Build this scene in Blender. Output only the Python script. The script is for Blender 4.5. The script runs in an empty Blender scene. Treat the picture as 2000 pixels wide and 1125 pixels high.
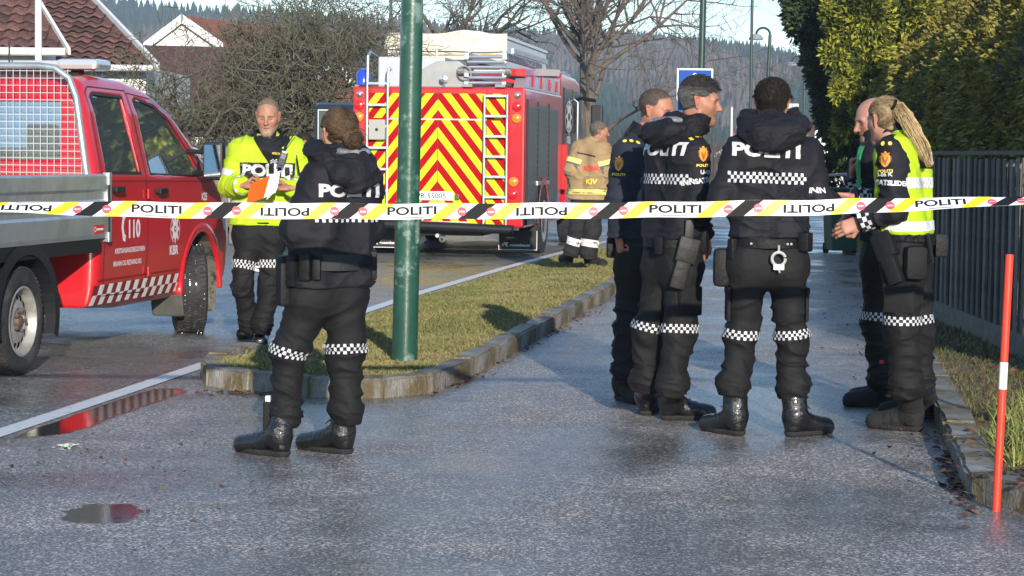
import bpy, bmesh, math, random
import numpy as np
from itertools import product
from mathutils import Vector, Matrix
from mathutils.bvhtree import BVHTree

random.seed(7)
SC = bpy.context.scene
COL = SC.collection
R = math.radians

# ------------------------------------------------------------------ camera
FPX, CAMH = 4280.0, 1.45
PITCH, ROLL = math.atan(262.5 / FPX), R(0.7)
FW = np.array([0, math.cos(PITCH), -math.sin(PITCH)])
UP0 = np.array([0, math.sin(PITCH), math.cos(PITCH)])
RT0 = np.array([1.0, 0, 0])
RT = RT0 * math.cos(ROLL) + UP0 * math.sin(ROLL)
UP = -RT0 * math.sin(ROLL) + UP0 * math.cos(ROLL)
CAMP = np.array([0, 0, CAMH])
cd = bpy.data.cameras.new('camera')
cam = bpy.data.objects.new('camera', cd)
COL.objects.link(cam)
cd.sensor_width = 36.0
cd.lens = FPX * 36.0 / 2000.0
cd.clip_start, cd.clip_end = 0.1, 6000
m = Matrix(((RT[0], UP[0], -FW[0], 0), (RT[1], UP[1], -FW[1], 0), (RT[2], UP[2], -FW[2], CAMH), (0, 0, 0, 1)))
cam.matrix_world = m
SC.camera = cam
SC.render.resolution_x, SC.render.resolution_y = 1024, 576

# ------------------------------------------------------------------ world, sun, exposure
SUN_EL, SUN_AZ = 14.5, 171.0          # sun low behind the camera, a little to its right
w = bpy.data.worlds.new('World'); SC.world = w; w.use_nodes = True
nt = w.node_tree; nt.nodes.clear()
sky = nt.nodes.new('ShaderNodeTexSky'); sky.sky_type = 'NISHITA'; sky.sun_disc = False
sky.sun_elevation = R(SUN_EL); sky.sun_rotation = R(SUN_AZ); sky.air_density = 1.0; sky.dust_density = 0.0; sky.ozone_density = 3.0
tc = nt.nodes.new('ShaderNodeTexCoord')
mp = nt.nodes.new('ShaderNodeMapping'); mp.inputs['Scale'].default_value = (1.2, 1.2, 5.0)
nz = nt.nodes.new('ShaderNodeTexNoise'); nz.inputs['Scale'].default_value = 2.6; nz.inputs['Detail'].default_value = 7; nz.inputs['Roughness'].default_value = 0.6
rp = nt.nodes.new('ShaderNodeValToRGB'); rp.color_ramp.elements[0].position = 0.46; rp.color_ramp.elements[1].position = 0.72
mx = nt.nodes.new('ShaderNodeMix'); mx.data_type = 'RGBA'; mx.inputs['B'].default_value = (2.4, 3.8, 6.4, 1)
mul = nt.nodes.new('ShaderNodeMath'); mul.operation = 'MULTIPLY'; mul.inputs[1].default_value = 0.75
bg = nt.nodes.new('ShaderNodeBackground'); bg.inputs['Strength'].default_value = 0.15
ow = nt.nodes.new('ShaderNodeOutputWorld')
L = nt.links.new
L(tc.outputs['Generated'], mp.inputs['Vector']); L(mp.outputs['Vector'], nz.inputs['Vector']); L(nz.outputs['Fac'], rp.inputs['Fac'])
L(rp.outputs['Color'], mul.inputs[0]); L(mul.outputs[0], mx.inputs['Factor']); L(sky.outputs['Color'], mx.inputs['A'])
L(mx.outputs['Result'], bg.inputs['Color']); L(bg.outputs[0], ow.inputs['Surface'])
sd = bpy.data.lights.new('sun', 'SUN'); sd.energy = 4.0; sd.angle = R(0.53); sd.color = (1.0, 0.90, 0.78)
sun = bpy.data.objects.new('sun', sd); COL.objects.link(sun)
SDIR = Vector((math.sin(R(SUN_AZ)) * math.cos(R(SUN_EL)), math.cos(R(SUN_AZ)) * math.cos(R(SUN_EL)), math.sin(R(SUN_EL))))
sun.rotation_euler = SDIR.to_track_quat('Z', 'Y').to_euler(); sun.location = SDIR * 40
SC.view_settings.view_transform = 'Standard'; SC.view_settings.look = 'None'
SC.view_settings.exposure = 0.78; SC.view_settings.gamma = 1.0; SC.view_settings.use_curve_mapping = False

# ------------------------------------------------------------------ pixel helpers (photo pixels, 2000 x 1125)
def ray(x, y): return FW + RT * ((x - 1000) / FPX) + UP * ((562.5 - y) / FPX)
def G(x, y, z=0.0):
    d = ray(x, y); return CAMP + d * ((z - CAMH) / d[2])
def D(x, y, Y):
    d = ray(x, y); return CAMP + d * (Y / d[1])

# ------------------------------------------------------------------ materials
def nd(t, ty, **kw):
    n = t.nodes.new(ty)
    for k, v in kw.items():
        if k in n.inputs: n.inputs[k].default_value = v
        else: setattr(n, k, v)
    return n
MATS = {}
def mat(name, col, rough=0.6, metal=0.0, var=0.0, vs=8.0, bump=0.0, bs=60.0, spec=0.5, coat=0.0, trans=0.0, attr=None, sheen=0.0, dirt=None, emit=None, ior=1.45, sss=0.0, detail=4, bstretch=None, dist=0.02, orand=0.0):
    if name in MATS: return MATS[name]
    ma = bpy.data.materials.new(name); ma.use_nodes = True
    t = ma.node_tree; b = t.nodes['Principled BSDF']; L = t.links.new
    b.inputs['Base Color'].default_value = (*col, 1); b.inputs['Roughness'].default_value = rough; b.inputs['Metallic'].default_value = metal
    b.inputs['Specular IOR Level'].default_value = spec; b.inputs['Coat Weight'].default_value = coat; b.inputs['Coat Roughness'].default_value = 0.06
    b.inputs['Transmission Weight'].default_value = trans; b.inputs['IOR'].default_value = ior; b.inputs['Sheen Weight'].default_value = sheen
    if sss: b.inputs['Subsurface Weight'].default_value = sss; b.inputs['Subsurface Radius'].default_value = (0.012, 0.005, 0.003); b.inputs['Subsurface Scale'].default_value = 1.0
    co = nd(t, 'ShaderNodeTexCoord').outputs['Object']
    src = None
    if attr:
        a = nd(t, 'ShaderNodeVertexColor'); a.layer_name = attr; src = a.outputs['Color']
    if var:
        n = nd(t, 'ShaderNodeTexNoise', Scale=vs, Detail=detail, Roughness=0.65); L(co, n.inputs['Vector'])
        mr = nd(t, 'ShaderNodeMapRange'); mr.inputs[1].default_value = 0.25; mr.inputs[2].default_value = 0.75
        mr.inputs[3].default_value = 1 - var; mr.inputs[4].default_value = 1 + var; L(n.outputs['Fac'], mr.inputs[0])
        mm = nd(t, 'ShaderNodeMix', data_type='RGBA', blend_type='MULTIPLY'); mm.inputs['Factor'].default_value = 1
        if src: L(src, mm.inputs['A'])
        else: mm.inputs['A'].default_value = (*col, 1)
        L(mr.outputs[0], mm.inputs['B']); src = mm.outputs['Result']
    if dirt:
        dc, dsc, lo, hi = dirt
        n = nd(t, 'ShaderNodeTexNoise', Scale=dsc, Detail=8, Roughness=0.7); L(co, n.inputs['Vector'])
        mr = nd(t, 'ShaderNodeMapRange'); mr.inputs[1].default_value = lo; mr.inputs[2].default_value = hi; L(n.outputs['Fac'], mr.inputs[0])
        mm = nd(t, 'ShaderNodeMix', data_type='RGBA'); L(mr.outputs[0], mm.inputs['Factor'])
        if src: L(src, mm.inputs['A'])
        else: mm.inputs['A'].default_value = (*col, 1)
        mm.inputs['B'].default_value = (*dc, 1); src = mm.outputs['Result']
    if orand:                      # each piece of a kind a little lighter or darker than the next
        oi = nd(t, 'ShaderNodeObjectInfo'); mr = nd(t, 'ShaderNodeMapRange'); mr.inputs[3].default_value = 1 - orand; mr.inputs[4].default_value = 1 + orand; L(oi.outputs['Random'], mr.inputs[0])
        mm = nd(t, 'ShaderNodeMix', data_type='RGBA', blend_type='MULTIPLY'); mm.inputs['Factor'].default_value = 1
        if src: L(src, mm.inputs['A'])
        else: mm.inputs['A'].default_value = (*col, 1)
        L(mr.outputs[0], mm.inputs['B']); src = mm.outputs['Result']
    if src: L(src, b.inputs['Base Color'])
    if bump:
        v = co
        if bstretch:
            mp = nd(t, 'ShaderNodeMapping'); mp.inputs['Scale'].default_value = bstretch; L(co, mp.inputs['Vector']); v = mp.outputs['Vector']
        n = nd(t, 'ShaderNodeTexNoise', Scale=bs, Detail=5, Roughness=0.6); L(v, n.inputs['Vector'])
        bp = nd(t, 'ShaderNodeBump'); bp.inputs['Strength'].default_value = bump; bp.inputs['Distance'].default_value = dist
        L(n.outputs['Fac'], bp.inputs['Height']); L(bp.outputs['Normal'], b.inputs['Normal'])
    if emit:
        b.inputs['Emission Color'].default_value = (*emit[0], 1); b.inputs['Emission Strength'].default_value = emit[1]
    MATS[name] = ma
    return ma

# ------------------------------------------------------------------ object helpers
def obj(name, verts, faces, ma, parent=None, smooth=False, cols=None, local=None):
    me = bpy.data.meshes.new(name)
    me.from_pydata([tuple(map(float, v)) for v in verts] if not isinstance(verts, np.ndarray) else verts.tolist(), [], faces if not isinstance(faces, np.ndarray) else faces.tolist())
    if cols is not None:
        at = me.color_attributes.new('col', 'FLOAT_COLOR', 'POINT')
        c = np.ones((len(me.vertices), 4), np.float32); c[:, :3] = cols; at.data.foreach_set('color', c.ravel())
    for x in (ma if isinstance(ma, (list, tuple)) else [ma]): me.materials.append(x)
    if smooth: me.polygons.foreach_set('use_smooth', [True] * len(me.polygons))
    me.update()
    o = bpy.data.objects.new(name, me); COL.objects.link(o)
    if parent is not None: o.parent = parent
    return o
def tag(o, label=None, cat=None, group=None, kind=None):
    if label: o['label'] = label
    if cat: o['category'] = cat
    if group: o['group'] = group
    if kind: o['kind'] = kind
    return o
def empty(name, loc=(0, 0, 0), rz=0.0, label=None, cat=None, group=None):
    o = bpy.data.objects.new(name, None); COL.objects.link(o); o.location = tuple(map(float, loc)); o.rotation_euler = (0, 0, rz)
    o.empty_display_size = 0.2
    return tag(o, label, cat, group)
def copy_tree(o, parent=None):
    c = o.copy(); COL.objects.link(c); c.parent = parent
    for ch in list(o.children): copy_tree(ch, c)
    return c

class MB:
    """collects simple shapes, then builds ONE mesh object"""
    def __init__(s): s.v = []; s.f = []
    def add(s, v, f):
        k = len(s.v); s.v += [tuple(map(float, p)) for p in v]; s.f += [tuple(i + k for i in q) for q in f]; return s
    def box(s, lo, hi):
        (a, b, c), (d, e, g) = lo, hi
        return s.add([(a, b, c), (d, b, c), (d, e, c), (a, e, c), (a, b, g), (d, b, g), (d, e, g), (a, e, g)],
                     [(0, 3, 2, 1), (4, 5, 6, 7), (0, 1, 5, 4), (1, 2, 6, 5), (2, 3, 7, 6), (3, 0, 4, 7)])
    def obox(s, c, ax, ay, az):
        c, ax, ay, az = [np.array(q, float) for q in (c, ax, ay, az)]
        v = [c + i * ax + j * ay + k * az for k in (-1, 1) for i, j in ((-1, -1), (1, -1), (1, 1), (-1, 1))]
        return s.add(v, [(0, 3, 2, 1), (4, 5, 6, 7), (0, 1, 5, 4), (1, 2, 6, 5), (2, 3, 7, 6), (3, 0, 4, 7)])
    def tube(s, pts, r, n=8, cap=True):
        pts = [np.array(p, float) for p in pts]; rr = r if isinstance(r, (list, tuple)) else [r] * len(pts)
        k0 = len(s.v); up = None
        for i, p in enumerate(pts):
            t = pts[min(i + 1, len(pts) - 1)] - pts[max(i - 1, 0)]; t = t / (np.linalg.norm(t) + 1e-9)
            if up is None:
                up = np.array([0, 0, 1.0]) if abs(t[2]) < 0.9 else np.array([1.0, 0, 0])
            a = np.cross(t, up); a /= np.linalg.norm(a) + 1e-9; b = np.cross(a, t); up = b
            for j in range(n):
                an = 2 * math.pi * j / n
                s.v.append(tuple(p + rr[i] * (math.cos(an) * a + math.sin(an) * b)))
        for i in range(len(pts) - 1):
            for j in range(n):
                a_ = k0 + i * n + j; b_ = k0 + i * n + (j + 1) % n
                s.f.append((a_, b_, b_ + n, a_ + n))
        if cap:
            s.f.append(tuple(k0 + j for j in range(n))[::-1]); e = k0 + (len(pts) - 1) * n
            s.f.append(tuple(e + j for j in range(n)))
        return s
    def lathe(s, prof, n=32, axis='x', c=(0, 0, 0), closed=False):
        """prof: list of (along axis, radius)"""
        k0 = len(s.v); c = np.array(c, float)
        for (a, r) in prof:
            for j in range(n):
                an = 2 * math.pi * j / n; q = (math.cos(an) * r, math.sin(an) * r)
                s.v.append(tuple(c + np.array({'x': (a, q[0], q[1]), 'y': (q[1], a, q[0]), 'z': (q[0], q[1], a)}[axis])))
        for i in range(len(prof) - (0 if closed else 1)):
            for j in range(n):
                i2 = (i + 1) % len(prof)
                s.f.append((k0 + i * n + j, k0 + i * n + (j + 1) % n, k0 + i2 * n + (j + 1) % n, k0 + i2 * n + j))
        return s
    def prism(s, poly, d0, d1, ax='x'):
        """poly of 2D points in the plane perpendicular to ax, extruded from d0 to d1"""
        def P(q, d): return {'x': (d, q[0], q[1]), 'y': (q[0], d, q[1]), 'z': (q[0], q[1], d)}[ax]
        n = len(poly); k = [P(q, d0) for q in poly] + [P(q, d1) for q in poly]
        return s.add(k, [tuple(range(n))[::-1], tuple(range(n, 2 * n))] + [(i, (i + 1) % n, n + (i + 1) % n, n + i) for i in range(n)])
    def build(s, name, ma, parent=None, smooth=False, bevel=0.0):
        o = obj(name, s.v, s.f, ma, parent, smooth)
        if bevel:
            bm = bmesh.new(); bm.from_mesh(o.data)
            bmesh.ops.bevel(bm, geom=[e for e in bm.edges if len(e.link_faces) == 2 and e.calc_face_angle(0) > 0.5], offset=bevel, segments=2, affect='EDGES', profile=0.6)
            bm.to_mesh(o.data); bm.free()
        if smooth: o.data.set_sharp_from_angle(angle=R(38))
        return o

# ------------------------------------------------------------------ noise + signed distance meshing
def vnoise(P, seed=0):
    P = P.astype(np.float32); I = np.floor(P).astype(np.int64); f = P - I; f = f * f * (3 - 2 * f)
    def h(a, b, c):
        n = (a * 374761393 + b * 668265263 + c * 2147483647 + seed * 974634777) & 0xffffffff
        n = ((n ^ (n >> 13)) * 1274126177) & 0xffffffff
        return ((n ^ (n >> 16)) & 0xffff).astype(np.float32) / 65535.0
    r = 0
    for i, j, k in product((0, 1), repeat=3):
        wgt = (f[:, 0] if i else 1 - f[:, 0]) * (f[:, 1] if j else 1 - f[:, 1]) * (f[:, 2] if k else 1 - f[:, 2])
        r = r + wgt * h(I[:, 0] + i, I[:, 1] + j, I[:, 2] + k)
    return r
def smin(a, b, k):
    h = np.maximum(k - np.abs(a - b), 0) / k
    return np.minimum(a, b) - h * h * k * 0.25
def smax(a, b, k): return -smin(-a, -b, k)
def cone(P, a, b, ra, rb, flat=None):
    a = np.asarray(a, np.float32); ab = np.asarray(b, np.float32) - a; q = P - a
    t = np.clip(q @ ab / (ab @ ab + 1e-9), 0, 1)
    q = q - t[:, None] * ab
    if flat is not None:                       # flat = (direction, factor): squash the section along a direction
        fd, ff = flat; fd = np.asarray(fd, np.float32); s_ = q @ fd; q = q + ((1 / ff - 1) * s_)[:, None] * fd
    return np.sqrt((q * q).sum(1)) - (ra + (rb - ra) * t)
def ell(P, c, r):
    q = (P - np.asarray(c, np.float32)) / np.asarray(r, np.float32); k = np.sqrt((q * q).sum(1)) + 1e-9
    return (k - 1) * min(r) * 1.0 if min(r) * 2.2 > max(r) else (k - 1) * k / (np.sqrt(((q / np.asarray(r, np.float32)) ** 2).sum(1)) + 1e-9)
def polyd(Y, Z, poly):
    d = np.full(Y.shape, 1e9, np.float32); s = np.zeros(Y.shape, bool); n = len(poly)
    for i in range(n):
        (x0, y0), (x1, y1) = poly[i], poly[(i + 1) % n]
        ex, ey = x1 - x0, y1 - y0; wx, wy = Y - x0, Z - y0
        t = np.clip((wx * ex + wy * ey) / (ex * ex + ey * ey + 1e-12), 0, 1)
        d = np.minimum(d, (wx - ex * t) ** 2 + (wy - ey * t) ** 2)
        c = ((y0 <= Z) & (y1 > Z)) | ((y1 <= Z) & (y0 > Z))
        if abs(ey) > 1e-12: s ^= c & (Y < x0 + (Z - y0) / ey * ex)
    d = np.sqrt(d); return np.where(s, -d, d)
def sdf_mesh(fn, lo, hi, h, newton=1):
    lo = np.array(lo, np.float32); hi = np.array(hi, np.float32); q = 4
    n = (np.ceil((hi - lo) / h / q).astype(int) + 1) * q
    ax = [lo[i] + h * np.arange(n[i], dtype=np.float32) for i in range(3)]
    cx = [lo[i] + h * (np.arange(n[i] // q, dtype=np.float32) * q + (q - 1) / 2) for i in range(3)]
    Cg = np.stack(np.meshgrid(*cx, indexing='ij'), -1).reshape(-1, 3)
    est = fn(Cg).reshape([len(c) for c in cx])
    for a in range(3): est = np.repeat(est, q, axis=a)
    d = est.astype(np.float32).copy()
    idx = np.argwhere(np.abs(est) < h * q * 1.5)
    d[tuple(idx.T)] = fn(lo + h * idx.astype(np.float32))
    s = d < 0; nx, ny, nz = d.shape; offs = list(product((0, 1), repeat=3))
    cnt = sum(s[i:nx - 1 + i, j:ny - 1 + j, k:nz - 1 + k].astype(np.int8) for i, j, k in offs)
    act = np.argwhere((cnt > 0) & (cnt < 8))
    vid = -np.ones((nx, ny, nz), np.int64); vid[tuple(act.T)] = np.arange(len(act))
    acc = np.zeros((len(act), 3), np.float32); num = np.zeros(len(act), np.float32)
    for a in offs:
        for k in range(3):
            if a[k]: continue
            b = list(a); b[k] = 1
            da = d[act[:, 0] + a[0], act[:, 1] + a[1], act[:, 2] + a[2]]; db = d[act[:, 0] + b[0], act[:, 1] + b[1], act[:, 2] + b[2]]
            c = (da < 0) != (db < 0); t = np.where(c, da / np.where(c, da - db, 1), 0)
            p = np.zeros((len(act), 3), np.float32); p[:] = a; p[:, k] += t
            acc += p * c[:, None]; num += c
    V = lo + h * (act + acc / num[:, None])
    F = []
    for k in range(3):
        o1, o2 = [(1, 2), (2, 0), (0, 1)][k]
        sl0 = [slice(None)] * 3; sl1 = [slice(None)] * 3; sl0[k] = slice(0, -1); sl1[k] = slice(1, None)
        a_, b_ = s[tuple(sl0)], s[tuple(sl1)]
        E = np.argwhere(a_ != b_); E = E[(E[:, o1] > 0) & (E[:, o2] > 0)]
        fl = a_[tuple(E.T)]
        e1 = np.zeros(3, int); e1[o1] = 1; e2 = np.zeros(3, int); e2[o2] = 1
        g = lambda q_: vid[tuple(q_.T)]
        Q = np.stack([g(E - e1 - e2), g(E - e2), g(E), g(E - e1)], 1)
        Q[~fl] = Q[~fl][:, ::-1]; F.append(Q)
    F = np.concatenate(F); F = F[(F >= 0).all(1)]
    for _ in range(newton):
        e = h * 0.3; d0 = fn(V)
        g = np.stack([(fn(V + np.eye(3, dtype=np.float32)[i] * e) - d0) / e for i in range(3)], 1)
        gl = (g * g).sum(1) + 1e-6; st = d0[:, None] * g / gl[:, None]
        sl = np.sqrt((st * st).sum(1)); lim = h * 0.7; st *= np.minimum(1, lim / (sl + 1e-9))[:, None]
        V = V - st
    return V.astype(np.float32), F

# ------------------------------------------------------------------ flat print: text and shapes as 2D triangles, laid on surfaces
_T = {}
def text2d(s, bold=0.0, cut=0.0, aspect=1.0):
    """triangles of a word with cap height 1, centred; bold in units of cap height"""
    key = (s, bold, cut, aspect)
    if key in _T: return _T[key]
    cu = bpy.data.curves.new('t', 'FONT'); cu.body = s; cu.size = 1.0; cu.offset = bold * 0.7; cu.resolution_u = 3; cu.fill_mode = 'FRONT'
    o = bpy.data.objects.new('t', cu); COL.objects.link(o)
    bpy.context.view_layer.update()
    me = bpy.data.meshes.new_from_object(o.evaluated_get(bpy.context.evaluated_depsgraph_get()))
    bpy.data.objects.remove(o); bpy.data.curves.remove(cu)
    bm = bmesh.new(); bm.from_mesh(me); bpy.data.meshes.remove(me)
    bmesh.ops.triangulate(bm, faces=bm.faces)
    co = np.array([v.co[:2] for v in bm.verts]); mn, mx = co.min(0), co.max(0)
    sc = 1.0 / (mx[1] - mn[1])
    for v in bm.verts:
        v.co.x = (v.co.x - (mn[0] + mx[0]) / 2) * sc * aspect; v.co.y = (v.co.y - (mn[1] + mx[1]) / 2) * sc
    r = cut2d(bm, cut); _T[key] = r
    return r
def cut2d(bm, cut):
    if cut:
        co = np.array([v.co[:2] for v in bm.verts]); mn, mx = co.min(0), co.max(0)
        for a in (0, 1):
            k = mn[a] + cut
            while k < mx[a]:
                pc = [0, 0, 0]; pc[a] = k; pn = [0, 0, 0]; pn[a] = 1
                bmesh.ops.bisect_plane(bm, geom=bm.verts[:] + bm.edges[:] + bm.faces[:], plane_co=pc, plane_no=pn); k += cut
    bm.verts.index_update()
    r = (np.array([v.co[:2] for v in bm.verts]), [tuple(v.index for v in f.verts) for f in bm.faces]); bm.free()
    return r
def poly2d(polys, cut=0.0):
    bm = bmesh.new()
    for p in polys:
        bm.faces.new([bm.verts.new((q[0], q[1], 0)) for q in p])
    bmesh.ops.triangulate(bm, faces=bm.faces); return cut2d(bm, cut)
def circ(cx, cy, rx, ry=None, n=20): return [(cx + rx * math.cos(2 * math.pi * i / n), cy + (ry or rx) * math.sin(2 * math.pi * i / n)) for i in range(n)]
def ring2d(cx, cy, r0, r1, n=28):
    return [[(cx + r * math.cos(2 * math.pi * (i + k) / n), cy + r * math.sin(2 * math.pi * (i + k) / n)) for r, k in ((r0, 0), (r1, 0), (r1, 1), (r0, 1))] for i in range(n)]
def star2d(n, r0, r1, cx=0, cy=0, sy=1.0): return [(cx + (r1 if i % 2 == 0 else r0) * math.sin(math.pi * i / n), cy + sy * (r1 if i % 2 == 0 else r0) * math.cos(math.pi * i / n)) for i in range(2 * n)]
def flat_decal(name, d2, O, ud, vd, ma, parent, size=1.0, sx=1.0, off=0.0):
    """flat print in the plane O + u ud + v vd"""
    v, f = d2; O, ud, vd = [np.array(q, float) for q in (O, ud, vd)]
    n = np.cross(ud, vd)
    return obj(name, [O + ud * (p[0] * size * sx) + vd * (p[1] * size) + n * off for p in v], f, ma, parent)
def wrap_decal(name, d2, O, ud, vd, bvh, ma, parent, size=1.0, sx=1.0, off=0.004, reach=0.5, warp=None):
    """print laid onto a curved surface by dropping it along the plane's normal"""
    v, f = d2; O, ud, vd = [Vector(tuple(map(float, q))) for q in (O, ud, vd)]
    n = ud.cross(vd).normalized(); out = []; ok = []
    for p in v:
        q = O + ud * float(p[0] * size * sx) + vd * float(p[1] * size)
        if warp: q = Vector(warp(q))
        hit, nn, _, _ = bvh.ray_cast(q + n * reach, -n, reach * 2)
        if hit is None: ok.append(False); out.append(tuple(q))
        else: ok.append(nn.dot(n) > 0.12); out.append(tuple(hit + nn * off))
    ff = [t for t in f if all(ok[i] for i in t)]
    if not ff: return None
    us = sorted({i for t in ff for i in t}); mp_ = {i: k for k, i in enumerate(us)}
    return obj(name, [out[i] for i in us], [tuple(mp_[i] for i in t) for t in ff], ma, parent)
def checker2d(w, h, nx, ny, par=0, r=0.12):
    P = []
    for i in range(nx):
        for j in range(ny):
            if (i + j + par) % 2: continue
            x0, x1 = -w / 2 + w * i / nx, -w / 2 + w * (i + 1) / nx; y0, y1 = -h / 2 + h * j / ny, -h / 2 + h * (j + 1) / ny
            a, b = (x1 - x0) * r, (y1 - y0) * r
            P.append([(x0 + a, y0), (x1 - a, y0), (x1, y0 + b), (x1, y1 - b), (x1 - a, y1), (x0 + a, y1), (x0, y1 - b), (x0, y0 + b)])
    return poly2d(P)
def clip_poly(p, x0, x1, y0, y1):
    for a, k, sg in ((0, x0, 1), (0, x1, -1), (1, y0, 1), (1, y1, -1)):
        o = []
        for i in range(len(p)):
            A, B = p[i], p[(i + 1) % len(p)]; da, db = sg * (A[a] - k), sg * (B[a] - k)
            if da >= 0: o.append(A)
            if (da >= 0) != (db >= 0):
                t = da / (da - db); o.append((A[0] + t * (B[0] - A[0]), A[1] + t * (B[1] - A[1])))
        p = o
        if len(p) < 3: return None
    return p
# ================================================================== THE SETTING
def asphalt(name, dark, light, sp_scale, wet, seed, tint=(1, 1, 1), soak=False):
    ma = bpy.data.materials.new(name); ma.use_nodes = True; t = ma.node_tree; b = t.nodes['Principled BSDF']; L = t.links.new
    co = nd(t, 'ShaderNodeTexCoord').outputs['Object']
    mp = nd(t, 'ShaderNodeMapping'); mp.inputs['Location'].default_value = (seed, seed * 2.3, 0); L(co, mp.inputs['Vector']); v = mp.outputs['Vector']
    n1 = nd(t, 'ShaderNodeTexNoise', Scale=sp_scale, Detail=3, Roughness=0.7); L(v, n1.inputs['Vector'])
    r1 = nd(t, 'ShaderNodeValToRGB'); e = r1.color_ramp.elements; e[0].position = 0.40; e[0].color = (*[c * q for c, q in zip(dark, tint)], 1); e[1].position = 0.66; e[1].color = (*[c * q for c, q in zip(light, tint)], 1)
    L(n1.outputs['Fac'], r1.inputs['Fac'])
    vo = nd(t, 'ShaderNodeTexVoronoi', Scale=sp_scale * 1.25); L(v, vo.inputs['Vector'])       # pale stones in the mix
    r2 = nd(t, 'ShaderNodeValToRGB'); e = r2.color_ramp.elements; e[0].position = 0.78; e[0].color = (0, 0, 0, 1); e[1].position = 0.9; e[1].color = (1, 1, 1, 1)
    sep = nd(t, 'ShaderNodeSeparateColor'); L(vo.outputs['Color'], sep.inputs[0]); L(sep.outputs[0], r2.inputs['Fac'])
    m1 = nd(t, 'ShaderNodeMix', data_type='RGBA'); L(r2.outputs['Color'], m1.inputs['Factor']); L(r1.outputs['Color'], m1.inputs['A']); m1.inputs['B'].default_value = (light[0] * 1.45, light[1] * 1.42, light[2] * 1.38, 1)
    n2 = nd(t, 'ShaderNodeTexNoise', Scale=0.75, Detail=6, Roughness=0.62); L(v, n2.inputs['Vector'])
    r3 = nd(t, 'ShaderNodeMapRange'); r3.inputs[1].default_value = 0.40; r3.inputs[2].default_value = 0.62; L(n2.outputs['Fac'], r3.inputs[0])   # 0 wet .. 1 dry
    n3 = nd(t, 'ShaderNodeTexNoise', Scale=3.1, Detail=5, Roughness=0.6); L(v, n3.inputs['Vector'])
    r4 = nd(t, 'ShaderNodeMapRange'); r4.inputs[1].default_value = 0.3; r4.inputs[2].default_value = 0.7; r4.inputs[3].default_value = 0.78; r4.inputs[4].default_value = 1.18; L(n3.outputs['Fac'], r4.inputs[0])
    r5 = nd(t, 'ShaderNodeMapRange'); r5.inputs[3].default_value = 0.50; r5.inputs[4].default_value = 1.0; L(r3.outputs[0], r5.inputs[0])
    mu = nd(t, 'ShaderNodeMath', operation='MULTIPLY'); L(r4.outputs[0], mu.inputs[0]); L(r5.outputs[0], mu.inputs[1])
    m2 = nd(t, 'ShaderNodeMix', data_type='RGBA', blend_type='MULTIPLY'); m2.inputs['Factor'].default_value = 1; L(m1.outputs['Result'], m2.inputs['A']); L(mu.outputs[0], m2.inputs['B'])
    n5 = nd(t, 'ShaderNodeTexNoise', Scale=1.1, Detail=6, Roughness=0.7); L(v, n5.inputs['Vector'])          # brownish grit
    r7 = nd(t, 'ShaderNodeMapRange'); r7.inputs[1].default_value = .52; r7.inputs[2].default_value = .72; r7.inputs[4].default_value = .8; L(n5.outputs['Fac'], r7.inputs[0])
    m5 = nd(t, 'ShaderNodeMix', data_type='RGBA', blend_type='MULTIPLY'); L(r7.outputs[0], m5.inputs['Factor']); L(m2.outputs['Result'], m5.inputs['A']); m5.inputs['B'].default_value = (1.0, .86, .70, 1)
    bc = m5.outputs['Result']
    if soak:                         # water standing in the dip beside the edge line
        sx_ = nd(t, 'ShaderNodeSeparateXYZ'); L(co, sx_.inputs[0])
        def mth(op, a, b_):
            q = nd(t, 'ShaderNodeMath', operation=op)
            for i_, z in enumerate((a, b_)):
                if hasattr(z, 'links'): L(z, q.inputs[i_])
                else: q.inputs[i_].default_value = z
            return q.outputs[0]
        def rmp(v_, a, b_):
            q = nd(t, 'ShaderNodeMapRange', interpolation_type='SMOOTHSTEP'); q.inputs[1].default_value = a; q.inputs[2].default_value = b_; L(v_, q.inputs[0]); return q.outputs[0]
        dd_ = mth('ADD', mth('SUBTRACT', sx_.outputs[0], mth('MULTIPLY', sx_.outputs[1], .143)), 4.157)
        m_a = mth('MULTIPLY', mth('MULTIPLY', rmp(dd_, .02, .14), rmp(dd_, .50, .20)), mth('MULTIPLY', rmp(sx_.outputs[1], 10.5, 11.3), rmp(sx_.outputs[1], 13.7, 12.9)))
        pc_ = G(205, 1003); pa_ = mth('DIVIDE', mth('SUBTRACT', sx_.outputs[0], float(pc_[0])), .175); pb2 = mth('DIVIDE', mth('SUBTRACT', sx_.outputs[1], float(pc_[1])), .29)
        pd_ = mth('SQRT', mth('ADD', mth('MULTIPLY', pa_, pa_), mth('MULTIPLY', pb2, pb2)), 0.0); n6 = nd(t, 'ShaderNodeTexNoise', Scale=9.0, Detail=5, Roughness=0.65); L(v, n6.inputs['Vector']); m_b = rmp(mth('ADD', pd_, mth('MULTIPLY', n6.outputs['Fac'], 1.1)), 1.75, 1.15)
        soakm = rmp(mth('ADD', mth('MAXIMUM', m_a, m_b), mth('MULTIPLY', n3.outputs['Fac'], .7)), .75, 1.05)
        mk_ = nd(t, 'ShaderNodeMix', data_type='RGBA'); L(soakm, mk_.inputs['Factor']); L(bc, mk_.inputs['A']); mk_.inputs['B'].default_value = (.018, .018, .020, 1); bc = mk_.outputs['Result']
    L(bc, b.inputs['Base Color'])
    r6 = nd(t, 'ShaderNodeMapRange'); r6.inputs[3].default_value = wet[0]; r6.inputs[4].default_value = wet[1]; L(r3.outputs[0], r6.inputs[0]); ro_ = r6.outputs[0]
    if soak:
        mf = nd(t, 'ShaderNodeMix', data_type='FLOAT'); L(soakm, mf.inputs[0]); L(ro_, mf.inputs[2]); mf.inputs[3].default_value = .06; ro_ = mf.outputs[0]
    L(ro_, b.inputs['Roughness'])
    b.inputs['Specular IOR Level'].default_value = wet[2]
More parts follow.
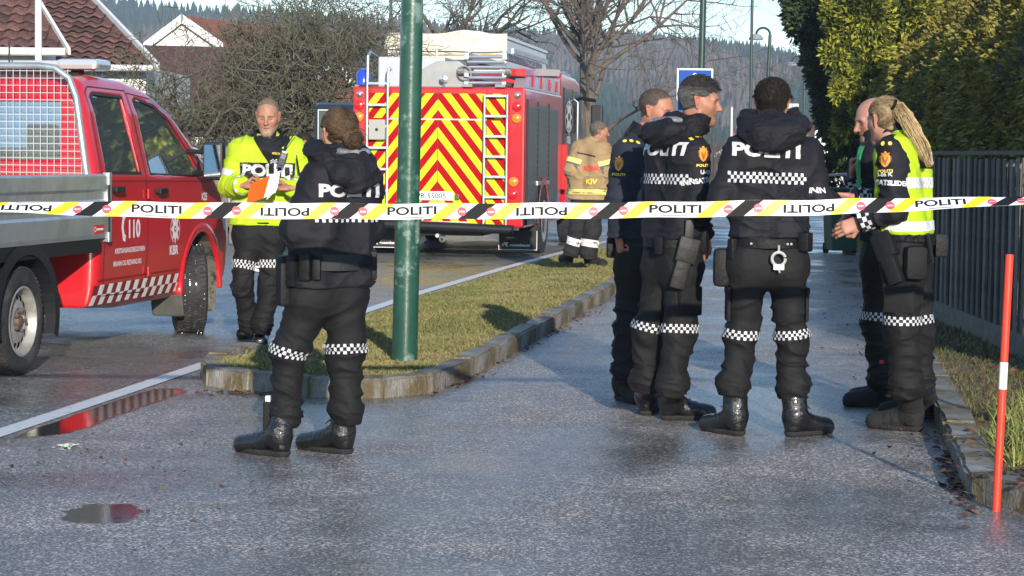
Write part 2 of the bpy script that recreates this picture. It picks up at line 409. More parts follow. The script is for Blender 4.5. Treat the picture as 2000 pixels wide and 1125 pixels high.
    bp = nd(t, 'ShaderNodeBump'); bp.inputs['Strength'].default_value = 0.55; bp.inputs['Distance'].default_value = 0.006
    if soak:
        ms = nd(t, 'ShaderNodeMapRange'); ms.inputs[3].default_value = .55; ms.inputs[4].default_value = .03; L(soakm, ms.inputs[0]); L(ms.outputs[0], bp.inputs['Strength'])
    L(n1.outputs['Fac'], bp.inputs['Height']); L(bp.outputs['Normal'], b.inputs['Normal'])
    return ma
M_path = asphalt('path_asphalt', (0.048, 0.045, 0.043), (0.46, 0.405, 0.355), 80, (0.22, 0.60, 0.36), 3.0, soak=True)
M_road = asphalt('road_asphalt', (0.030, 0.032, 0.031), (0.33, 0.335, 0.30), 62, (0.22, 0.52, 0.5), 11.0)
M_soil = mat('soil_ground', (0.085, 0.075, 0.045), 0.95, var=0.45, vs=0.35, bump=0.4, bs=9, detail=8)
M_grassbase = mat('turf_soil', (0.115, 0.098, 0.042), 0.95, var=0.4, vs=5, bump=0.6, bs=50, detail=8)
M_kerb = mat('granite_kerb', (0.27, 0.265, 0.25), 0.75, orand=.22, var=0.35, vs=9, bump=0.9, bs=34, dirt=((0.115, 0.088, 0.040), 4.5, 0.38, 0.58), detail=8)
M_line = mat('road_paint', (0.62, 0.62, 0.60), 0.5, var=0.12, vs=14, bump=0.3, bs=80, dirt=((0.09, 0.09, 0.09), 9, 0.60, 0.72))
M_water = mat('puddle_water', (0.012, 0.013, 0.014), 0.02, spec=0.6, ior=1.33)

def sheet(name, pts, z, ma, kind='structure', parent=None):
    bm = bmesh.new(); f = bm.faces.new([bm.verts.new((p[0], p[1], z)) for p in pts]); bmesh.ops.triangulate(bm, faces=[f])
    me = bpy.data.meshes.new(name); bm.to_mesh(me); bm.free(); me.materials.append(ma)
    if me.polygons and me.polygons[0].normal.z < 0: me.flip_normals()
    o = bpy.data.objects.new(name, me); COL.objects.link(o)
    if parent: o.parent = parent
    elif kind: o['kind'] = kind
    return o
def lerp_tab(tab, y):
    for (y0, x0), (y1, x1) in zip(tab, tab[1:]):
        if y <= y1 or (y1, x1) == tab[-1]: return x0 + (x1 - x0) * (y - y0) / (y1 - y0)
LINE = [(0, -4.2), (7, -3.15), (11.03, -2.58), (13.05, -2.29), (15.83, -1.91), (22.63, -0.93), (28.2, 0.0), (34, 1.05), (48, 3.9), (80, 11.5)]
xl = lambda y: lerp_tab(LINE, y)
KR = [(9.25, 1.96), (10.48, 2.13), (11.78, 2.31), (16, 2.90), (19.3, 3.37), (25, 4.10), (39, 6.4), (48, 8.3), (80, 16)]
xr = lambda y: lerp_tab(KR, y)
YS = [0, 4, 7, 9, 11, 13, 15, 18, 22, 26, 30, 34, 40, 48, 60, 80]
# ground to the horizon
gp = MB(); gp.add([(-3000, -600, -0.05), (3000, -600, -0.05), (3000, 3500, -0.05), (-3000, 3500, -0.05)], [(0, 1, 2, 3)])
tag(gp.build('ground', M_soil), kind='structure')
sheet('road', [(xl(y), y) for y in YS] + [(xl(y) - 6.8, y) for y in YS[::-1]], 0.0, M_road)
rp_ = [(xl(y), y) for y in YS]
right = [(9, 0), (9, 8.2), (3.6, 8.25), (2.6, 8.5), (2.15, 8.85), (1.98, 9.2)] + [(xr(y), y) for y in (10.48, 11.78, 16, 19.3, 25, 30, 39, 48, 60, 80)]
sheet('footpath', rp_[::-1] + right, 0.0, M_path)
wl = MB()
for a, b in zip(np.arange(5, 60, 0.5), np.arange(5.5, 60.5, 0.5)):
    wl.add([(xl(a) - 0.075, a, 0.006), (xl(a) + 0.055, a, 0.006), (xl(b) + 0.055, b, 0.006), (xl(b) - 0.075, b, 0.006)], [(0, 1, 2, 3)])
lo_ = wl.build('road_edge_line', M_line); lo_['kind'] = 'structure'

# kerb stones -------------------------------------------------------
def stone_mesh(seed, L_, W, H):
    rnd = random.Random(seed); bm = bmesh.new(); bmesh.ops.create_cube(bm, size=1)
    for v in bm.verts: v.co = Vector((v.co.x * L_, v.co.y * W, v.co.z * H))
    bmesh.ops.bevel(bm, geom=bm.edges[:], offset=0.014, segments=2, affect='EDGES')
    bmesh.ops.subdivide_edges(bm, edges=[e for e in bm.edges if e.calc_length() > L_ * 0.5], cuts=4)
    for v in bm.verts: v.co += Vector((rnd.uniform(-.004, .004), rnd.uniform(-.008, .008), rnd.uniform(-.005, .005)))
    me = bpy.data.meshes.new('kerb_stone'); bm.to_mesh(me); bm.free(); me.materials.append(M_kerb); return me
def kerb(name, pts, inward, width, height, length, seed):
    """stones along a polyline; the polyline is the outer foot of the kerb"""
    root = empty(name); root['kind'] = 'structure'
    ms = [stone_mesh(seed + i, 1.0, width, height + 0.12) for i in range(4)]
    P = [np.array(p, float) for p in pts]; seg = [np.linalg.norm(b - a) for a, b in zip(P, P[1:])]; tot = sum(seg)
    def at(s):
        for a, b, l in zip(P, P[1:], seg):
            if s <= l: return a + (b - a) * (s / l)
            s -= l
        return P[-1]
    s = 0; i = 0; rnd = random.Random(seed)
    while s < tot - 0.05:
        l = min(length[0] if s < length[1] else length[2], tot - s); l *= 1.0
        a, b = at(s), at(s + l - 0.008); d = b - a; ln = np.linalg.norm(d); d /= ln + 1e-9
        nrm = np.array([-d[1], d[0]]) * inward
        c = (a + b) / 2 + nrm * width / 2
        o = bpy.data.objects.new('kerb_stone', ms[i % 4]); COL.objects.link(o); o.parent = root
        o.location = (c[0], c[1], (height - 0.12) / 2 + rnd.uniform(-.006, .006)); o.scale = (ln, 1, 1); o.rotation_euler = (rnd.uniform(-.02, .02), 0, math.atan2(d[1], d[0]) + rnd.uniform(-.01, .01))
        s += l; i += 1
    return root
isl = [(xl(15.2) + .12, 15.2), (xl(14.2) + .12, 14.2), (-1.93, 13.55), (-1.78, 13.25), (-1.40, 12.96), (-1.05, 12.83), (-0.75, 12.87), (-0.52, 13.05), (-0.36, 13.45), (-0.23, 14.2), (0.28, 17.5), (1.07, 22.77), (1.98, 28.8), (2.75, 33.3)]
kerb('island_kerb', isl, 1, 0.15, 0.12, (0.45, 3.6, 0.98), 5)
rk = [(3.9, 8.18), (2.75, 8.42), (2.3, 8.68), (2.05, 9.0), (1.96, 9.3), (2.13, 10.48), (2.31, 11.78), (2.90, 16.0), (3.37, 19.3), (3.95, 23.9)]
kerb('verge_kerb', rk, -1, 0.17, 0.105, (0.62, 4.6, 0.9), 45)

# turf ---------------------------------------------------------------
inner = [(xl(14.3) + .16, 14.3), (-1.85, 13.68), (-1.70, 13.42), (-1.38, 13.12), (-1.05, 12.99), (-0.80, 13.03), (-0.65, 13.18), (-0.50, 13.52), (-0.37, 14.25), (0.14, 17.52), (0.93, 22.8), (1.84, 28.82), (2.6, 33.3)] + [(xl(y) + .16, y) for y in (33.3, 28, 22, 17)]
def turf_z(x, y):
    """the island is level at its near end and slopes down to the road along its left side"""
    xa = np.interp(y, [13, 14.3, 17, 22, 28, 33.3], [-1.9, xl(14.3) + .1, xl(17) + .1, xl(22) + .1, xl(28) + .1, xl(33.3) + .1]); xb = np.interp(y, [14.25, 17.52, 22.8, 28.82, 33.3], [-.37, .14, .93, 1.84, 2.6])
    u = np.clip((x - xa) / (xb - xa) / .75, 0, 1); k = np.clip((np.asarray(y) - 13.9) / 2.2, 0, 1); lo = .012 + .093 * u * u * (3 - 2 * u)
    return .105 * (1 - k) + lo * k
ti = sheet('island_turf', inner, 0.105, M_grassbase); bm = bmesh.new(); bm.from_mesh(ti.data)
for a_ in (0, 1):
    for k_ in (np.arange(-1.9, 2.7, .15) if a_ == 0 else np.concatenate([np.arange(13.1, 18, .3), np.arange(18, 33, .8)])):
        pc = [0, 0, 0]; pn = [0, 0, 0]; pc[a_] = float(k_); pn[a_] = 1; bmesh.ops.bisect_plane(bm, geom=bm.verts[:] + bm.edges[:] + bm.faces[:], plane_co=pc, plane_no=pn)
for v in bm.verts: v.co.z = float(turf_z(v.co.x, v.co.y))
bm.to_mesh(ti.data); bm.free()
vin = [(4.2, 8.32), (2.78, 8.56), (2.38, 8.80), (2.17, 9.08), (2.10, 9.32), (2.27, 10.46), (2.45, 11.76), (3.04, 15.98), (3.5, 19.25), (4.05, 23.9), (7.5, 24), (9, 8.3)]
sheet('verge_turf', vin, 0.085, M_grassbase)
def inside(p, poly):
    r = False; n = len(poly)
    for i in range(n):
        (x0, y0), (x1, y1) = poly[i], poly[(i + 1) % n]
        if (y0 > p[1]) != (y1 > p[1]) and p[0] < (x1 - x0) * (p[1] - y0) / (y1 - y0) + x0: r = not r
    return r
def grass(name, poly, z, n, hgt, wid, cols, seed, lean=0.5, dens=None, label=None):
    rs = np.random.RandomState(seed); P = np.array(poly); lo, hi = P.min(0), P.max(0)
    pts = lo + rs.rand(int(n * 3.2), 2) ** np.array([1, 1.5]) * (hi - lo)
    px, py = pts[:, 0], pts[:, 1]; ins = np.zeros(len(pts), bool)
    for i in range(len(P)):
        (x0, y0), (x1, y1) = P[i], P[(i + 1) % len(P)]
        if y0 != y1: ins ^= ((y0 > py) != (y1 > py)) & (px < (x1 - x0) * (py - y0) / (y1 - y0) + x0)
    pts = pts[ins]
    if dens is not None: pts = pts[rs.rand(len(pts)) < dens(pts)]
    pts = pts[:n]; k = len(pts)
    nzv = vnoise(np.c_[pts * 2.2, np.zeros(k)], seed); nz2 = vnoise(np.c_[pts * 9, np.zeros(k)], seed + 3)
    an = rs.rand(k) * 6.28; h = hgt * (0.45 + 0.8 * rs.rand(k)) * (0.6 + 0.8 * nzv); sc = 1 + 0.035 * np.maximum(pts[:, 1] - 12, 0); wd = wid * (0.6 + 0.8 * rs.rand(k)) * sc
    la = rs.rand(k) * 6.28; lr = h * lean * rs.rand(k) * 1.6
    B = np.c_[pts, (z(pts[:, 0], pts[:, 1]) if callable(z) else np.full(k, z)) - 0.005]; dx = np.c_[np.cos(an), np.sin(an), np.zeros(k)] * wd[:, None]
    T = B + np.c_[np.cos(la) * lr, np.sin(la) * lr, h]; Mid = B + (T - B) * 0.55 + np.c_[np.zeros((k, 2)), h * 0.12]
    V = np.stack([B - dx, B + dx, Mid + dx * 0.7, Mid - dx * 0.7, T], 1).reshape(-1, 3)
    b = np.arange(k)[:, None] * 5
    F4 = (b + np.array([[0, 1, 2, 3]])).tolist(); F3 = (b + np.array([[3, 2, 4]])).tolist()
    cs = np.array(cols); ci = np.clip((nzv * 0.6 + nz2 * 0.25 + rs.rand(k) * 0.45 - 0.1) * len(cs), 0, len(cs) - 1).astype(int)
    cc = np.repeat(cs[ci] * (0.75 + 0.5 * rs.rand(k))[:, None], 5, 0)
    o = obj(name, V, F4 + F3, mat('grass_blades', (0.1, 0.1, 0.03), 0.7, attr='col', spec=0.3), cols=cc)
    return tag(o, label, 'grass', kind='stuff')
GC = [(0.225, 0.175, 0.085), (0.215, 0.178, 0.075), (0.185, 0.170, 0.062), (0.150, 0.150, 0.050), (0.120, 0.130, 0.042)]
grass('island_grass', inner, turf_z, 95000, 0.027, 0.0044, GC, 2, 0.8, label='short olive winter grass on the kerbed road island')
vpoly = [(2.16, 9.12), (2.1, 9.35), (2.27, 10.5), (2.45, 11.8), (3.02, 16), (3.5, 19.3), (3.75, 21), (3.6, 19), (3.52, 15), (3.5, 10), (3.5, 8.6), (2.5, 8.75)]
grass('verge_grass', vpoly, 0.085, 14000, 0.035, 0.004, [(0.115, 0.082, 0.045), (0.11, 0.085, 0.04), (0.09, 0.085, 0.033), (0.07, 0.075, 0.028)], 5, 0.9, label='thin brownish grass on the verge below the dark fence')
grass('verge_tufts', [(2.2, 9.6), (2.3, 10.5), (2.44, 11.4), (2.85, 11.9), (3.1, 11.0), (2.9, 9.4)], 0.085, 1500, 0.12, 0.0042, [(0.26, 0.20, 0.08), (0.24, 0.22, 0.07), (0.20, 0.22, 0.055), (0.14, 0.18, 0.045)], 8, 1.0,
      dens=lambda p: np.clip((vnoise(np.c_[p * 5, np.zeros(len(p))], 4) - 0.35) * 3, 0, 1), label='long yellow-green grass tufts on the verge by the marker stick')

# fallen leaves and grit ------------------------------------------------
def litter(name, spots, n, size, cols, seed, label):
    rs = random.Random(seed); mb = MB(); cc = []
    for _ in range(n):
        (x, y, z, sx, sy, sl) = rs.choice(spots); u, v = rs.gauss(0, 1), rs.gauss(0, 1)
        c = np.array([x + u * sx + v * sy * sl, y + v * sy, z + 0.004 + rs.random() * 0.008]); a = rs.random() * 6.28; s = size * rs.uniform(.5, 1.3)
        ax = np.array([math.cos(a), math.sin(a), rs.uniform(-.4, .4)]) * s; ay = np.array([-math.sin(a), math.cos(a), rs.uniform(-.4, .4)]) * s * rs.uniform(.4, .8)
        mb.add([c - ax, c - ay * .8 - ax * .2, c + ax, c + ay + np.array([0, 0, s * .3])], [(0, 1, 2, 3)]); q = np.array(rs.choice(cols)) * rs.uniform(.6, 1.3); cc += [q] * 4
    o = obj(name, mb.v, mb.f, mat('dead_leaf', (.1, .05, .02), .7, attr='col'), cols=np.array(cc)); return tag(o, label, 'leaves', kind='stuff')
LC = [(0.11, 0.045, 0.03), (0.075, 0.03, 0.02), (0.14, 0.08, 0.035), (0.05, 0.03, 0.022)]
litter('verge_leaves', [(2.5, 9.8, .10, .25, .5, .2), (2.35, 9.3, .10, .15, .2, .2), (2.9, 10.8, .10, .3, .6, .2), (2.02, 9.9, .002, .03, .5, .14), (3.2, 13, .1, .2, 1.5, .1), (2.7, 10.2, .10, .3, .5, .2)], 900, 0.028, LC, 3, 'brown fallen leaves on the verge and in the gutter')
litter('island_kerb_leaves', [(-0.12, 15.2, .002, .05, .9, .15), (0.25, 17.2, .002, .04, 1.0, .15), (-0.3, 13.9, .002, .04, .3, .2), (-1.6, 12.98, .002, .1, .05, 0), (0.7, 20, .002, .05, 1.2, .15)], 380, 0.022, LC, 4, 'reddish leaf litter along the foot of the island kerb')
litter('path_leaves', [(2.6, 16, .002, .12, 2.5, .14), (3.3, 21, .002, .2, 2.0, .14), (-1.9, 9.9, .002, .3, .6, 0), (-1.2, 9.2, .002, .5, .8, 0), (2.2, 11.4, .002, .1, .7, .14)], 240, 0.016, LC, 6, 'small leaf scraps scattered on the wet footpath')
fr = [(xl(9.9) + 0.30, 9.9)]
litter('scrap_litter', [(-2.13, 10.55, .0, .03, .05, 0)], 26, 0.022, [(.42, .45, .38), (.5, .5, .45), (.16, .2, .08)], 9, 'small heap of pale green litter beside the white line')

# puddles ------------------------------------------------------------------
def puddle(name, cx, cy, rx, ry, seed, skew=0.0):
    rs = random.Random(seed); ph = [rs.random() * 6.28 for _ in range(5)]; P = []
    for i in range(64):
        a = 2 * math.pi * i / 64; r = 1 + .16 * math.sin(2 * a + ph[0]) + .12 * math.sin(3 * a + ph[1]) + .08 * math.sin(5 * a + ph[2]) + .05 * math.sin(9 * a + ph[3]) + .03 * math.sin(15 * a + ph[4])
        P.append((cx + math.cos(a) * rx * r + skew * math.sin(a) * ry * r, cy + math.sin(a) * ry * r))
    sheet(name, P, 0.0035, M_water)
def pxpuddle(x, y, wx, wy, seed):
    c = G(x, y); a = G(x - wx / 2, y); b = G(x + wx / 2, y); n = G(x, y + wy / 2); f_ = G(x, y - wy / 2)
    puddle('puddle', c[0], c[1], (b[0] - a[0]) / 2, (f_[1] - n[1]) / 2, seed, 0.05)


# hills with forest ---------------------------------------------------------
def ridge_z(xpx, Y): # skyline of the wooded hills as the photo shows it
    tab = [(-400, -40), (150, -22), (330, 4), (480, 8), (600, 14), (750, 30), (1000, 52), (1200, 58), (1380, 72), (1480, 84), (1575, 104), (1750, 128), (2400, 180)]
    return CAMH + (300 + (xpx - 1000) * 0.0122 - lerp_tab(tab, xpx)) / FPX * Y
HY0, HY1 = 380.0, 900.0
hv, hf = [], []; NXh, NYh = 90, 26
def hill_h(x, y):
    t = min(max((y - HY0) / (HY1 - HY0), 0), 1); px = 1000 + FPX * x / HY1
    zt = ridge_z(px, HY1) - 7
    s = t ** 1.25
    return zt * s - 0.5 + 3.5 * math.sin(x * 0.021 + y * 0.008) * math.sin(t * math.pi) + 2.5 * math.sin(x * 0.05 + 1.3 + y * .013) * math.sin(t * math.pi)
for j in range(NYh + 1):
    y = HY0 + (HY1 - HY0) * j / NYh
    for i in range(NXh + 1):
        x = -420 + 840 * i / NXh; hv.append((x, y, hill_h(x, y)))
for j in range(NYh):
    for i in range(NXh):
        a = j * (NXh + 1) + i; hf.append((a, a + 1, a + NXh + 2, a + NXh + 1))
# back slope
b0 = len(hv)
for i in range(NXh + 1): hv.append((-420 + 840 * i / NXh, HY1 + 500, -2))
for i in range(NXh): a = NYh * (NXh + 1) + i; hf.append((a, a + 1, b0 + i + 1, b0 + i))
M_hill = mat('hill_forest_floor', (0.040, 0.046, 0.030), 0.95, var=0.4, vs=0.02, detail=8)
tag(obj('hills', hv, hf, M_hill, smooth=True), kind='structure')
rs = np.random.RandomState(3); n = 30000
tx = -330 + 660 * rs.rand(n); ty = HY0 + (HY1 - HY0 + 8) * rs.rand(n) ** 0.72
keep = np.abs(tx) < ty * 0.275 + 15; tx, ty = tx[keep], ty[keep]; n = len(tx)
tz = np.array([hill_h(a, b) for a, b in zip(tx, ty)]); hh = (3.5 + 5.5 * rs.rand(n)) * (.65 + .30 * (ty - HY0) / (HY1 - HY0)); rr = hh * (0.19 + .1 * rs.rand(n))
kindc = vnoise(np.c_[tx * .02, ty * .012, np.zeros(n)], 5) > 0.66      # patches of bare birch among spruce
Vt, Ft, Ct = [], [], []; A6 = np.arange(6) * math.pi / 3
for lvl, (z0, z1, rf) in enumerate(((0.0, 0.55, 1.0), (0.35, 0.8, 0.72), (0.62, 1.0, 0.42))):
    jit = 0.8 + .4 * rs.rand(n, 6); ring = np.stack([tx[:, None] + np.cos(A6) * rr[:, None] * rf * jit, ty[:, None] + np.sin(A6) * rr[:, None] * rf * jit, np.repeat((tz + hh * z0)[:, None], 6, 1)], -1)
    top = np.stack([tx, ty, tz + hh * z1], -1)[:, None]; Vt.append(np.concatenate([ring, top], 1))
V = np.stack(Vt, 1).reshape(-1, 3); base = (np.arange(n * 3) * 7)[:, None]
F = np.concatenate([base + np.array([[i, (i + 1) % 6, 6]]) for i in range(6)])
c1 = np.where(kindc[:, None], np.array([[0.085, 0.07, 0.055]]), np.array([[0.018, 0.036, 0.024]])) * (0.6 + 0.8 * rs.rand(n))[:, None]
o = obj('hillside_forest', V, F, mat('forest_green', (.03, .05, .03), .9, attr='col', spec=.2), cols=np.repeat(c1, 21, 0))
tag(o, 'dark conifer forest covering the far hillside', 'forest', kind='stuff')
# hazy air over the valley ------------------------------------------------------
hz = MB().box((-460, -12, -1.2), (460, 1420, 110)).build('haze', mat('haze_air', (1, 1, 1)))
tag(hz, 'thin bluish haze in the air', 'haze', kind='stuff')
hm = MATS['haze_air']; t_ = hm.node_tree; t_.nodes.clear()
pv = t_.nodes.new('ShaderNodeVolumePrincipled'); pv.inputs['Color'].default_value = (.68, .82, .96, 1); pv.inputs['Density'].default_value = .00042; pv.inputs['Anisotropy'].default_value = 0.0
om = t_.nodes.new('ShaderNodeOutputMaterial'); t_.links.new(pv.outputs[0], om.inputs['Volume'])
# ================================================================== FENCE, PLANTS, HOUSES, STREET FURNITURE
M_fence = mat('weathered_boards', (0.092, 0.086, 0.074), 0.85, orand=.45, var=0.45, vs=6, bump=0.6, bs=30, bstretch=(1, 1, .06), detail=8, dirt=((0.05, 0.07, 0.045), 4, .55, .75))
FEN = [(13.0, 3.50), (15.13, 3.55), (19.3, 3.65), (21.5, 3.80), (25.07, 4.10), (38.8, 6.02)]
xf = lambda y: lerp_tab(FEN, y)
fen = empty('board_fence', (3.55, 15.1, 0), 0, 'long dark weathered fence of upright boards along the right of the footpath', 'fence')
fen.location = (0, 0, 0)
rs = random.Random(4)
def fence_top(y): return 1.50 + 0.0 * y
bm_ = []
for q in range(4):
    mb = MB(); r2 = random.Random(q)
    mb.box((-.011, -.055, 0), (.011, .055, 1.0)); bo = mb.build('board', M_fence, None, bevel=.003); bm_.append(bo.data); bpy.data.objects.remove(bo)
y = 13.0; i = 0; boards = 0
while y < 38.0:
    dy = 0.118
    a = np.array([xf(y), y]); b = np.array([xf(y + dy), y + dy]); an = math.atan2(-(b - a)[0], (b - a)[1])
    o = bpy.data.objects.new('board', bm_[i % 4]); COL.objects.link(o); o.parent = fen
    o.location = (a[0] + (.014 if i % 2 else -.010) + rs.uniform(-.002, .002), y, 0.20); o.rotation_euler = (0, rs.uniform(-.006, .006), an); o.scale = (1, 1 + rs.uniform(-.06, .04), fence_top(y) - 0.24 + rs.uniform(-.012, .008))
    y += dy * (1.0 if y < 26 else 1.25); i += 1
for nm, z0, z1, t, ma in (('base_board', 0.06, 0.24, .03, mat('base_plank', (.11, .108, .092), .85, var=.35, vs=7, bump=.5, bs=30, dirt=((.07, .09, .05), 5, .45, .7))), ('top_rail', 1.485, 1.515, .026, M_fence)):
    mb = MB()
    for (y0, x0), (y1, x1) in zip(FEN, FEN[1:]):
        a = np.array([x0, y0]); b = np.array([x1, y1]); d = (b - a) / np.linalg.norm(b - a); n = np.array([-d[1], d[0]]) * t
        q = [a + n, b + n, b - n * .2, a - n * .2] if nm == 'base_board' else [a + n, b + n, b - n, a - n]
        mb.add([(*p, z0) for p in q] + [(*p, z1) for p in q], [(0, 3, 2, 1), (4, 5, 6, 7), (0, 1, 5, 4), (1, 2, 6, 5), (2, 3, 7, 6), (3, 0, 4, 7)])
    mb.build(nm, ma, fen)

# foliage fronds ------------------------------------------------------------
def fronds(name, P, N, size, cols, seed, parent=None, droop=0.3, wid=0.28):
    """many small curved sprays: P points, N outward directions"""
    rs = np.random.RandomState(seed); k = len(P)
    d = N + rs.normal(0, .45, (k, 3)); d[:, 2] += 0.25; d /= np.linalg.norm(d, axis=1)[:, None]
    s = np.cross(d, rs.normal(0, 1, (k, 3))); s /= np.linalg.norm(s, axis=1)[:, None] + 1e-9
    ln = size * (0.5 + rs.rand(k)); wv = s * (ln * wid)[:, None]; up = np.cross(s, d)
    A = P; B = P + d * (ln * .5)[:, None] + up * (ln * .10)[:, None]; T = P + d * ln[:, None]; T[:, 2] -= ln * droop
    V = np.stack([A, B - wv, B + wv, T], 1).reshape(-1, 3); b = np.arange(k)[:, None] * 4
    F = np.concatenate([b + np.array([[0, 1, 3]]), b + np.array([[0, 3, 2]])])
    o = obj(name, V, F, mat('conifer_frond', (.05, .08, .02), .65, attr='col', spec=.3), parent, cols=np.repeat(cols, 4, 0))
    return o
# clipped hedge behind the fence: solid dark core plus sprays
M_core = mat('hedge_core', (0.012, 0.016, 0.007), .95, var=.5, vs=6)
hy = np.linspace(13.2, 29.0, 60)
def hedge_pt(y, u):
    """u 0..1 up the face, 1..2 over the shoulder and back along the top"""
    x0 = xf(y) + 0.38 - .26 * min(1, max(0, (y - 19) / 7)); ht = 2.28 + .10 * math.sin(y * 1.3) + .07 * math.sin(y * 3.1) ; endf = min(1, max(0, (29.0 - y) / 1.6)) ** .5
    bul = .16 * math.sin(y * 1.9) * .5 + .10 * math.sin(y * 4.3 + 1)
    if u <= 1: z = 0.3 + (ht - .3) * u; x = x0 + bul * u * (1 - .3 * u) + .10 * u * u
    else:
        t = u - 1; x = x0 + .10 + bul * .7 + 1.7 * t; z = ht + 1.75 * math.sin(min(t * 1.3, 1.57)) * (0.62 + .38 * math.sin(y * .9) ** 2)
    return np.array([x + (1 - endf) * .5, y, 0.3 + (z - .3) * (0.55 + .45 * endf)])
hd = empty('clipped_hedge', (0, 0, 0), 0, 'tall clipped evergreen hedge with yellow-green tips behind the dark board fence', 'hedge')
gv, gf = [], []; us = np.linspace(0, 2, 22)
for y in hy:
    for u in us: p = hedge_pt(y, u); gv.append(p + np.array([.10, 0, -.10 if u > 1 else 0]))
n_ = len(us)
for i in range(len(hy) - 1):
    for j in range(n_ - 1): a = i * n_ + j; gf.append((a, a + n_, a + n_ + 1, a + 1))
for i_, rev in ((0, False), (len(hy) - 1, True)):       # closed ends
    q = len(gv); gv.append(np.array([gv[i_ * n_ + n_ - 1][0], hy[i_], .1])); gv.append(np.array([gv[i_ * n_][0], hy[i_], .1])); rg = [i_ * n_ + j for j in range(n_)] + [q, q + 1]; gf.append(tuple(rg[::-1] if rev else rg))
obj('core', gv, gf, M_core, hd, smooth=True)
r_ = np.random.RandomState(12); K = 95000
yy = 13.4 + 15.8 * r_.rand(K); uu = 2.0 * r_.rand(K)
P = np.array([hedge_pt(a, b) for a, b in zip(yy, uu)]); e = np.array([hedge_pt(a, min(b + .03, 2.0)) for a, b in zip(yy, uu)]) - P; e[np.linalg.norm(e, axis=1) < 1e-6] = (0, 0, 1)
N = np.cross(np.array([0, 1.0, 0]), e); N = -N / (np.linalg.norm(N, axis=1)[:, None] + 1e-9); N[N[:, 0] > .5] *= -1
N[:, 1] -= .25
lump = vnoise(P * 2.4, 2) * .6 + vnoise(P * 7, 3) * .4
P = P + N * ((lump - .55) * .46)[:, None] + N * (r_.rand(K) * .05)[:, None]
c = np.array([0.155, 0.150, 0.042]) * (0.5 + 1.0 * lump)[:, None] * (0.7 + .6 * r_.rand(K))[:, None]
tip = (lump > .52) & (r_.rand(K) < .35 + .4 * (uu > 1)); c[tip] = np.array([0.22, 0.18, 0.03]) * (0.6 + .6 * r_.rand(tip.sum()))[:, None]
k2 = 7000; ue = 2 * r_.rand(k2); te = np.sqrt(r_.rand(k2)); Pe = np.array([hedge_pt(13.2, u) for u in ue]); ce_ = np.array([hedge_pt(13.2, 0)[0] + .9, 13.2, 1.2]); Pe = ce_ + (Pe - ce_) * te[:, None]; le = vnoise(Pe * 5, 6); Pe[:, 1] -= le * .15; Ne = np.tile(np.array([-.1, -1.0, .1]), (k2, 1))
P = np.concatenate([P, Pe]); N = np.concatenate([N, Ne]); c = np.concatenate([c, np.array([0.125, 0.122, 0.036]) * (.4 + 1.1 * le)[:, None]])
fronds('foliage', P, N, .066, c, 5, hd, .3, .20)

def blob_tree(name, blobs, K, size, col, tipc, tipf, seed, label, base, trunk_h, tr=.09, cat='tree', shade=None):
    """evergreen: foliage over several ellipsoid clumps on a trunk with limbs"""
    root = empty(name, (0, 0, 0), 0, label, cat)
    rs = np.random.RandomState(seed); B = np.array([b[:3] for b in blobs]); Rr = np.array([b[3:] for b in blobs]); area = (Rr[:, 0] * Rr[:, 2]); pick = rs.choice(len(B), K, p=area / area.sum())
    dv = rs.normal(0, 1, (K, 3)); dv /= np.linalg.norm(dv, axis=1)[:, None]; rad = .62 + .42 * rs.rand(K)
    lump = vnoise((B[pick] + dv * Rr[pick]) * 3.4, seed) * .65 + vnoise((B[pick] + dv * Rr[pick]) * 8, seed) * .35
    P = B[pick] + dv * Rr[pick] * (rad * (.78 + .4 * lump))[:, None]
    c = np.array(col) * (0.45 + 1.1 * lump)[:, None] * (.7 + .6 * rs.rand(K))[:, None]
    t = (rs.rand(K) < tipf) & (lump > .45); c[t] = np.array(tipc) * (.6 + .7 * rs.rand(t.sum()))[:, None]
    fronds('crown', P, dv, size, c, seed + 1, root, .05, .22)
    mb = MB(); mb.tube([(base[0], base[1], -.05), (base[0] + .05, base[1], trunk_h * .5), (base[0], base[1] + .05, trunk_h)], [tr, tr * .8, tr * .3], 8)
    for b in blobs: mb.tube([(base[0], base[1], min(b[2], trunk_h) * .8), (b[0], b[1], b[2])], [tr * .4, .01], 5)
    mb.build('trunk', mat('conifer_bark', (.06, .045, .035), .9, var=.4, vs=12), root)
    return root
def B3(px, py, Y, rx, rz, ry=None): p = D(px, py, Y); return (p[0], p[1], p[2], rx, ry or rx, rz)
bl = [B3(1585, 20, 33, .40, .50), B3(1640, -30, 33.3, .6, .6), B3(1612, 85, 33, .33, .45), B3(1618, 150, 33, .30, .45), B3(1630, 215, 33.2, .30, .40), B3(1655, 268, 33.5, .26, .25), B3(1660, 120, 33.6, .4, .8), B3(1668, 220, 33.8, .35, .5), B3(1560, -35, 33.2, .5, .3)]
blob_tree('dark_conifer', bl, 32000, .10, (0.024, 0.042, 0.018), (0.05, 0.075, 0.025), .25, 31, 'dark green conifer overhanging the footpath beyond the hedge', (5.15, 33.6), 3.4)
bl = [B3(1625, 30, 31, .12, .3), B3(1632, 100, 31, .16, .3), B3(1650, 60, 31, .22, .5), B3(1690, 20, 31, .45, .5), B3(1655, 155, 31.1, .20, .25), B3(1690, 110, 31.3, .35, .6), B3(1700, 200, 31.4, .28, .4), B3(1640, 175, 31, .10, .14), B3(1655, 235, 31.2, .15, .28), B3(1760, 10, 31.5, .5, .6), B3(1640, 255, 31.3, .10, .2), B3(1748, 80, 31.6, .42, .5), B3(1740, 150, 31.6, .38, .5), B3(1735, 225, 31.6, .34, .5), B3(1810, 40, 31.8, .5, .5)]
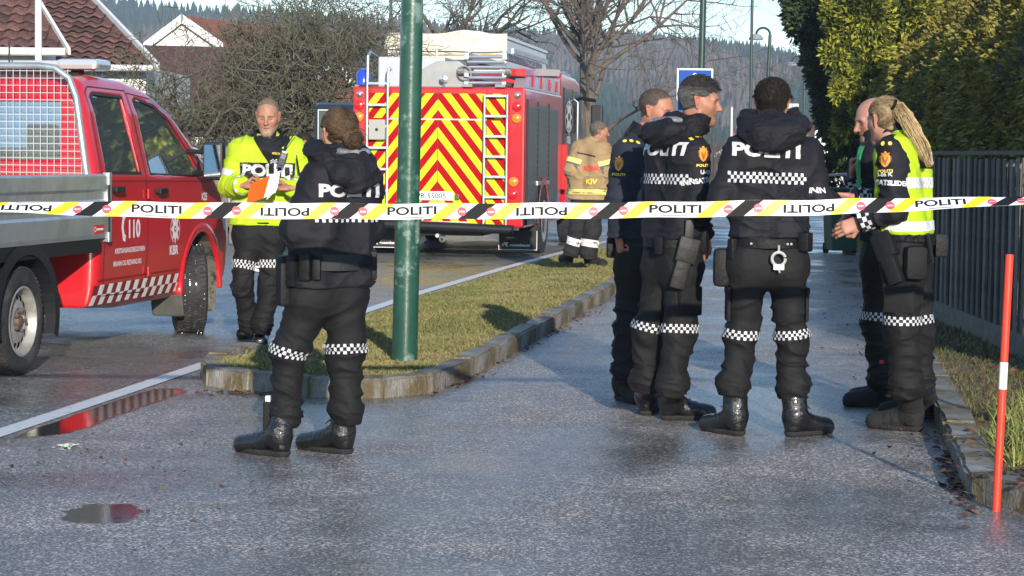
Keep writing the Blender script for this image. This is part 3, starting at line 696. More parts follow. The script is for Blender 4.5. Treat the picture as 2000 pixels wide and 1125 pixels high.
blob_tree('golden_conifer', bl, 46000, .085, (0.065, 0.085, 0.014), (0.27, 0.27, 0.03), .55, 37, 'bright yellow-green conifer at the far end of the hedge', (5.25, 31.6), 3.6)
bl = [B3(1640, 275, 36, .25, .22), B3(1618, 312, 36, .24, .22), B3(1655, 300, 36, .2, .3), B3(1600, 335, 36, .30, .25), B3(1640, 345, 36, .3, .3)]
blob_tree('low_shrub', bl, 2500, .10, (0.035, 0.06, 0.018), (0.09, 0.12, 0.03), .3, 41, 'low green shrub under the dark conifer beside the footpath', (5.6, 36), .8, .03, 'shrub')

# bare trees -----------------------------------------------------------------
def bare_tree(name, base, trunk, limbs, seed, label, ma, len0, r0, levels, kids, up=0.12, droop=0.0, twig=0.006, spread=.75, gnarl=.2, shrink=.66, seglen=.35, maxb=9000):
    rs = random.Random(seed); parts = [MB(), MB()]; cnt = [0]
    def rv(): return np.array([rs.gauss(0, 1), rs.gauss(0, 1), rs.gauss(0, 1)])
    def grow(p, d, ln, r, lv):
        if cnt[0] > maxb: return
        cnt[0] += 1
        ns = max(2, min(7, int(ln / seglen))); pts = [p]; rr = [r]; d = d / np.linalg.norm(d); ch = []
        for i in range(ns):
            d = d + rv() * gnarl * (.6 if lv == 0 else 1) + np.array([0, 0, up if lv < 3 else up * .3 - droop]); d /= np.linalg.norm(d)
            p = p + d * ln / ns; pts.append(p); rr.append(max(r * (1 - .72 * (i + 1) / ns), twig)); ch.append((p, d, rr[-1]))
        parts[0 if lv < 2 else 1].tube(pts, rr, 7 if lv == 0 else (5 if lv == 1 else 3), cap=False)
        if lv >= levels: return
        for k in range(kids[lv]):
            i = min(ns - 1, int(rs.uniform(.15 if lv else .35, 1.0) * ns)); cp, cdir, cr = ch[i]
            s = np.cross(cdir, rv()); s /= np.linalg.norm(s) + 1e-9
            nd_ = cdir * (1 - spread * .55) + s * spread * rs.uniform(.6, 1.1)
            grow(cp, nd_, ln * shrink * rs.uniform(.6, 1.15), max(min(cr * .8, r * .6), twig), lv + 1)
    root = empty(name, (0, 0, 0), 0, label, 'tree')
    parts[0].tube(*trunk, 9)
    for (p, d, ln, r) in limbs: grow(np.array(p, float), np.array(d, float), ln, r, 0)
    parts[0].build('trunk', ma, root, smooth=True); parts[1].build('crown', ma, root)
    return root
M_beech = mat('beech_bark', (0.105, 0.085, 0.068), .85, var=.35, vs=3)
M_apple = mat('lichen_bark', (0.085, 0.080, 0.050), .9, var=.45, vs=4, detail=6)
def limb_set(c, n, ln, r, seed, tilt=(.35, 1.0), zr=(0, 0)):
    rs = random.Random(seed); o = []
    for i in range(n):
        a = 6.283 * i / n + rs.uniform(-.4, .4); t = rs.uniform(*tilt)
        o.append(((c[0], c[1], c[2] + rs.uniform(*zr)), (math.cos(a) * math.sin(t), math.sin(a) * math.sin(t), math.cos(t)), ln * rs.uniform(.8, 1.15), r * rs.uniform(.7, 1.1)))
    return o
t0 = D(1152, 300, 62)
bare_tree('beech_tree', t0, ([(t0[0], 62, -.1), (t0[0], 62, 1.6), (t0[0] - .1, 62, 3.2), (t0[0] - .15, 62, 6.0), (t0[0], 62, 9)], [.32, .24, .22, .17, .08]),
          limb_set((t0[0], 62, 1.6), 12, 3.9, .085, 5, (.45, 1.25), (0, 2.6)) + limb_set((t0[0] - .1, 62, 3.0), 10, 4.6, .10, 6, (.2, 1.0), (0, 2.0)), 8,
          'large bare beech tree with wide spreading branches right of the fire engine', M_beech, 3, .15, 3, [8, 6, 5, 0], up=.05, twig=.0055, gnarl=.20, shrink=.58, seglen=.5, maxb=10500)
t1 = D(870, 300, 75)
bare_tree('bare_roadside_tree', t1, ([(t1[0], 75, -.1), (t1[0] + .1, 75, 2.5), (t1[0], 75, 5.5)], [.3, .22, .12]),
          limb_set((t1[0], 75, 2.8), 10, 3.2, .11, 15, (.5, 1.35), (0, 2.4)), 9, 'bare tree rising behind the cream box truck', M_beech, 3, .12, 3, [6, 5, 3, 0], up=.05, twig=.008, shrink=.62, maxb=2600)
t2 = D(575, 300, 44)
bare_tree('gnarled_fruit_tree', t2, ([(t2[0], 44, -.1), (t2[0] + .1, 44, 1.0), (t2[0] - .05, 44, 2.2)], [.20, .17, .13]),
          limb_set((t2[0], 44, 1.1), 12, 1.8, .07, 21, (.5, 1.5), (0, 1.1)) + limb_set((t2[0] + .2, 44.3, 1.9), 10, 1.75, .06, 22, (.1, 1.2), (0, .5)), 10,
          'gnarled greenish fruit tree with a dense bare crown behind the red pickup', M_apple, 2, .1, 3, [8, 7, 4, 0], up=.07, droop=.0, twig=.0065, gnarl=.38, spread=.95, shrink=.62, seglen=.2, maxb=6500)
t3 = D(355, 300, 43)
bare_tree('leaning_fruit_tree', t3, ([(t3[0], 43, -.1), (t3[0] - .05, 43, .9), (t3[0] + .1, 43, 1.7)], [.15, .12, .09]),
          limb_set((t3[0], 43, .9), 11, 1.5, .055, 26, (.5, 1.45), (0, .9)), 11,
          'low tangled fruit tree in front of the brown roofed house', M_apple, 2, .1, 3, [8, 7, 4, 0], up=.05, droop=.0, twig=.0065, gnarl=.38, spread=.95, shrink=.62, seglen=.2, maxb=4200)

# shrubs and brushwood at the roadside ------------------------------------------
def brush(name, x0, x1, Y, dy, n, h, col, seed, label, kind='stuff', w_=.012, zb=0.0):
    rs = np.random.RandomState(seed); bx = x0 + (x1 - x0) * rs.rand(n); by = Y + dy * rs.rand(n); hh = h * (.45 + .65 * rs.rand(n)) * (.6 + .7 * vnoise(np.c_[bx * 1.3, by, bx * 0], seed))
    lx = rs.normal(0, .3, n) * hh; ly = rs.normal(0, .3, n) * hh; a = rs.rand(n) * 3.14; wv = np.c_[np.cos(a), np.sin(a), np.zeros(n)] * w_
    B = np.c_[bx, by, np.full(n, zb - .05)]; Md = B + np.c_[lx * .3, ly * .3, hh * .55]; T = B + np.c_[lx, ly, hh]
    V = np.stack([B - wv, B + wv, Md - wv * .7, Md + wv * .7, T], 1).reshape(-1, 3); b = np.arange(n)[:, None] * 5
    F = (b + np.array([[0, 1, 3, 2]])).tolist() + (b + np.array([[2, 3, 4]])).tolist()
    c = np.array(col) * (.55 + .9 * rs.rand(n))[:, None]
    o = obj(name, V, F, mat('brushwood', (.08, .06, .05), .9, attr='col', spec=.2), cols=np.repeat(c, 5, 0)); return tag(o, label, 'brushwood', kind=kind)
brush('roadside_brushwood', -9, -2.6, 41.0, 1.5, 5200, 1.55, (.085, .060, .042), 3, 'brown tangle of bare garden shrubs behind the low wall')
brush('undergrowth', -9, -3.2, 46.0, 3, 3600, 2.2, (.075, .052, .042), 4, 'reddish brown thicket under the fruit trees', w_=.016)
brush('distant_thicket', 1, 40, 120, 50, 14000, 2.6, (.085, .068, .060), 5, 'grey-brown belt of bare trees at the foot of the hill', w_=.03)
brush('beech_hedge', 0.6, 5.2, 64, 5, 9000, 2.1, (.062, .046, .034), 7, 'bare brown brushwood under the beech tree', w_=.010)
brush('distant_woodland', -60, 1, 130, 50, 12000, 4.5, (.070, .060, .055), 6, 'grey-brown bare woodland behind the houses', w_=.035)

# low snowy stone wall and picket fence on the left --------------------------------
M_stone = mat('pale_stone', (.36, .36, .34), .85, orand=.3, var=.4, vs=5, bump=.6, bs=14)
wlr = empty('garden_stone_wall', (0, 0, 0), 0, 'low pale stone garden wall behind the picket fence', 'wall')
sm = []
for q in range(4):
    bm = bmesh.new(); bmesh.ops.create_icosphere(bm, subdivisions=1, radius=.5); rq = random.Random(q)
    for v in bm.verts: v.co = Vector((v.co.x * rq.uniform(.8, 1.1), v.co.y * rq.uniform(.8, 1.1), v.co.z * rq.uniform(.8, 1.1)))
    me = bpy.data.meshes.new('stone'); bm.to_mesh(me); bm.free(); me.materials.append(M_stone); sm.append(me)
rq = random.Random(8); k = 0
for row in range(5):
    x = -8.2
    while x < -3.0:
        wd = rq.uniform(.22, .40); o = bpy.data.objects.new('stone', sm[k % 4]); COL.objects.link(o); o.parent = wlr; k += 1
        o.location = (x + wd / 2, 39.6 + rq.uniform(-.04, .04), .16 + row * .30 + rq.uniform(-.02, .02)); o.scale = (wd * 1.08, .45, .34); o.rotation_euler = (rq.uniform(-.2, .2), rq.uniform(-.2, .2), rq.uniform(-.3, .3)); x += wd
M_picket = mat('picket_wood', (.13, .118, .095), .9, orand=.3, var=.35, vs=5, bump=.5, bs=20, bstretch=(1, 1, .1))
pk = empty('picket_fence', (0, 0, 0), 0, 'grey-brown upright picket fence behind the pickup mirror', 'fence')
mb = MB(); mb.prism([(-.045, 0), (.045, 0), (.045, 1.0), (0, 1.06), (-.045, 1.0)], -.012, .012, 'y'); o0 = mb.build('picket', M_picket, pk); o0.location = (-8, 33, .05)
x = -7.88
while x < -2.9:
    o = o0.copy(); COL.objects.link(o); o.location = (x, 33 + .03 * math.sin(x * 3), .05); o.rotation_euler = (0, random.uniform(-.02, .02), 0); o.scale = (1, 1, random.uniform(1.12, 1.20)); o.parent = pk; x += .118
MB().box((-8.1, 33.02, .35), (-2.9, 33.06, .45)).box((-8.1, 33.02, .95), (-2.9, 33.06, 1.05)).build('rail', M_picket, pk)

# houses --------------------------------------------------------------------------
M_wwall = mat('white_cladding', (.62, .62, .58), .7, var=.08, vs=3, bump=.2, bs=3, bstretch=(.2, .2, 12))
M_trim = mat('white_trim', (.62, .62, .60), .55, var=.06, vs=6)
M_tile = mat('brown_roof_tile', (.075, .033, .027), .8, orand=.4, var=.5, vs=6, bump=.4, bs=20, dirt=((.20, .17, .13), 16, .56, .72), detail=8)
M_red = mat('red_roof', (.23, .075, .04), .8, var=.45, vs=4, bump=.8, bs=6, bstretch=(1, 1, 3))
M_dark = mat('dark_slate', (.03, .032, .04), .7, var=.3, vs=4)
M_pane = mat('window_dark', (.02, .025, .03), .08, spec=.6)
def tile_mesh(w_, l_):
    v, f = [], []; n = 8
    for j in range(2):
        for i in range(n + 1):
            t = i / n; z = .028 * math.sin(t * 2 * math.pi) + (.065 if j == 0 else 0)
            v.append((w_ * t, l_ * j, z))
    v += [(p[0], p[1], p[2] - .03) for p in v[:n + 1]]; k = 2 * (n + 1)
    for i in range(n): f.append((i, i + 1, n + 2 + i, n + 1 + i)); f.append((i + 1, i, k + i, k + i + 1))
    me = bpy.data.meshes.new('tile'); me.from_pydata(v, [], f); me.materials.append(M_tile); me.polygons.foreach_set('use_smooth', [True] * len(me.polygons)); return me
TM = tile_mesh(.30, .36)
def tiled_plane(parent, O, ux, uy, nu, nv, inside_f, tm=TM, wu=.295, wv=.33):
    """roof tiles, one object each, on the plane O + u ux + v uy (unit vectors)"""
    ux, uy = Vector(ux).normalized(), Vector(uy).normalized(); n = ux.cross(uy); q = Matrix((ux, uy, n)).transposed().to_euler(); c = 0
    for j in range(nv):
        for i in range(nu):
            if not inside_f(i * wu + wu / 2, j * wv + wv / 2): continue
            o = bpy.data.objects.new('tile', tm); COL.objects.link(o); o.parent = parent
            o.location = Vector(O) + ux * (i * wu) + uy * (j * wv) + n * (.02 + random.uniform(-.006, .006)); o.rotation_euler = q; c += 1
    return c
# nearest house: steep brown tiled roof running down to the right, with a lower porch roof in front
h1 = empty('tiled_house', (0, 0, 0), 0, 'white house with steep brown tiled roof at the far left', 'house')
YH = 50.0
def PX(x, y, Y=YH): return Vector(D(x, y, Y))
eR = PX(300, 128, 47.0); tR = PX(165, -14, 51.5)            # verge from eave corner up to the ridge
eL = eR + Vector((-9, 0, 0)); tL = tR + Vector((-9, 0, 0))
MB().add([eL, eR, tR, tL, eL - Vector((0, 0, .12)), eR - Vector((0, 0, .12)), tR - Vector((0, 0, .12)), tL - Vector((0, 0, .12))], [(0, 1, 2, 3), (4, 7, 6, 5), (0, 4, 5, 1), (1, 5, 6, 2), (2, 6, 7, 3), (3, 7, 4, 0)]).build('roof', M_tile, h1)
rf1 = [o for o in h1.children if o.name.startswith('roof')][0]
up_ = (tR - eR); O = Vector((PX(-60, 128, 47).x, eR.y, eR.z)); uy = Vector((0, up_.y, up_.z)); LU = uy.length; slope = up_.x / LU
tiled_plane(rf1, O, (1, 0, 0), uy, 16, 22, lambda u, v: O.x + u < eR.x + slope * v - .1 and v < LU)
vb = MB(); dv = (up_).normalized(); vb.obox((eR + tR) / 2 + Vector((.06, -.05, .02)), dv * (up_.length / 2 + .15), Vector((.035, 0, 0)), Vector((0, -.02, .085))); vb.build('bargeboard', M_trim, h1)
MB().tube([eL + Vector((0, -.06, -.06)), eR + Vector((0, -.06, -.06))], .07, 8).build('gutter', M_trim, h1)
MB().box((eL.x, eR.y + .5, -.05), (eR.x - .25, eR.y + 7, eR.z)).build('wall', M_wwall, h1)
pe = PX(128, 97, 44.5); pt = PX(62, -12, 46.4); peL = pe + Vector((-5, 0, 0)); ptL = pt + Vector((-5, 0, 0)); dz = Vector((0, 0, .1))
MB().add([peL, pe, pt, ptL, peL - dz, pe - dz, pt - dz, ptL - dz], [(0, 1, 2, 3), (4, 7, 6, 5), (0, 4, 5, 1), (1, 5, 6, 2), (2, 6, 7, 3), (3, 7, 4, 0)]).build('porch_roof', M_tile, h1)
pr = [o for o in h1.children if o.name.startswith('porch_roof')][0]
up2 = pt - pe; uy2 = Vector((0, up2.y, up2.z)); O2 = Vector((PX(-30, 97, 44.5).x, pe.y, pe.z)); LU2 = uy2.length; sl2 = up2.x / LU2
tiled_plane(pr, O2, (1, 0, 0), uy2, 8, 14, lambda u, v: O2.x + u < pe.x + sl2 * v - .08 and v < LU2)
MB().obox((pe + pt) / 2 + Vector((.05, -.05, .02)), up2.normalized() * (up2.length / 2 + .12), Vector((.03, 0, 0)), Vector((0, -.02, .065))).build('bargeboard', M_trim, h1)
MB().tube([peL + Vector((0, -.08, -.05)), pe + Vector((.02, -.08, -.05))], .085, 8).build('gutter', M_trim, h1)
MB().box((peL.x, pe.y + .35, -.05), (PX(85, 110, 44.9).x, pe.y + 1.6, pe.z - .02)).build('porch_wall', M_wwall, h1)
MB().box((PX(92, 120, 44.9).x, pe.y + .6, pe.z - .55), (PX(150, 120, 44.9).x, pe.y + .66, pe.z - .2)).build('window', M_pane, h1)
fp0 = D(75, 130, 30); fl = empty('white_flagpole', (fp0[0], 30, -.05), 0, 'white painted flagpole standing in front of the tiled house', 'pole')
MB().tube([(0, 0, 0), (0, 0, 5)], [.052, .045], 12).build('shaft', M_trim, fl, smooth=True); MB().tube([(0, 0, 0), (0, 0, .35)], .08, 12).build('base', M_trim, fl, smooth=True)

# white gable house
def gable_house(name, label, pL, pT, pR, Y, depth, wz0, roofm, wallm, over=.2, side=1, low=None):
    h = empty(name, (0, 0, 0), 0, label, 'house'); a, t, b = [np.array(D(*p, Y)) for p in (pL, pT, pR)]
    dvec = np.array([depth * side * .35, depth, 0])
    q = lambda p: np.array(p)
    MB().add([(a[0] + over, Y, wz0), (b[0] - over, Y, wz0), (b[0] - over, Y, b[2] - .02), (t[0], Y, t[2] - .11), (a[0] + over, Y, a[2] - .02)] + [tuple(q(p) + dvec) for p in ((a[0] + over, Y, wz0), (b[0] - over, Y, wz0), (b[0] - over, Y, b[2] - .1), (t[0], Y, t[2] - .25), (a[0] + over, Y, a[2] - .1))],
             [(0, 1, 2, 3, 4), (1, 6, 7, 2), (0, 4, 9, 5), (5, 9, 8, 7, 6)]).build('wall', wallm, h)
    for nm, p0 in (('roof', a), ('roof', b)):
        f0, f1 = q(p0) + (0, -.15, 0), q(t) + (0, -.15, 0)
        e = MB(); z = np.array([0, 0, .10]); e.add([f0, f1, f1 + dvec, f0 + dvec, f0 - z, f1 - z, f1 + dvec - z, f0 + dvec - z], [(0, 1, 2, 3), (4, 7, 6, 5), (0, 4, 5, 1), (1, 5, 6, 2), (2, 6, 7, 3), (3, 7, 4, 0)]); e.build(nm, roofm, h)
        dd = (f1 - f0); ln = np.linalg.norm(dd)
        MB().obox((f0 + f1) / 2 + np.array([0, -.04, -.10]), dd / 2 * 1.02, (0, .025, 0), (0, 0, .13)).build('bargeboard', M_trim, h)
    return h
g2 = gable_house('white_gable_house', 'white gabled house with orange-red tiled roof behind the fruit trees', (283, 86), (357, 30), (437, 86), 62, 9, -.05, M_red, M_trim, side=1)
p0, p1, p2, p3 = D(275, 88, 60), D(560, 94, 60), D(560, 250, 56), D(275, 250, 56)
MB().add([p0, p1, p2, p3] + [p + np.array([0, .2, -.15]) for p in (p0, p1, p2, p3)], [(0, 3, 2, 1), (4, 5, 6, 7), (0, 4, 7, 3), (1, 2, 6, 5)]).build('lower_roof', M_tile, g2)
w0 = D(275, 262, 56.4); w1 = D(560, 262, 56.4); MB().box((w0[0], 56.5, -.05), (w1[0], 60, p3[2])).build('lower_wall', M_wwall, g2)
g3 = gable_house('slate_roof_house', 'house with dark slate and red roofs half hidden left of the fire engine', (520, 250), (652, 112), (800, 285), 66, 8, -.05, M_dark, mat('red_gable', (.16, .06, .04), .8, var=.4, vs=3), side=-1)
a_, b_ = D(700, 95, 70), D(640, 190, 68)
# far houses to the right
g4 = gable_house('brown_roof_house', 'distant white house with brown roof and pale chimney beyond the officers', (1480, 280), (1540, 232), (1600, 285), 95, 8, -.05, M_tile, M_wwall, side=1)
pa, pb = D(1475, 258, 92), D(1622, 236, 92)
MB().add([D(1535, 234, 93), D(1600, 236, 93), D(1612, 285, 90), D(1520, 285, 90)], [(0, 3, 2, 1)]).build('front_roof', M_tile, g4)
ch = D(1546, 228, 92.5); MB().box((ch[0] - .28, 92.4, ch[2] - .6), (ch[0] + .28, 93, ch[2] + .55)).build('chimney', mat('pale_render', (.5, .5, .46), .8), g4)
g5 = gable_house('white_far_house', 'small bright white gabled house at the end of the footpath', (1590, 262), (1602, 228), (1650, 275), 80, 6, -.05, M_dark, M_trim, side=1, over=.05)
g6 = gable_house('low_far_house', 'low pale house far beyond the path end', (1395, 300), (1412, 292), (1432, 300), 150, 8, -.05, M_dark, M_wwall, side=1, over=.1)
# flagpole far away
fp = D(1428, 290, 110); f2 = empty('far_flagpole', (fp[0], 110, -.05), 0, 'thin white flagpole with red pennant far beyond the officers', 'pole')
MB().tube([(0, 0, 0), (0, 0, D(1428, 207, 110)[2])], [.06, .05], 8).build('shaft', M_trim, f2)
MB().add([(.05, 0, 2.9), (.42, .05, 1.9), (.4, .1, 1.1), (.05, 0, 1.2), (.05, .02, 2.9), (.42, .07, 1.9), (.4, .12, 1.1), (.05, .02, 1.2)], [(0, 3, 2, 1), (4, 5, 6, 7)]).build('pennant', mat('pennant_red', (.4, .06, .06), .8), f2)

# lamp posts ------------------------------------------------------------------------
M_green = mat('green_pole_paint', (0.016, 0.062, 0.042), .32, var=.3, vs=5, coat=.2, dirt=((.12, .19, .16), 3.8, .54, .60), bump=.15, bs=20)
M_green2 = mat('dark_green_metal', (.018, .045, .035), .4, var=.2, vs=5)
pb_ = G(789, 706, 0.11)
pl = empty('green_lamp_post', (pb_[0], pb_[1] + .08, .08), 0, 'thick glossy green lamp post at the near end of the grass island', 'lamp post')
lean = .012
MB().tube([(0, 0, 0), (lean * 1.0, 0, 1.0)], [.083, .081], 28).tube([(lean * .95, 0, 0.93), (lean * 1.05, 0, 1.05)], [.090, .090], 28).tube([(lean * 1.04, 0, 1.05), (lean * 5.5, 0, 5.5)], [.074, .064], 28).build('post', M_green, pl, smooth=True)
MB().box((.060, -.06, .78), (.092, .02, .95)).build('service_hatch', M_green, pl, bevel=.006)
MB().tube([(lean * 5.5, 0, 5.5), (lean * 5.5 - .3, .1, 6.1), (lean * 5.5 - 1.0, .3, 6.3)], [.05, .045, .04], 12).build('arm', M_green, pl, smooth=True)
MB().obox((lean * 5.5 - 1.3, .38, 6.3), (.35, .1, 0), (-.04, .14, 0), (0, 0, .06)).build('lamp_head', M_green, pl, bevel=.03)
def lamp(name, px0, py0, px1, py1, Y, r, label, arm=None):
    b = D(px1, py1, Y); t = D(px0, py0, Y); sl = (t[0] - b[0]) / (t[2] - b[2]); x0 = b[0] - sl * b[2]
    e = empty(name, (x0, Y, -.05), 0, label, 'lamp post'); topz = t[2] + .05
    MB().tube([(0, 0, 0), (sl * topz, 0, topz)], [r * 1.15, r], 12).build('post', M_green2, e, smooth=True)
    if arm:
        hx, rad = arm; tx = sl * topz; pts = [(tx + hx * (1 - math.cos(a)) * rad, 0, topz + math.sin(a) * rad) for a in np.linspace(0, math.pi, 10)]
        MB().tube(pts, r * .7, 8).build('arm', M_green2, e, smooth=True); q = pts[-1]
        MB().lathe([(.02, .02), (0, .12), (-.10, .20), (-.14, .19), (-.15, .02)], 14, 'z', q).build('lamp_head', mat('lamp_grey', (.22, .25, .27), .4), e, smooth=True)
    return e
lamp('tall_lamp_post', 1375, -60, 1370, 130, 41, .060, 'green post carrying the blue path sign')
lamp('slim_lamp_post', 1470, -60, 1466, 220, 46, .030, 'slim dark green post just left of the curved lamp')
lamp('curved_street_lamp', 1504, 68, 1500, 150, 60, .045, 'street lamp with a hooked arm and bell shaped head', (-1, .19))
lamp('distant_street_lamp', 1571, 122, 1570, 260, 85, .05, 'distant street lamp in front of the wooded hill', (-1, .24))
lamp('slim_background_post', 764, -40, 763, 60, 58, .04, 'thin dark post showing above the box truck')
# sign
sc_ = D(1357, 176, 40.8); W_, H_ = .335, .40
sg = empty('path_sign', (sc_[0], 40.8, sc_[2]), 0, 'blue square footpath and cycle path sign with white border', 'sign')
MB().prism([(-W_, -H_), (W_, -H_), (W_, H_), (-W_, H_)], 0, .02, 'y').build('back_plate', mat('sign_white', (.72, .73, .74), .4), sg, bevel=.004)
MB().prism([(-W_ + .03, -H_ + .03), (W_ - .03, -H_ + .03), (W_ - .03, H_ - .03), (-W_ + .03, H_ - .03)], -.006, -.002, 'y').build('blue_face', mat('sign_blue', (.004, .060, .30), .5, spec=.15), sg)
fig = [circ(.0, .27, .045, n=12), [(-.05, .21), (.05, .21), (.09, .05), (.05, .04), (.04, .0), (-.04, 0), (-.05, .04), (-.09, .05)], [(-.04, 0), (-.005, 0), (-.02, -.12), (-.05, -.12)], [(.005, 0), (.04, 0), (.06, -.12), (.03, -.12)], circ(-.14, .12, .03, n=10), [(-.18, .08), (-.11, .08), (-.10, -.12), (-.19, -.12)]]
fig += ring2d(-.13, -.24, .075, .095, 18) + ring2d(.12, -.24, .075, .095, 18) + [[(-.13, -.25), (-.04, -.14), (-.02, -.155), (-.11, -.26)], [(-.05, -.15), (.08, -.15), (.08, -.17), (-.05, -.17)], [(.06, -.13), (.08, -.13), (.13, -.24), (.11, -.24)]]
flat_decal('pictogram', poly2d(fig), (0, -.009, 0), (1, 0, 0), (0, 0, 1), mat('sign_print', (.75, .76, .77), .5), sg)
MB().box((-W_ * .6, .02, .12), (W_ * .6, .05, .17)).box((-W_ * .6, .02, -.17), (W_ * .6, .05, -.12)).box((.02, .04, -.2), (.14, .18, .2)).build('bracket', mat('zinc', (.4, .41, .42), .45, .6), sg)
# marker stick
mk = G(1945, 998); mt = np.array(D(1972, 497, mk[1] + .02)); e = empty('snow_marker_stick', (mk[0], mk[1], -.05), 0, 'slim leaning red marker stick with a white band by the kerb', 'marker stick')
v_ = mt - np.array([mk[0], mk[1], -.05]); M_mk = mat('fluor_red', (.72, .045, .02), .35, coat=.2)
a0, a1 = .50, .60
MB().tube([(0, 0, 0), v_ * a0], .0165, 14).tube([v_ * a1, v_], .0165, 14).build('stick', M_mk, e, smooth=True)
MB().tube([v_ * a0, v_ * a1], .0172, 14).build('reflective_band', mat('reflex_white', (.75, .75, .73), .35), e, smooth=True)
# trees past the hedge on the right (they show in the pickup's windows) and small things at the path's far end
for i, (x, y_, h_) in enumerate(((8.7, 34.5, 5.6), (10.6, 39.5, 6.6), (13.6, 47, 7.6))):
    bl = [(x + random.uniform(-.7, .7), y_ + random.uniform(-.7, .7), h_ * q, 1.9, 1.9, 1.3) for q in (.3, .55, .8, 1.0)]
    blob_tree('garden_conifer', bl, 5000, .38, (0.018, 0.032, 0.014), (0.05, 0.07, 0.02), .2, 60 + i, ('nearest', 'middle', 'farthest')[i] + ' of three dark garden conifers past the hedge', (x, y_), h_ * 1.1, .12)
bp_ = D(1650, 372, 33); bn = empty('green_bin', (bp_[0], 33, 0), .1, 'green wheeled bin standing beside the far footpath', 'bin')
MB().prism([(-.24, .06), (.24, .06), (.28, .95), (-.28, .95)], -.25, .25, 'y').build('body', mat('bin_green', (.02, .085, .05), .5), bn, bevel=.02); MB().box((-.30, -.28, .955), (.30, .30, 1.0)).build('lid', MATS['bin_green'], bn, bevel=.015)
for s_ in (-1, 1): MB().lathe([(-.03, .08), (.03, .08)], 14, 'x', (s_ * .22, .22, .085)).build('wheel', mat('bin_tyre', (.02, .02, .02), .8), bn)
rb_ = D(1616, 372, 34); rb = empty('far_barrier', (rb_[0], 34, 0), 0, 'thin red and white barrier with pale top rail at the path end', 'barrier')
for dx in (0, .42): 
    for k in range(6): MB().tube([(dx, 0, k * .2), (dx, 0, k * .2 + .2)], .018, 8).build('post_band', mat('barrier_red', (.5, .05, .04), .5) if k % 2 else M_trim, rb)
MB().tube([(-.05, 0, 1.17), (.47, 0, 1.21)], .022, 8).build('top_rail', M_trim, rb)
# ================================================================== VEHICLES
M_vred = mat('van_red_paint', (0.46, 0.012, 0.018), .32, coat=.6, var=.10, vs=1.5, dirt=((.30, .06, .05), 2.2, .58, .85))
M_tred = mat('fire_red_paint', (0.42, 0.005, 0.010), .32, coat=.6, var=.06, vs=2)
M_glass = mat('vehicle_glass', (.16, .19, .185), .02, trans=.75, ior=1.45, spec=.7)
M_black = mat('black_plastic', (.011, .0115, .013), .5, var=.2, vs=8, spec=.35)
M_rubber = mat('tyre_rubber', (.020, .020, .021), .8, var=.4, vs=12, bump=.5, bs=40, dirt=((.07, .065, .06), 5, .5, .75))
M_alu = mat('brushed_aluminium', (.46, .48, .50), .42, .75, var=.12, vs=4, dirt=((.26, .27, .28), 3, .5, .8))
M_galv = mat('galvanised_tube', (.42, .45, .44), .38, .7, var=.2, vs=9)
M_rim = mat('steel_rim', (.34, .335, .31), .45, .35, var=.2, vs=8, dirt=((.16, .145, .11), 6, .48, .72))
M_chrome = mat('bright_metal', (.7, .7, .7), .2, .9)
M_white = mat('white_print', (.70, .69, .68), .45)
M_liner = mat('mud_spattered_liner', (.10, .095, .075), .9, var=.3, vs=9, dirt=((.02, .02, .018), 11, .52, .6))
M_amber = mat('amber_lens', (.75, .20, .01), .2, coat=.5)
M_redl = mat('red_lens', (.55, .012, .012), .2, coat=.5)
M_inner = mat('cab_interior', (.10, .11, .105), .8, var=.2, vs=5)
M_cream = mat('cab_trim', (.34, .36, .33), .7)

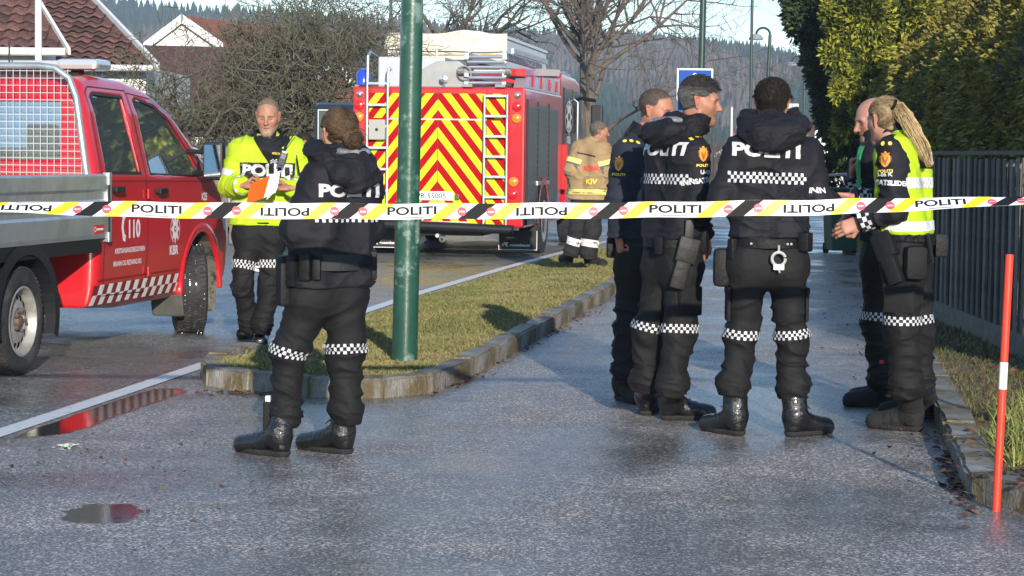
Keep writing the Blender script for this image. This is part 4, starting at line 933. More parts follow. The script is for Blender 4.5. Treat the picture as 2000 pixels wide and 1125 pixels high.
def wheel(parent, c, r, w, side, name='wheel', holes=16, rimm=None, steer=0.0, studs=False):
    """side +1: outer face towards +x"""
    e = empty(name, c); e.parent = parent; e.rotation_euler = (0, 0, steer)
    s = side; hw = w / 2; rr = r * .63
    MB().lathe([(-hw * .8, rr), (-hw * .98, rr * 1.12), (-hw, r * .86), (-hw * .86, r * .97), (-hw * .5, r), (hw * .5, r), (hw * .86, r * .97), (hw, r * .86), (hw * .98, rr * 1.12), (hw * .8, rr)], 48, 'x').build('tyre', M_rubber, e, smooth=True)
    tr = MB()
    for i in range(60):
        a = 2 * math.pi * i / 60
        for k, xo in enumerate((-.66, -.22, .22, .66)):
            b = a + (.05 if k % 2 else 0); cc = np.array([xo * hw, math.cos(b) * (r - .001), math.sin(b) * (r - .001)])
            tr.obox(cc, (hw * .17, 0, 0), np.array([0, -math.sin(b), math.cos(b)]) * r * .036 + np.array([hw * .05 * (1 if k < 2 else -1), 0, 0]), np.array([0, math.cos(b), math.sin(b)]) * .006)
    tr.build('tread', M_rubber, e)
    if studs:
        sm_ = MB(); rq = random.Random(3)
        for i in range(130):
            b = rq.random() * 6.283; cc = np.array([rq.choice((-.72, -.5, .5, .72, .2, -.2)) * hw, math.cos(b) * (r + .006), math.sin(b) * (r + .006)]); sm_.obox(cc, (.0035, 0, 0), (0, -.0035 * math.sin(b), .0035 * math.cos(b)), (0, .002 * math.cos(b), .002 * math.sin(b)))
        sm_.build('stud', M_chrome, e)
    x1 = s * hw
    rm = MB(); rm.lathe([(x1 * .80, rr * 1.0), (x1 * .92, rr * 1.04), (x1 * .95, rr * .98), (x1 * .80, rr * .93), (x1 * .45, rr * .90), (x1 * .40, rr * .84)], 48, 'x')
    r2, r1 = rr * .84, rr * .64
    for i in range(holes):
        a0 = 2 * math.pi * i / holes; da = 2 * math.pi / holes
        for (f0, f1) in ((0, .42),):
            p = [(x1 * .40, math.cos(a0 + da * f0) * r2, math.sin(a0 + da * f0) * r2), (x1 * .40, math.cos(a0 + da * f1) * r2, math.sin(a0 + da * f1) * r2), (x1 * .52, math.cos(a0 + da * f1) * r1, math.sin(a0 + da * f1) * r1), (x1 * .52, math.cos(a0 + da * f0) * r1, math.sin(a0 + da * f0) * r1)]
            rm.add(p, [(0, 1, 2, 3)])
    rm.lathe([(x1 * .52, r1), (x1 * .60, rr * .52), (x1 * .66, rr * .40), (x1 * .52, rr * .34), (x1 * .50, rr * .02)], 48, 'x')
    rm.build('rim', rimm or M_rim, e, smooth=True)
    MB().lathe([(x1 * .30, rr * .88), (x1 * .30, .005)], 24, 'x').build('dark_rim_backing', M_black, e)  # black backing plate, gives the rim holes their dark depth by colour
    nb = MB(); nb.lathe([(x1 * .50, rr * .2), (x1 * .78, rr * .18), (x1 * .84, rr * .1), (x1 * .84, .002)], 16, 'x')
    for i in range(5):
        a = 2 * math.pi * i / 5; nb.lathe([(x1 * .52, .014), (x1 * .86, .013), (x1 * .86, .001)], 6, 'x', (0, math.cos(a) * rr * .30, math.sin(a) * rr * .30))
    nb.build('hub', mat('rusty_hub', (.13, .09, .07), .7, .4, var=.3, vs=30), e, smooth=True)
    return e

# ---------------------------------------------------------------- red crew-cab pickup
vf = np.array([.18628, .98250]); VAN = empty('pickup_truck', (-3.11, 13.92, 0), -math.atan2(vf[0], vf[1]), 'red crew-cab pickup with aluminium drop-side tray and wire mesh cab guard', 'pickup truck')
W = 1.90
prof = [(1.28, .34), (1.27, 1.28), (1.31, 1.80), (1.42, 1.945), (1.75, 1.975), (2.30, 1.955), (2.70, 1.90), (3.08, 1.76), (3.60, 1.44), (3.76, 1.345), (4.02, 1.16), (4.13, 1.0), (4.20, .70), (4.18, .40), (4.05, .30), (1.9, .30)]
def inset(z): return np.where(z > 1.24, (z - 1.24) * .215 + np.maximum(z - 1.7, 0) * .12, np.where(z < .55, (.55 - z) ** 2 * .9, 0)) + .012 * np.cos(np.clip((z - .85) / .35, -1, 1) * 3.14) * -.5 + .006
win_r = [(1.50, 1.285), (1.50, 1.80), (1.56, 1.835), (2.12, 1.825), (2.16, 1.275)]
win_f = [(2.36, 1.27), (2.34, 1.80), (2.38, 1.82), (2.74, 1.775), (2.96, 1.68), (3.34, 1.40), (3.44, 1.29), (3.42, 1.245)]
def van_sdf(P):
    x, y, z = P[:, 0], P[:, 1], P[:, 2]; ax = np.abs(x + W / 2)
    po = polyd(y, z, prof); d = smax(po, ax - (W / 2 - inset(z)), .10)
    arch = np.sqrt((y - 3.49) ** 2 + (z - .36) ** 2) - .445
    out = smax(d, -np.maximum(arch, -(ax - W / 2 + .34)), .03)
    lip = np.maximum(np.abs(arch - .025) - .022, ax - (W / 2 + .008)); lip = np.maximum(lip, -(ax - W / 2 + .05)); lip = np.maximum(lip, .33 - z)
    out = smin(out, lip, .03)
    inn = d + .055
    wn = np.minimum(polyd(y, z, win_r), polyd(y, z, win_f)); wn = np.maximum(wn, -(ax - W / 2 + .32))
    scr = np.maximum(np.maximum(ax - .74, np.abs(z - 1.60) - .20), -(y - 2.6))
    rw_ = np.maximum(np.maximum(ax - .66, np.abs(z - 1.57) - .20), y - 1.45)
    o = smax(out, -inn, .01); o = smax(o, -wn, .012); o = smax(o, -scr, .02); return smax(o, -rw_, .02)
V, F = sdf_mesh(van_sdf, (-W - .06, 1.2, .24), (.06, 4.28, 2.04), .0185, 2)
cab = obj('cab', V, F, M_vred, VAN, smooth=True)
sx = lambda z: -float(inset(np.array([z], np.float32))[0])
def side_poly(name, poly, ma, par, push, both=True, thick=None):
    for sgn in ((1, -1) if both else (1,)):
        v = [((sx(z) + push) if sgn > 0 else (-W - sx(z) - push), y, z) for y, z in poly]; n = len(v)
        o = obj(name, v, [tuple(range(n)) if sgn > 0 else tuple(range(n))[::-1]], ma, par)
    return o
def grow(poly, k):
    c = np.mean(poly, 0); return [tuple(np.array(p) + (np.array(p) - c) / np.linalg.norm(np.array(p) - c) * k) for p in poly]
for wp in (win_r, win_f):
    side_poly('side_window', grow(wp, .012), M_glass, VAN, -.012)
    ring = MB(); o_, i_ = grow(wp, .018), grow(wp, -.012)
    for k in range(len(wp)):
        k2 = (k + 1) % len(wp); q = [o_[k], o_[k2], i_[k2], i_[k]]; ring.add([(sx(z) + .003, y, z) for y, z in q], [(0, 1, 2, 3)])
    ring.build('window_seal', M_black, VAN)
MB().add([(-W / 2 - .74, 2.70, 1.83), (-W / 2 + .74, 2.70, 1.83), (-W / 2 + .80, 3.62, 1.40), (-W / 2 - .80, 3.62, 1.40)], [(0, 3, 2, 1)]).build('windscreen', mat('clear_glass', (.62, .70, .66), .03, trans=.85, ior=1.4), VAN)
MB().add([(-W / 2 - .70, 1.30, 1.33), (-W / 2 + .70, 1.30, 1.33), (-W / 2 + .68, 1.33, 1.80), (-W / 2 - .68, 1.33, 1.80)], [(0, 1, 2, 3)]).build('rear_window', mat('clear_glass', (.62, .70, .66), .03, trans=.85, ior=1.4), VAN)
# panel gaps, one object per door outline
def gap(name, pts, ma=M_black, wd=.004, push=.0025):
    mb = MB()
    for (y0, z0), (y1, z1) in zip(pts, pts[1:]):
        n = max(1, int(math.hypot(y1 - y0, z1 - z0) / .06))
        for i in range(n):
            a = (y0 + (y1 - y0) * i / n, z0 + (z1 - z0) * i / n); b = (y0 + (y1 - y0) * (i + 1) / n, z0 + (z1 - z0) * (i + 1) / n); d = np.array([b[0] - a[0], b[1] - a[1]]); d /= np.linalg.norm(d); q = np.array([-d[1], d[0]]) * wd
            pp = [(a[0] - q[0], a[1] - q[1]), (b[0] - q[0], b[1] - q[1]), (b[0] + q[0], b[1] + q[1]), (a[0] + q[0], a[1] + q[1])]; mb.add([(sx(z) + push, y, z) for y, z in pp], [(0, 1, 2, 3)])
    return mb.build(name, ma, VAN)
gap('door_seam', [(1.40, .42), (1.40, 1.24), (1.43, 1.84), (1.5, 1.885), (2.22, 1.875), (2.26, 1.25), (2.26, .40), (1.40, .42)])
gap('door_seam', [(2.26, .40), (2.26, 1.25), (2.24, 1.86), (2.70, 1.83), (3.0, 1.72), (3.50, 1.36), (3.52, 1.2), (3.50, .95)])
gap('belt_crease_shade', [(1.3, 1.225), (3.7, 1.20)], mat('paint_shadow_line', (.20, .008, .010), .5), .006)  # flat darker red strips: shade of the body creases put into the colour
gap('sill_crease_shade', [(1.3, .53), (2.95, .53)], MATS['paint_shadow_line'], .006)
for y_, z_ in ((1.60, 1.165), (2.50, 1.14)):
    hnd = MB().obox((.035, y_, z_), (.012, 0, 0), (0, .085, 0), (0, 0, .020)).box((-.005, y_ - .08, z_ - .015), (.03, y_ - .055, z_ + .015)).box((-.005, y_ + .055, z_ - .015), (.03, y_ + .08, z_ + .015)).build('door_handle', M_black, VAN, bevel=.005)
for z_ in (1.12, .55): MB().box((0.0, 2.245, z_ - .035), (.014, 2.285, z_ + .035)).build('door_hinge', M_vred, VAN, bevel=.003)
# mirror
MB().obox((.18, 3.25, 1.365), (.085, 0, 0), (0, .050, 0), (0, 0, .150)).build('mirror_housing', M_black, VAN, bevel=.035)
MB().obox((.18, 3.198, 1.365), (.066, 0, 0), (0, .002, 0), (0, 0, .125)).build('mirror_glass', mat('mirror_silver', (.20, .25, .28), .05, 1.0), VAN, bevel=.001)
for a_, b_, r_ in (((-.03, 3.36, 1.26), (.12, 3.26, 1.27), .022), ((-.07, 3.30, 1.44), (.12, 3.26, 1.43), .018)): MB().tube([a_, b_], r_, 8).build('mirror_arm', M_black, VAN)
MB().prism([(3.40, 1.24), (3.56, 1.25), (3.44, 1.40)], sx(1.3) - .004, sx(1.3) + .006).build('quarter_panel', M_black, VAN)
# interior: seats, trim, dash
for sxx in (-.52, -1.38):
    for y_ in (1.72, 2.62):
        MB().obox((sxx, y_, 1.12), (.22, 0, 0), (0, .07, 0), (0, -.05, .32)).obox((sxx, y_ - .07, 1.52), (.12, 0, 0), (0, .045, 0), (0, 0, .09)).obox((sxx, y_ + .25, .82), (.23, 0, 0), (0, .24, 0), (0, 0, .07)).build('seat', M_inner, VAN, bevel=.03)
MB().box((-1.75, 3.25, .8), (-.15, 3.6, 1.24)).build('dashboard', M_inner, VAN, bevel=.04)
MB().obox((-.20, 2.27, 1.55), (.02, 0, 0), (0, .06, 0), (0, 0, .32)).build('pillar_trim', mat('orange_belt_trim', (.33, .08, .03), .7), VAN, bevel=.01)
MB().obox((-.25, 2.02, 1.5), (.02, 0, 0), (0, .05, -.0), (0, 0, .3)).obox((-.22, 3.08, 1.52), (.015, 0, 0), (0, .16, -.13), (0, .03, .03)).build('roof_pillar_trim', M_cream, VAN, bevel=.01)
# light bar on the roof
MB().obox((-.98, 1.92, 2.05), (.52, 0, 0), (0, .14, 0), (0, 0, .028)).build('light_bar_body', mat('light_bar_grey', (.36, .37, .37), .35), VAN, bevel=.02)
for s_ in (1, -1): MB().obox((-.98 + s_ * .62, 1.92, 2.05), (.16, 0, 0), (0, .15, 0), (0, 0, .040)).build('light_bar_lens', mat('clear_lens', (.45, .46, .44), .08, .3, coat=.8), VAN, bevel=.038)
MB().obox((-.98, 1.92, 1.995), (.6, 0, 0), (0, .05, 0), (0, 0, .03)).build('light_bar_foot', M_black, VAN)
MB().tube([(-.75, 1.5, 1.95), (-.75, 1.5, 2.2)], .006, 6).build('antenna', M_black, VAN)
# tray
zt0, zt1 = .83, 1.275
pf = [(.03, zt0), (.036, .86), (.036, .98), (.022, 1.0), (.022, 1.03), (.036, 1.05), (.036, 1.08), (.022, 1.10), (.022, 1.15), (.036, 1.17), (.036, 1.26), (.03, zt1), (0, zt1), (0, zt0)]
for xo, s_ in ((0, 1), (-W - 0.0, -1)):
    mb = MB(); v = []
    for yy_ in (-2.3, 1.36): v += [(xo + s_ * x_, yy_, z_) for x_, z_ in pf]
    n = len(pf); mb.add(v, [(i, (i + 1) % n, n + (i + 1) % n, n + i) for i in range(n)] + [tuple(range(n)), tuple(range(n, 2 * n))]); mb.build('drop_side', M_alu, VAN)
MB().box((0.0, 1.362, .80), (.048, 1.42, 1.285)).build('corner_post', M_alu, VAN, bevel=.006)
MB().box((.040, 1.35, .87), (.052, 1.375, 1.2)).build('latch', M_black, VAN, bevel=.004)
MB().box((-W + .01, -2.3, .80), (-.01, 1.36, .825)).build('tray_floor', M_alu, VAN)
MB().box((-W + .02, 1.25, .80), (-.02, 1.268, 1.25)).build('headboard', M_alu, VAN)
MB().box((-.05, -2.2, .735), (.02, 1.30, .828)).build('side_rail', M_black, VAN, bevel=.006)
MB().box((-1.5, -2.2, .40), (-.4, 3.0, .72)).build('chassis', M_black, VAN)
ck = []
for i in range(70): ck.append([(-2.2 + i * .05, .0), (-2.175 + i * .05, .0), (-2.175 + i * .05, .012), (-2.2 + i * .05, .012)])
tem = flat_decal('tray_edge_marking', poly2d(ck), (.0365, 0, 1.052), (0, 1, 0), (0, 0, 1), mat('marking_red', (.5, .03, .03), .4), VAN, off=.001); tem['kind'] = 'stuff'
MB().box((.0362, 1.10, .865), (.0375, 1.30, .925)).build('maker_label', MATS['marking_red'], VAN)
flat_decal('maker_label_print', poly2d([*ring2d(-.07, 0, .012, .019, 12), [(-.045, -.007), (.08, -.007), (.08, .007), (-.045, .007)]]), (.0379, 1.2, .895), (0, 1, 0), (0, 0, 1), M_white, VAN)
# tubular guard and mesh behind the cab
gy = 1.20
tp = [(-.04, gy, .84), (-.05, gy, 1.25), (-.13, gy, 1.80), (-.18, gy, 1.93), (-.28, gy, 2.0), (-.40, gy, 2.015), (-W + .40, gy, 2.015), (-W + .28, gy, 2.0), (-W + .18, gy, 1.93), (-W + .13, gy, 1.80), (-W + .05, gy, 1.25), (-W + .04, gy, .84)]
MB().tube(tp, .024, 12).build('guard_tube', M_galv, VAN, smooth=True)
ms_ = MB(); k = 0
for i in range(35):
    x_ = -.09 - i * .05; zt = min(1.99, 1.25 + (-.05 - x_) / .08 * .55) if x_ > -.2 else (1.99 if x_ > -W + .2 else 1.25 + (x_ + W - .05) / .08 * .55)
    ms_.box((x_ - .002, gy - .002, 1.26), (x_ + .002, gy + .002, max(zt, 1.3)))
for j in range(15):
    z_ = 1.28 + j * .05; dx = .06 + max(0, (z_ - 1.25)) * .146
    ms_.box((-W + dx, gy - .006, z_ - .002), (-dx, gy - .002, z_ + .002))
ms_.build('wire_mesh', mat('galvanised_wire', (.55, .56, .53), .45, .4), VAN)
# wheels, mudguards, flaps
wheel(VAN, (-.105, 0, .345), .345, .225, 1); wheel(VAN, (-W + .105, 0, .345), .345, .225, -1)
wheel(VAN, (-.105, 3.49, .345), .345, .245, 1, steer=R(24), studs=True); wheel(VAN, (-W + .12, 3.49, .345), .345, .225, -1, steer=R(24))
mg = MB(); n = 22
for i in range(n):
    for k in (0, 1):
        a0, a1 = [R(-20 + 215 * (i + q) / n) for q in (0, 1)]
        if k == 0: mg.add([(.035, math.cos(a0) * .44, .37 + math.sin(a0) * .40), (.035, math.cos(a1) * .44, .37 + math.sin(a1) * .40), (-.25, math.cos(a1) * .44, .37 + math.sin(a1) * .40), (-.25, math.cos(a0) * .44, .37 + math.sin(a0) * .40)], [(0, 1, 2, 3)])
        else:
            r0, r1 = .44, .53; mg.add([(.035, math.cos(a0) * r0, .37 + math.sin(a0) * .40), (.035, math.cos(a1) * r0, .37 + math.sin(a1) * .40), (.028, math.cos(a1) * r1, .37 + math.sin(a1) * .40 * r1 / r0), (.028, math.cos(a0) * r1, .37 + math.sin(a0) * .40 * r1 / r0)], [(0, 1, 2, 3)])
mg.build('mudguard', M_black, VAN, smooth=True)
MB().obox((-.14, .47, .42), (.11, 0, 0), (0, .012, .0), (0, 0.05, .17)).build('rear_flap', M_liner, VAN, bevel=.01)
MB().obox((-.12, 3.03, .25), (.13, 0, 0), (0, .012, 0), (0, -.02, .09)).build('front_flap', mat('grey_flap', (.06, .06, .054), .8, var=.3, vs=9), VAN, bevel=.02)
al = MB()
for i in range(14):
    a0, a1 = R(-30 + 200 * i / 14), R(-30 + 200 * (i + 1) / 14); al.add([(-.02, 3.49 + math.cos(a0) * .43, .36 + math.sin(a0) * .43), (-.02, 3.49 + math.cos(a1) * .43, .36 + math.sin(a1) * .43), (-.36, 3.49 + math.cos(a1) * .43, .36 + math.sin(a1) * .43), (-.36, 3.49 + math.cos(a0) * .43, .36 + math.sin(a0) * .43)], [(0, 1, 2, 3)])
al.build('wheel_arch_liner', M_liner, VAN, smooth=True)
MB().box((-.37, 3.06, .3), (-.35, 3.92, .8)).build('inner_wing', M_black, VAN)
MB().obox((-.03, 4.03, .88), (.03, 0, 0), (0, .05, .0), (0, -.05, .10)).build('headlamp', mat('headlamp_clear', (.7, .68, .6), .1, coat=.6), VAN, bevel=.02)
# lettering on the side
def vside(name, d2, y_, z_, size, sxx=1.0, ma=M_white): return flat_decal(name, d2, (sx(z_) + .0035, y_, z_), (0, 1, 0), (0, 0, 1), ma, VAN, size, sxx)
ph = [[(-.10, .45), (.10, .5), (.16, .30), (.02, .22), (-.05, .0), (.02, -.22), (.16, -.30), (.10, -.5), (-.10, -.45), (-.24, 0)]]
vside('telephone_symbol', poly2d(ph), 1.77, .895, .22)
vside('emergency_number', text2d('110', .05), 1.98, .875, .135, 1.0)
vside('company_name', text2d('KRISTIANSANDSREGIONEN', .03), 1.90, .725, .038, .95)
vside('company_name', text2d('BRANN OG REDNING IKS', .03), 1.86, .635, .038, .95)
vside('company_initials', text2d('KBR', .05, 0, 1.1), 2.84, .685, .072)
star = [star2d(8, .055, .095, 0, 0, 1.25)] + [q for q in ring2d(0, 0, .098, .106, 30) if abs(q[0][1]) < .093]
vside('company_emblem', poly2d(star), 2.85, .845, 1.0)
vside('emblem_centre', poly2d([circ(0, 0, .026)]), 2.85, .845, 1.0, 1, mat('van_red_print', (.42, .014, .018), .4)).location.x = .0012
vside('emblem_heart', poly2d([star2d(5, .008, .018)]), 2.85, .845, 1.0).location.x = .0024
vside('unit_number', text2d('K25', .05), 3.56, 1.08, .062)
nck = 22; pw = []
for i in range(nck):
    for j in (0, 1):
        if (i + j) % 2 == 0:
            y0 = 1.20 + i * .086; sk = .03; z0 = .36 + .07 * j - .002 * i * 0; pw.append([(y0 + sk * j, z0), (y0 + .086 + sk * j, z0), (y0 + .086 + sk * (j + 1), z0 + .07), (y0 + sk * (j + 1), z0 + .07)])
pw = [q for q in pw if q[1][0] < 3.06]; d2 = poly2d(pw)
obj('reflective_checks', [(sx(float(p[1])) + .003, p[0], p[1]) for p in d2[0]], d2[1], mat('reflective_white', (.72, .68, .62), .4), VAN)
bw = poly2d([[(1.20, .36), (3.05, .36), (3.06, .50), (1.23, .50)]], .07)
obj('check_backing', [(sx(float(p[1])) + .0018, p[0], p[1]) for p in bw[0]], bw[1], mat('dark_red_film', (.20, .015, .020), .4), VAN)

# ---------------------------------------------------------------- fire engine
ta = R(8.4); FT = empty('fire_engine', (0.147, 30.3, 0), -ta, 'red fire engine with yellow chevrons on its rear, parked beyond the island', 'fire engine')
TW = 2.42
def T(): return MB()
T().box((-TW, 0, .42), (0, 4.05, 2.36)).build('body', M_tred, FT, bevel=.03)
chev = []
for lo_z, hi_z, x0, x1, ph_ in ((.46, 1.90, -2.19, -.245, .0), (1.925, 2.27, -2.19, -.245, .12)):
    for k in range(-12, 16):
        for s_ in (1, -1):
            z = lo_z + k * .30 + ph_; q = [(-1.215, z + .15), (-1.215, z), (-1.215 + s_ * 1.2, z - 1.2 * 1.28), (-1.215 + s_ * 1.2, z + .15 - 1.2 * 1.28)]
            c = clip_poly(q, x0, x1, lo_z, hi_z)
            if c: chev.append(c)
flat_decal('chevron_marking', poly2d(chev), (0, -.004, 0), (1, 0, 0), (0, 0, 1), mat('fluor_yellow', (.50, .58, .005), .5, spec=.3), FT)
pan = [[(-2.19, .46), (-.245, .46), (-.245, 2.27), (-2.19, 2.27)]]
flat_decal('chevron_red_film', poly2d(pan), (0, -.002, 0), (1, 0, 0), (0, 0, 1), mat('film_red', (.33, .003, .008), .65, spec=.08), FT)
T().box((-1.93, -.012, 1.902), (-.53, -.003, 1.922)).build('panel_rail', M_alu, FT)
for x_ in (-1.93, -.53, -1.215): T().box((x_ - .004, -.0065, .46 if x_ != -1.215 else .46), (x_ + .004, -.0045, 2.34)).build('panel_seam', mat('seam_dark', (.12, .02, .02), .5), FT)
def ladder(x0, x1, z0, z1, nr, yo):
    l = empty('rear_ladder'); l.parent = FT
    for x_ in (x0, x1): T().tube([(x_, -.002, z1 - .02), (x_, yo, z1), (x_, yo, z0)], .017, 8).build('rail', M_alu, l, smooth=True)
    for i in range(nr):
        z_ = z0 + .12 + (z1 - z0 - .14) * i / (nr - 1); T().box((x0, yo - .012, z_ - .016), (x1, yo + .012, z_ + .016)).build('rung', M_alu, l)
    for z_ in (z1 - .3, z0 + .4): T().box((x0 - .012, yo, z_), (x0 + .012, -.0055, z_ + .02)).box((x1 - .012, yo, z_), (x1 + .012, -.0055, z_ + .02)).build('bracket', M_alu, l)
ladder(-2.20, -1.91, .50, 2.42, 7, -.10); ladder(-.55, -.235, .45, 2.26, 7, -.09)
T().box((-2.17, -.13, 1.62), (-1.94, -.04, 1.90)).build('control_box', mat('box_grey', (.32, .31, .28), .5), FT, bevel=.01)
T().lathe([(-.137, .022), (-.133, .022), (-.131, .001)], 12, 'y', (-2.055, 0, 1.76)).build('box_lock', M_black, FT)
T().tube([(-2.20, -.10, 2.42), (-2.20, -.06, 2.78), (-2.20, .1, 2.84), (-2.20, .5, 2.80)], .02, 8).tube([(-1.91, -.10, 2.42), (-1.91, -.06, 2.6), (-1.91, .1, 2.62)], .02, 8).build('grab_rail', M_alu, FT, smooth=True)
for i, (x_, z_, ma, r_) in enumerate([(-.10, 2.255, M_chrome, .045), (-.105, 2.10, M_redl, .068), (-.11, 1.935, M_amber, .066), (-.145, 1.06, M_amber, .068), (-.15, .89, M_redl, .066), (-.15, .73, M_redl, .06), (-2.32, 2.255, M_chrome, .045), (-2.325, 2.10, M_redl, .068), (-2.33, 1.935, M_amber, .066), (-2.30, 1.06, M_amber, .068), (-2.30, .89, M_redl, .066)]):
    T().lathe([(-.002, r_), (-.03, r_ * .97), (-.045, r_ * .6), (-.05, .001)], 18, 'y', (x_, 0, z_)).build('rear_lamp', ma, FT, smooth=True)
T().box((-1.60, -.03, .79), (-.985, -.008, .915)).build('number_plate', mat('plate_white', (.75, .75, .73), .5), FT, bevel=.004)
flat_decal('plate_number', text2d('PR 55005', .02), (-1.2925, -.0315, .852), (1, 0, 0), (0, 0, 1), mat('plate_black', (.01, .01, .01), .5), FT, .075, 1.05)
T().box((-.96, -.05, .80), (-.90, -.006, .88)).build('plate_lamp', mat('lamp_dark', (.08, .08, .07), .4), FT, bevel=.01)
T().tube([(-2.25, -.10, .46), (-.13, -.10, .40)], .065, 14).build('rear_bumper', M_black, FT, smooth=True)
T().box((-1.6, -.02, .42), (-.75, -.006, .50)).build('step_plate', M_alu, FT)
T().box((-2.3, .25, .42), (-.12, 4.0, .44)).box((-1.8, .1, .30), (-.6, 3.9, .42)).build('chassis', M_black, FT)
T().tube([(-1.2, -.05, .30), (-1.2, .25, .30)], .03, 8).lathe([(-.09, .02), (-.06, .045), (-.02, .02)], 12, 'y', (-1.13, 0, .25)).build('tow_hitch', M_galv, FT)
for x_ in (-.43, -2.30):
    f_ = T().box((x_, .55, .09), (x_ + .55, .57, .37)).build('mudflap', M_black, FT)
    fr_ = [[(0, 0), (.55, 0), (.55, .008), (0, .008)], [(0, .0085), (.008, .0085), (.008, .272), (0, .272)], [(.542, .0085), (.55, .0085), (.55, .272), (.542, .272)]]
    flat_decal('mudflap_edge', poly2d(fr_), (x_, .548, .095), (1, 0, 0), (0, 0, 1), M_white, f_)
    flat_decal('maker_name', text2d('rosenbauer', .04), (x_ + .31, .548, .165), (1, 0, 0), (0, 0, 1), M_white, f_, .040, 1.2)
    flat_decal('maker_mark', poly2d([[(-.03, .03), (.03, .03), (.035, .01), (.012, -.002), (.04, -.03), (.018, -.03), (-.008, -.004), (-.02, .0), (-.01, .012), (.012, .012), (.012, .018), (-.02, .018)], [(-.045, .012), (-.03, .018), (-.035, -.0), (-.018, -.03), (-.05, -.01)]]), (x_ + .10, .548, .17), (1, 0, 0), (0, 0, 1), M_white, f_)
# side: roller shutters, arches, rail
for k, (y0, y1, z0) in enumerate(((.22, 1.25, .46), (1.30, 2.45, 1.08), (2.50, 3.58, .46))):
    s_ = T()
    for j in range(int((2.16 - z0) / .045)): s_.box((.002, y0, z0 + j * .045), (.012 if j % 2 else .016, y1, z0 + j * .045 + .041))
    s_.build('roller_shutter', mat('shutter_dark', (.045, .047, .052), .3, .6, var=.2, vs=3), FT)
    T().box((.002, y0 - .035, z0), (.022, y0 - .004, 2.2)).build('shutter_rail', M_black, FT)
T().box((.002, 1.2, 1.0), (.03, 2.5, 1.06)).build('shutter_handle', M_alu, FT)
T().prism([(0.1, 2.362), (3.9, 2.362), (3.9, 2.62), (.35, 2.52)], -.18, -.01).build('roof_side_panel', mat('silver_locker', (.50, .52, .60), .3, .6, dirt=((.35, .1, .12), 2, .5, .8)), FT)
for y_ in (.7, 1.6, 2.5, 3.3): T().prism([(y_, 2.40), (y_ + .16, 2.40), (y_ + .26, 2.56), (y_ + .08, 2.56)], -.009, .012).build('locker_catch', M_tred, FT)
T().prism([(.2, 2.53), (3.9, 2.66), (3.95, 2.76), (.2, 2.63)], -.30, -.02).build('roof_edge_rail', M_tred, FT)
arc = T()
for i in range(12):
    a0, a1 = R(180 * i / 12), R(180 * (i + 1) / 12)
    arc.add([(.035, 1.85 + math.cos(a0) * .56, .45 + math.sin(a0) * .56), (.035, 1.85 + math.cos(a1) * .56, .45 + math.sin(a1) * .56), (.035, 1.85 + math.cos(a1) * .66, .45 + math.sin(a1) * .66), (.035, 1.85 + math.cos(a0) * .66, .45 + math.sin(a0) * .66),
             (-.2, 1.85 + math.cos(a0) * .56, .45 + math.sin(a0) * .56), (-.2, 1.85 + math.cos(a1) * .56, .45 + math.sin(a1) * .56)], [(0, 1, 2, 3), (0, 4, 5, 1)])
arc.build('wheel_arch', M_tred, FT)
T().box((-.25, 1.30, .3), (.020, 2.40, 1.05)).build('arch_recess', M_black, FT)
for y_, st in ((1.85, 0), (5.9, 0)):
    for s_, x_ in ((1, -.14), (-1, -TW + .14)): wheel(FT, (x_ + (.045 if s_ > 0 else -.045), y_, .47), .47, .29, s_, holes=10, rimm=M_rim)
T().lathe([(.05, .29), (.07, .27), (.03, .20)], 28, 'x', (-.02, 1.85, .47)).build('rim_ring', M_alu, FT, smooth=True)
# cab
T().prism([(4.15, .45), (4.15, 2.62), (4.35, 2.72), (6.1, 2.70), (6.7, 2.62), (7.15, 1.75), (7.25, 1.3), (7.25, .45)], -TW + .03, -.03).build('cab', M_tred, FT, bevel=.05)
T().prism([(4.5, 1.30), (4.5, 2.50), (6.35, 2.48), (6.75, 2.38), (6.98, 1.6), (6.95, 1.3)], -.028, -.012).build('cab_side_glass', mat('black_glass', (.012, .014, .016), .08, coat=.5), FT)
T().box((-.03, 5.55, .75), (-.008, 5.60, 2.5)).build('door_pillar', M_black, FT)
T().tube([(-.02, 5.75, 1.0), (.05, 5.75, 1.05), (.05, 5.75, 2.3), (-.02, 5.75, 2.35)], .022, 8).build('grab_handle', M_chrome, FT, smooth=True)
T().obox((.22, 7.15, 2.05), (.10, 0, 0), (0, .10, 0), (0, 0, .24)).tube([(-.05, 6.8, 2.4), (.2, 7.1, 2.36)], .025, 8).build('wing_mirror', M_black, FT, bevel=.03)
T().box((-.02, 4.12, .9), (.09, 4.20, 1.6)).prism([(4.3, .5), (5.2, .5), (5.2, 1.25), (4.6, 1.25)], -.03, .03).build('cab_step_panel', M_tred, FT)
sd2 = poly2d([star2d(8, .10, .19, 0, .0, 1.5)] + ring2d(0, 0, .21, .23, 26)); flat_decal('company_emblem', sd2, (-.008, 5.1, 2.05), (0, 1, 0), (0, 0, 1), M_white, FT, 1.1, 2.0)
flat_decal('emblem_centre', poly2d([circ(0, 0, .06)]), (-.0065, 5.1, 2.05), (0, 1, 0), (0, 0, 1), M_black, FT, 1.1, 2.0)
flat_decal('company_initials', text2d('KBR', .05), (-.008, 5.1, 1.68), (0, 1, 0), (0, 0, 1), M_white, FT, .12, 1.8)
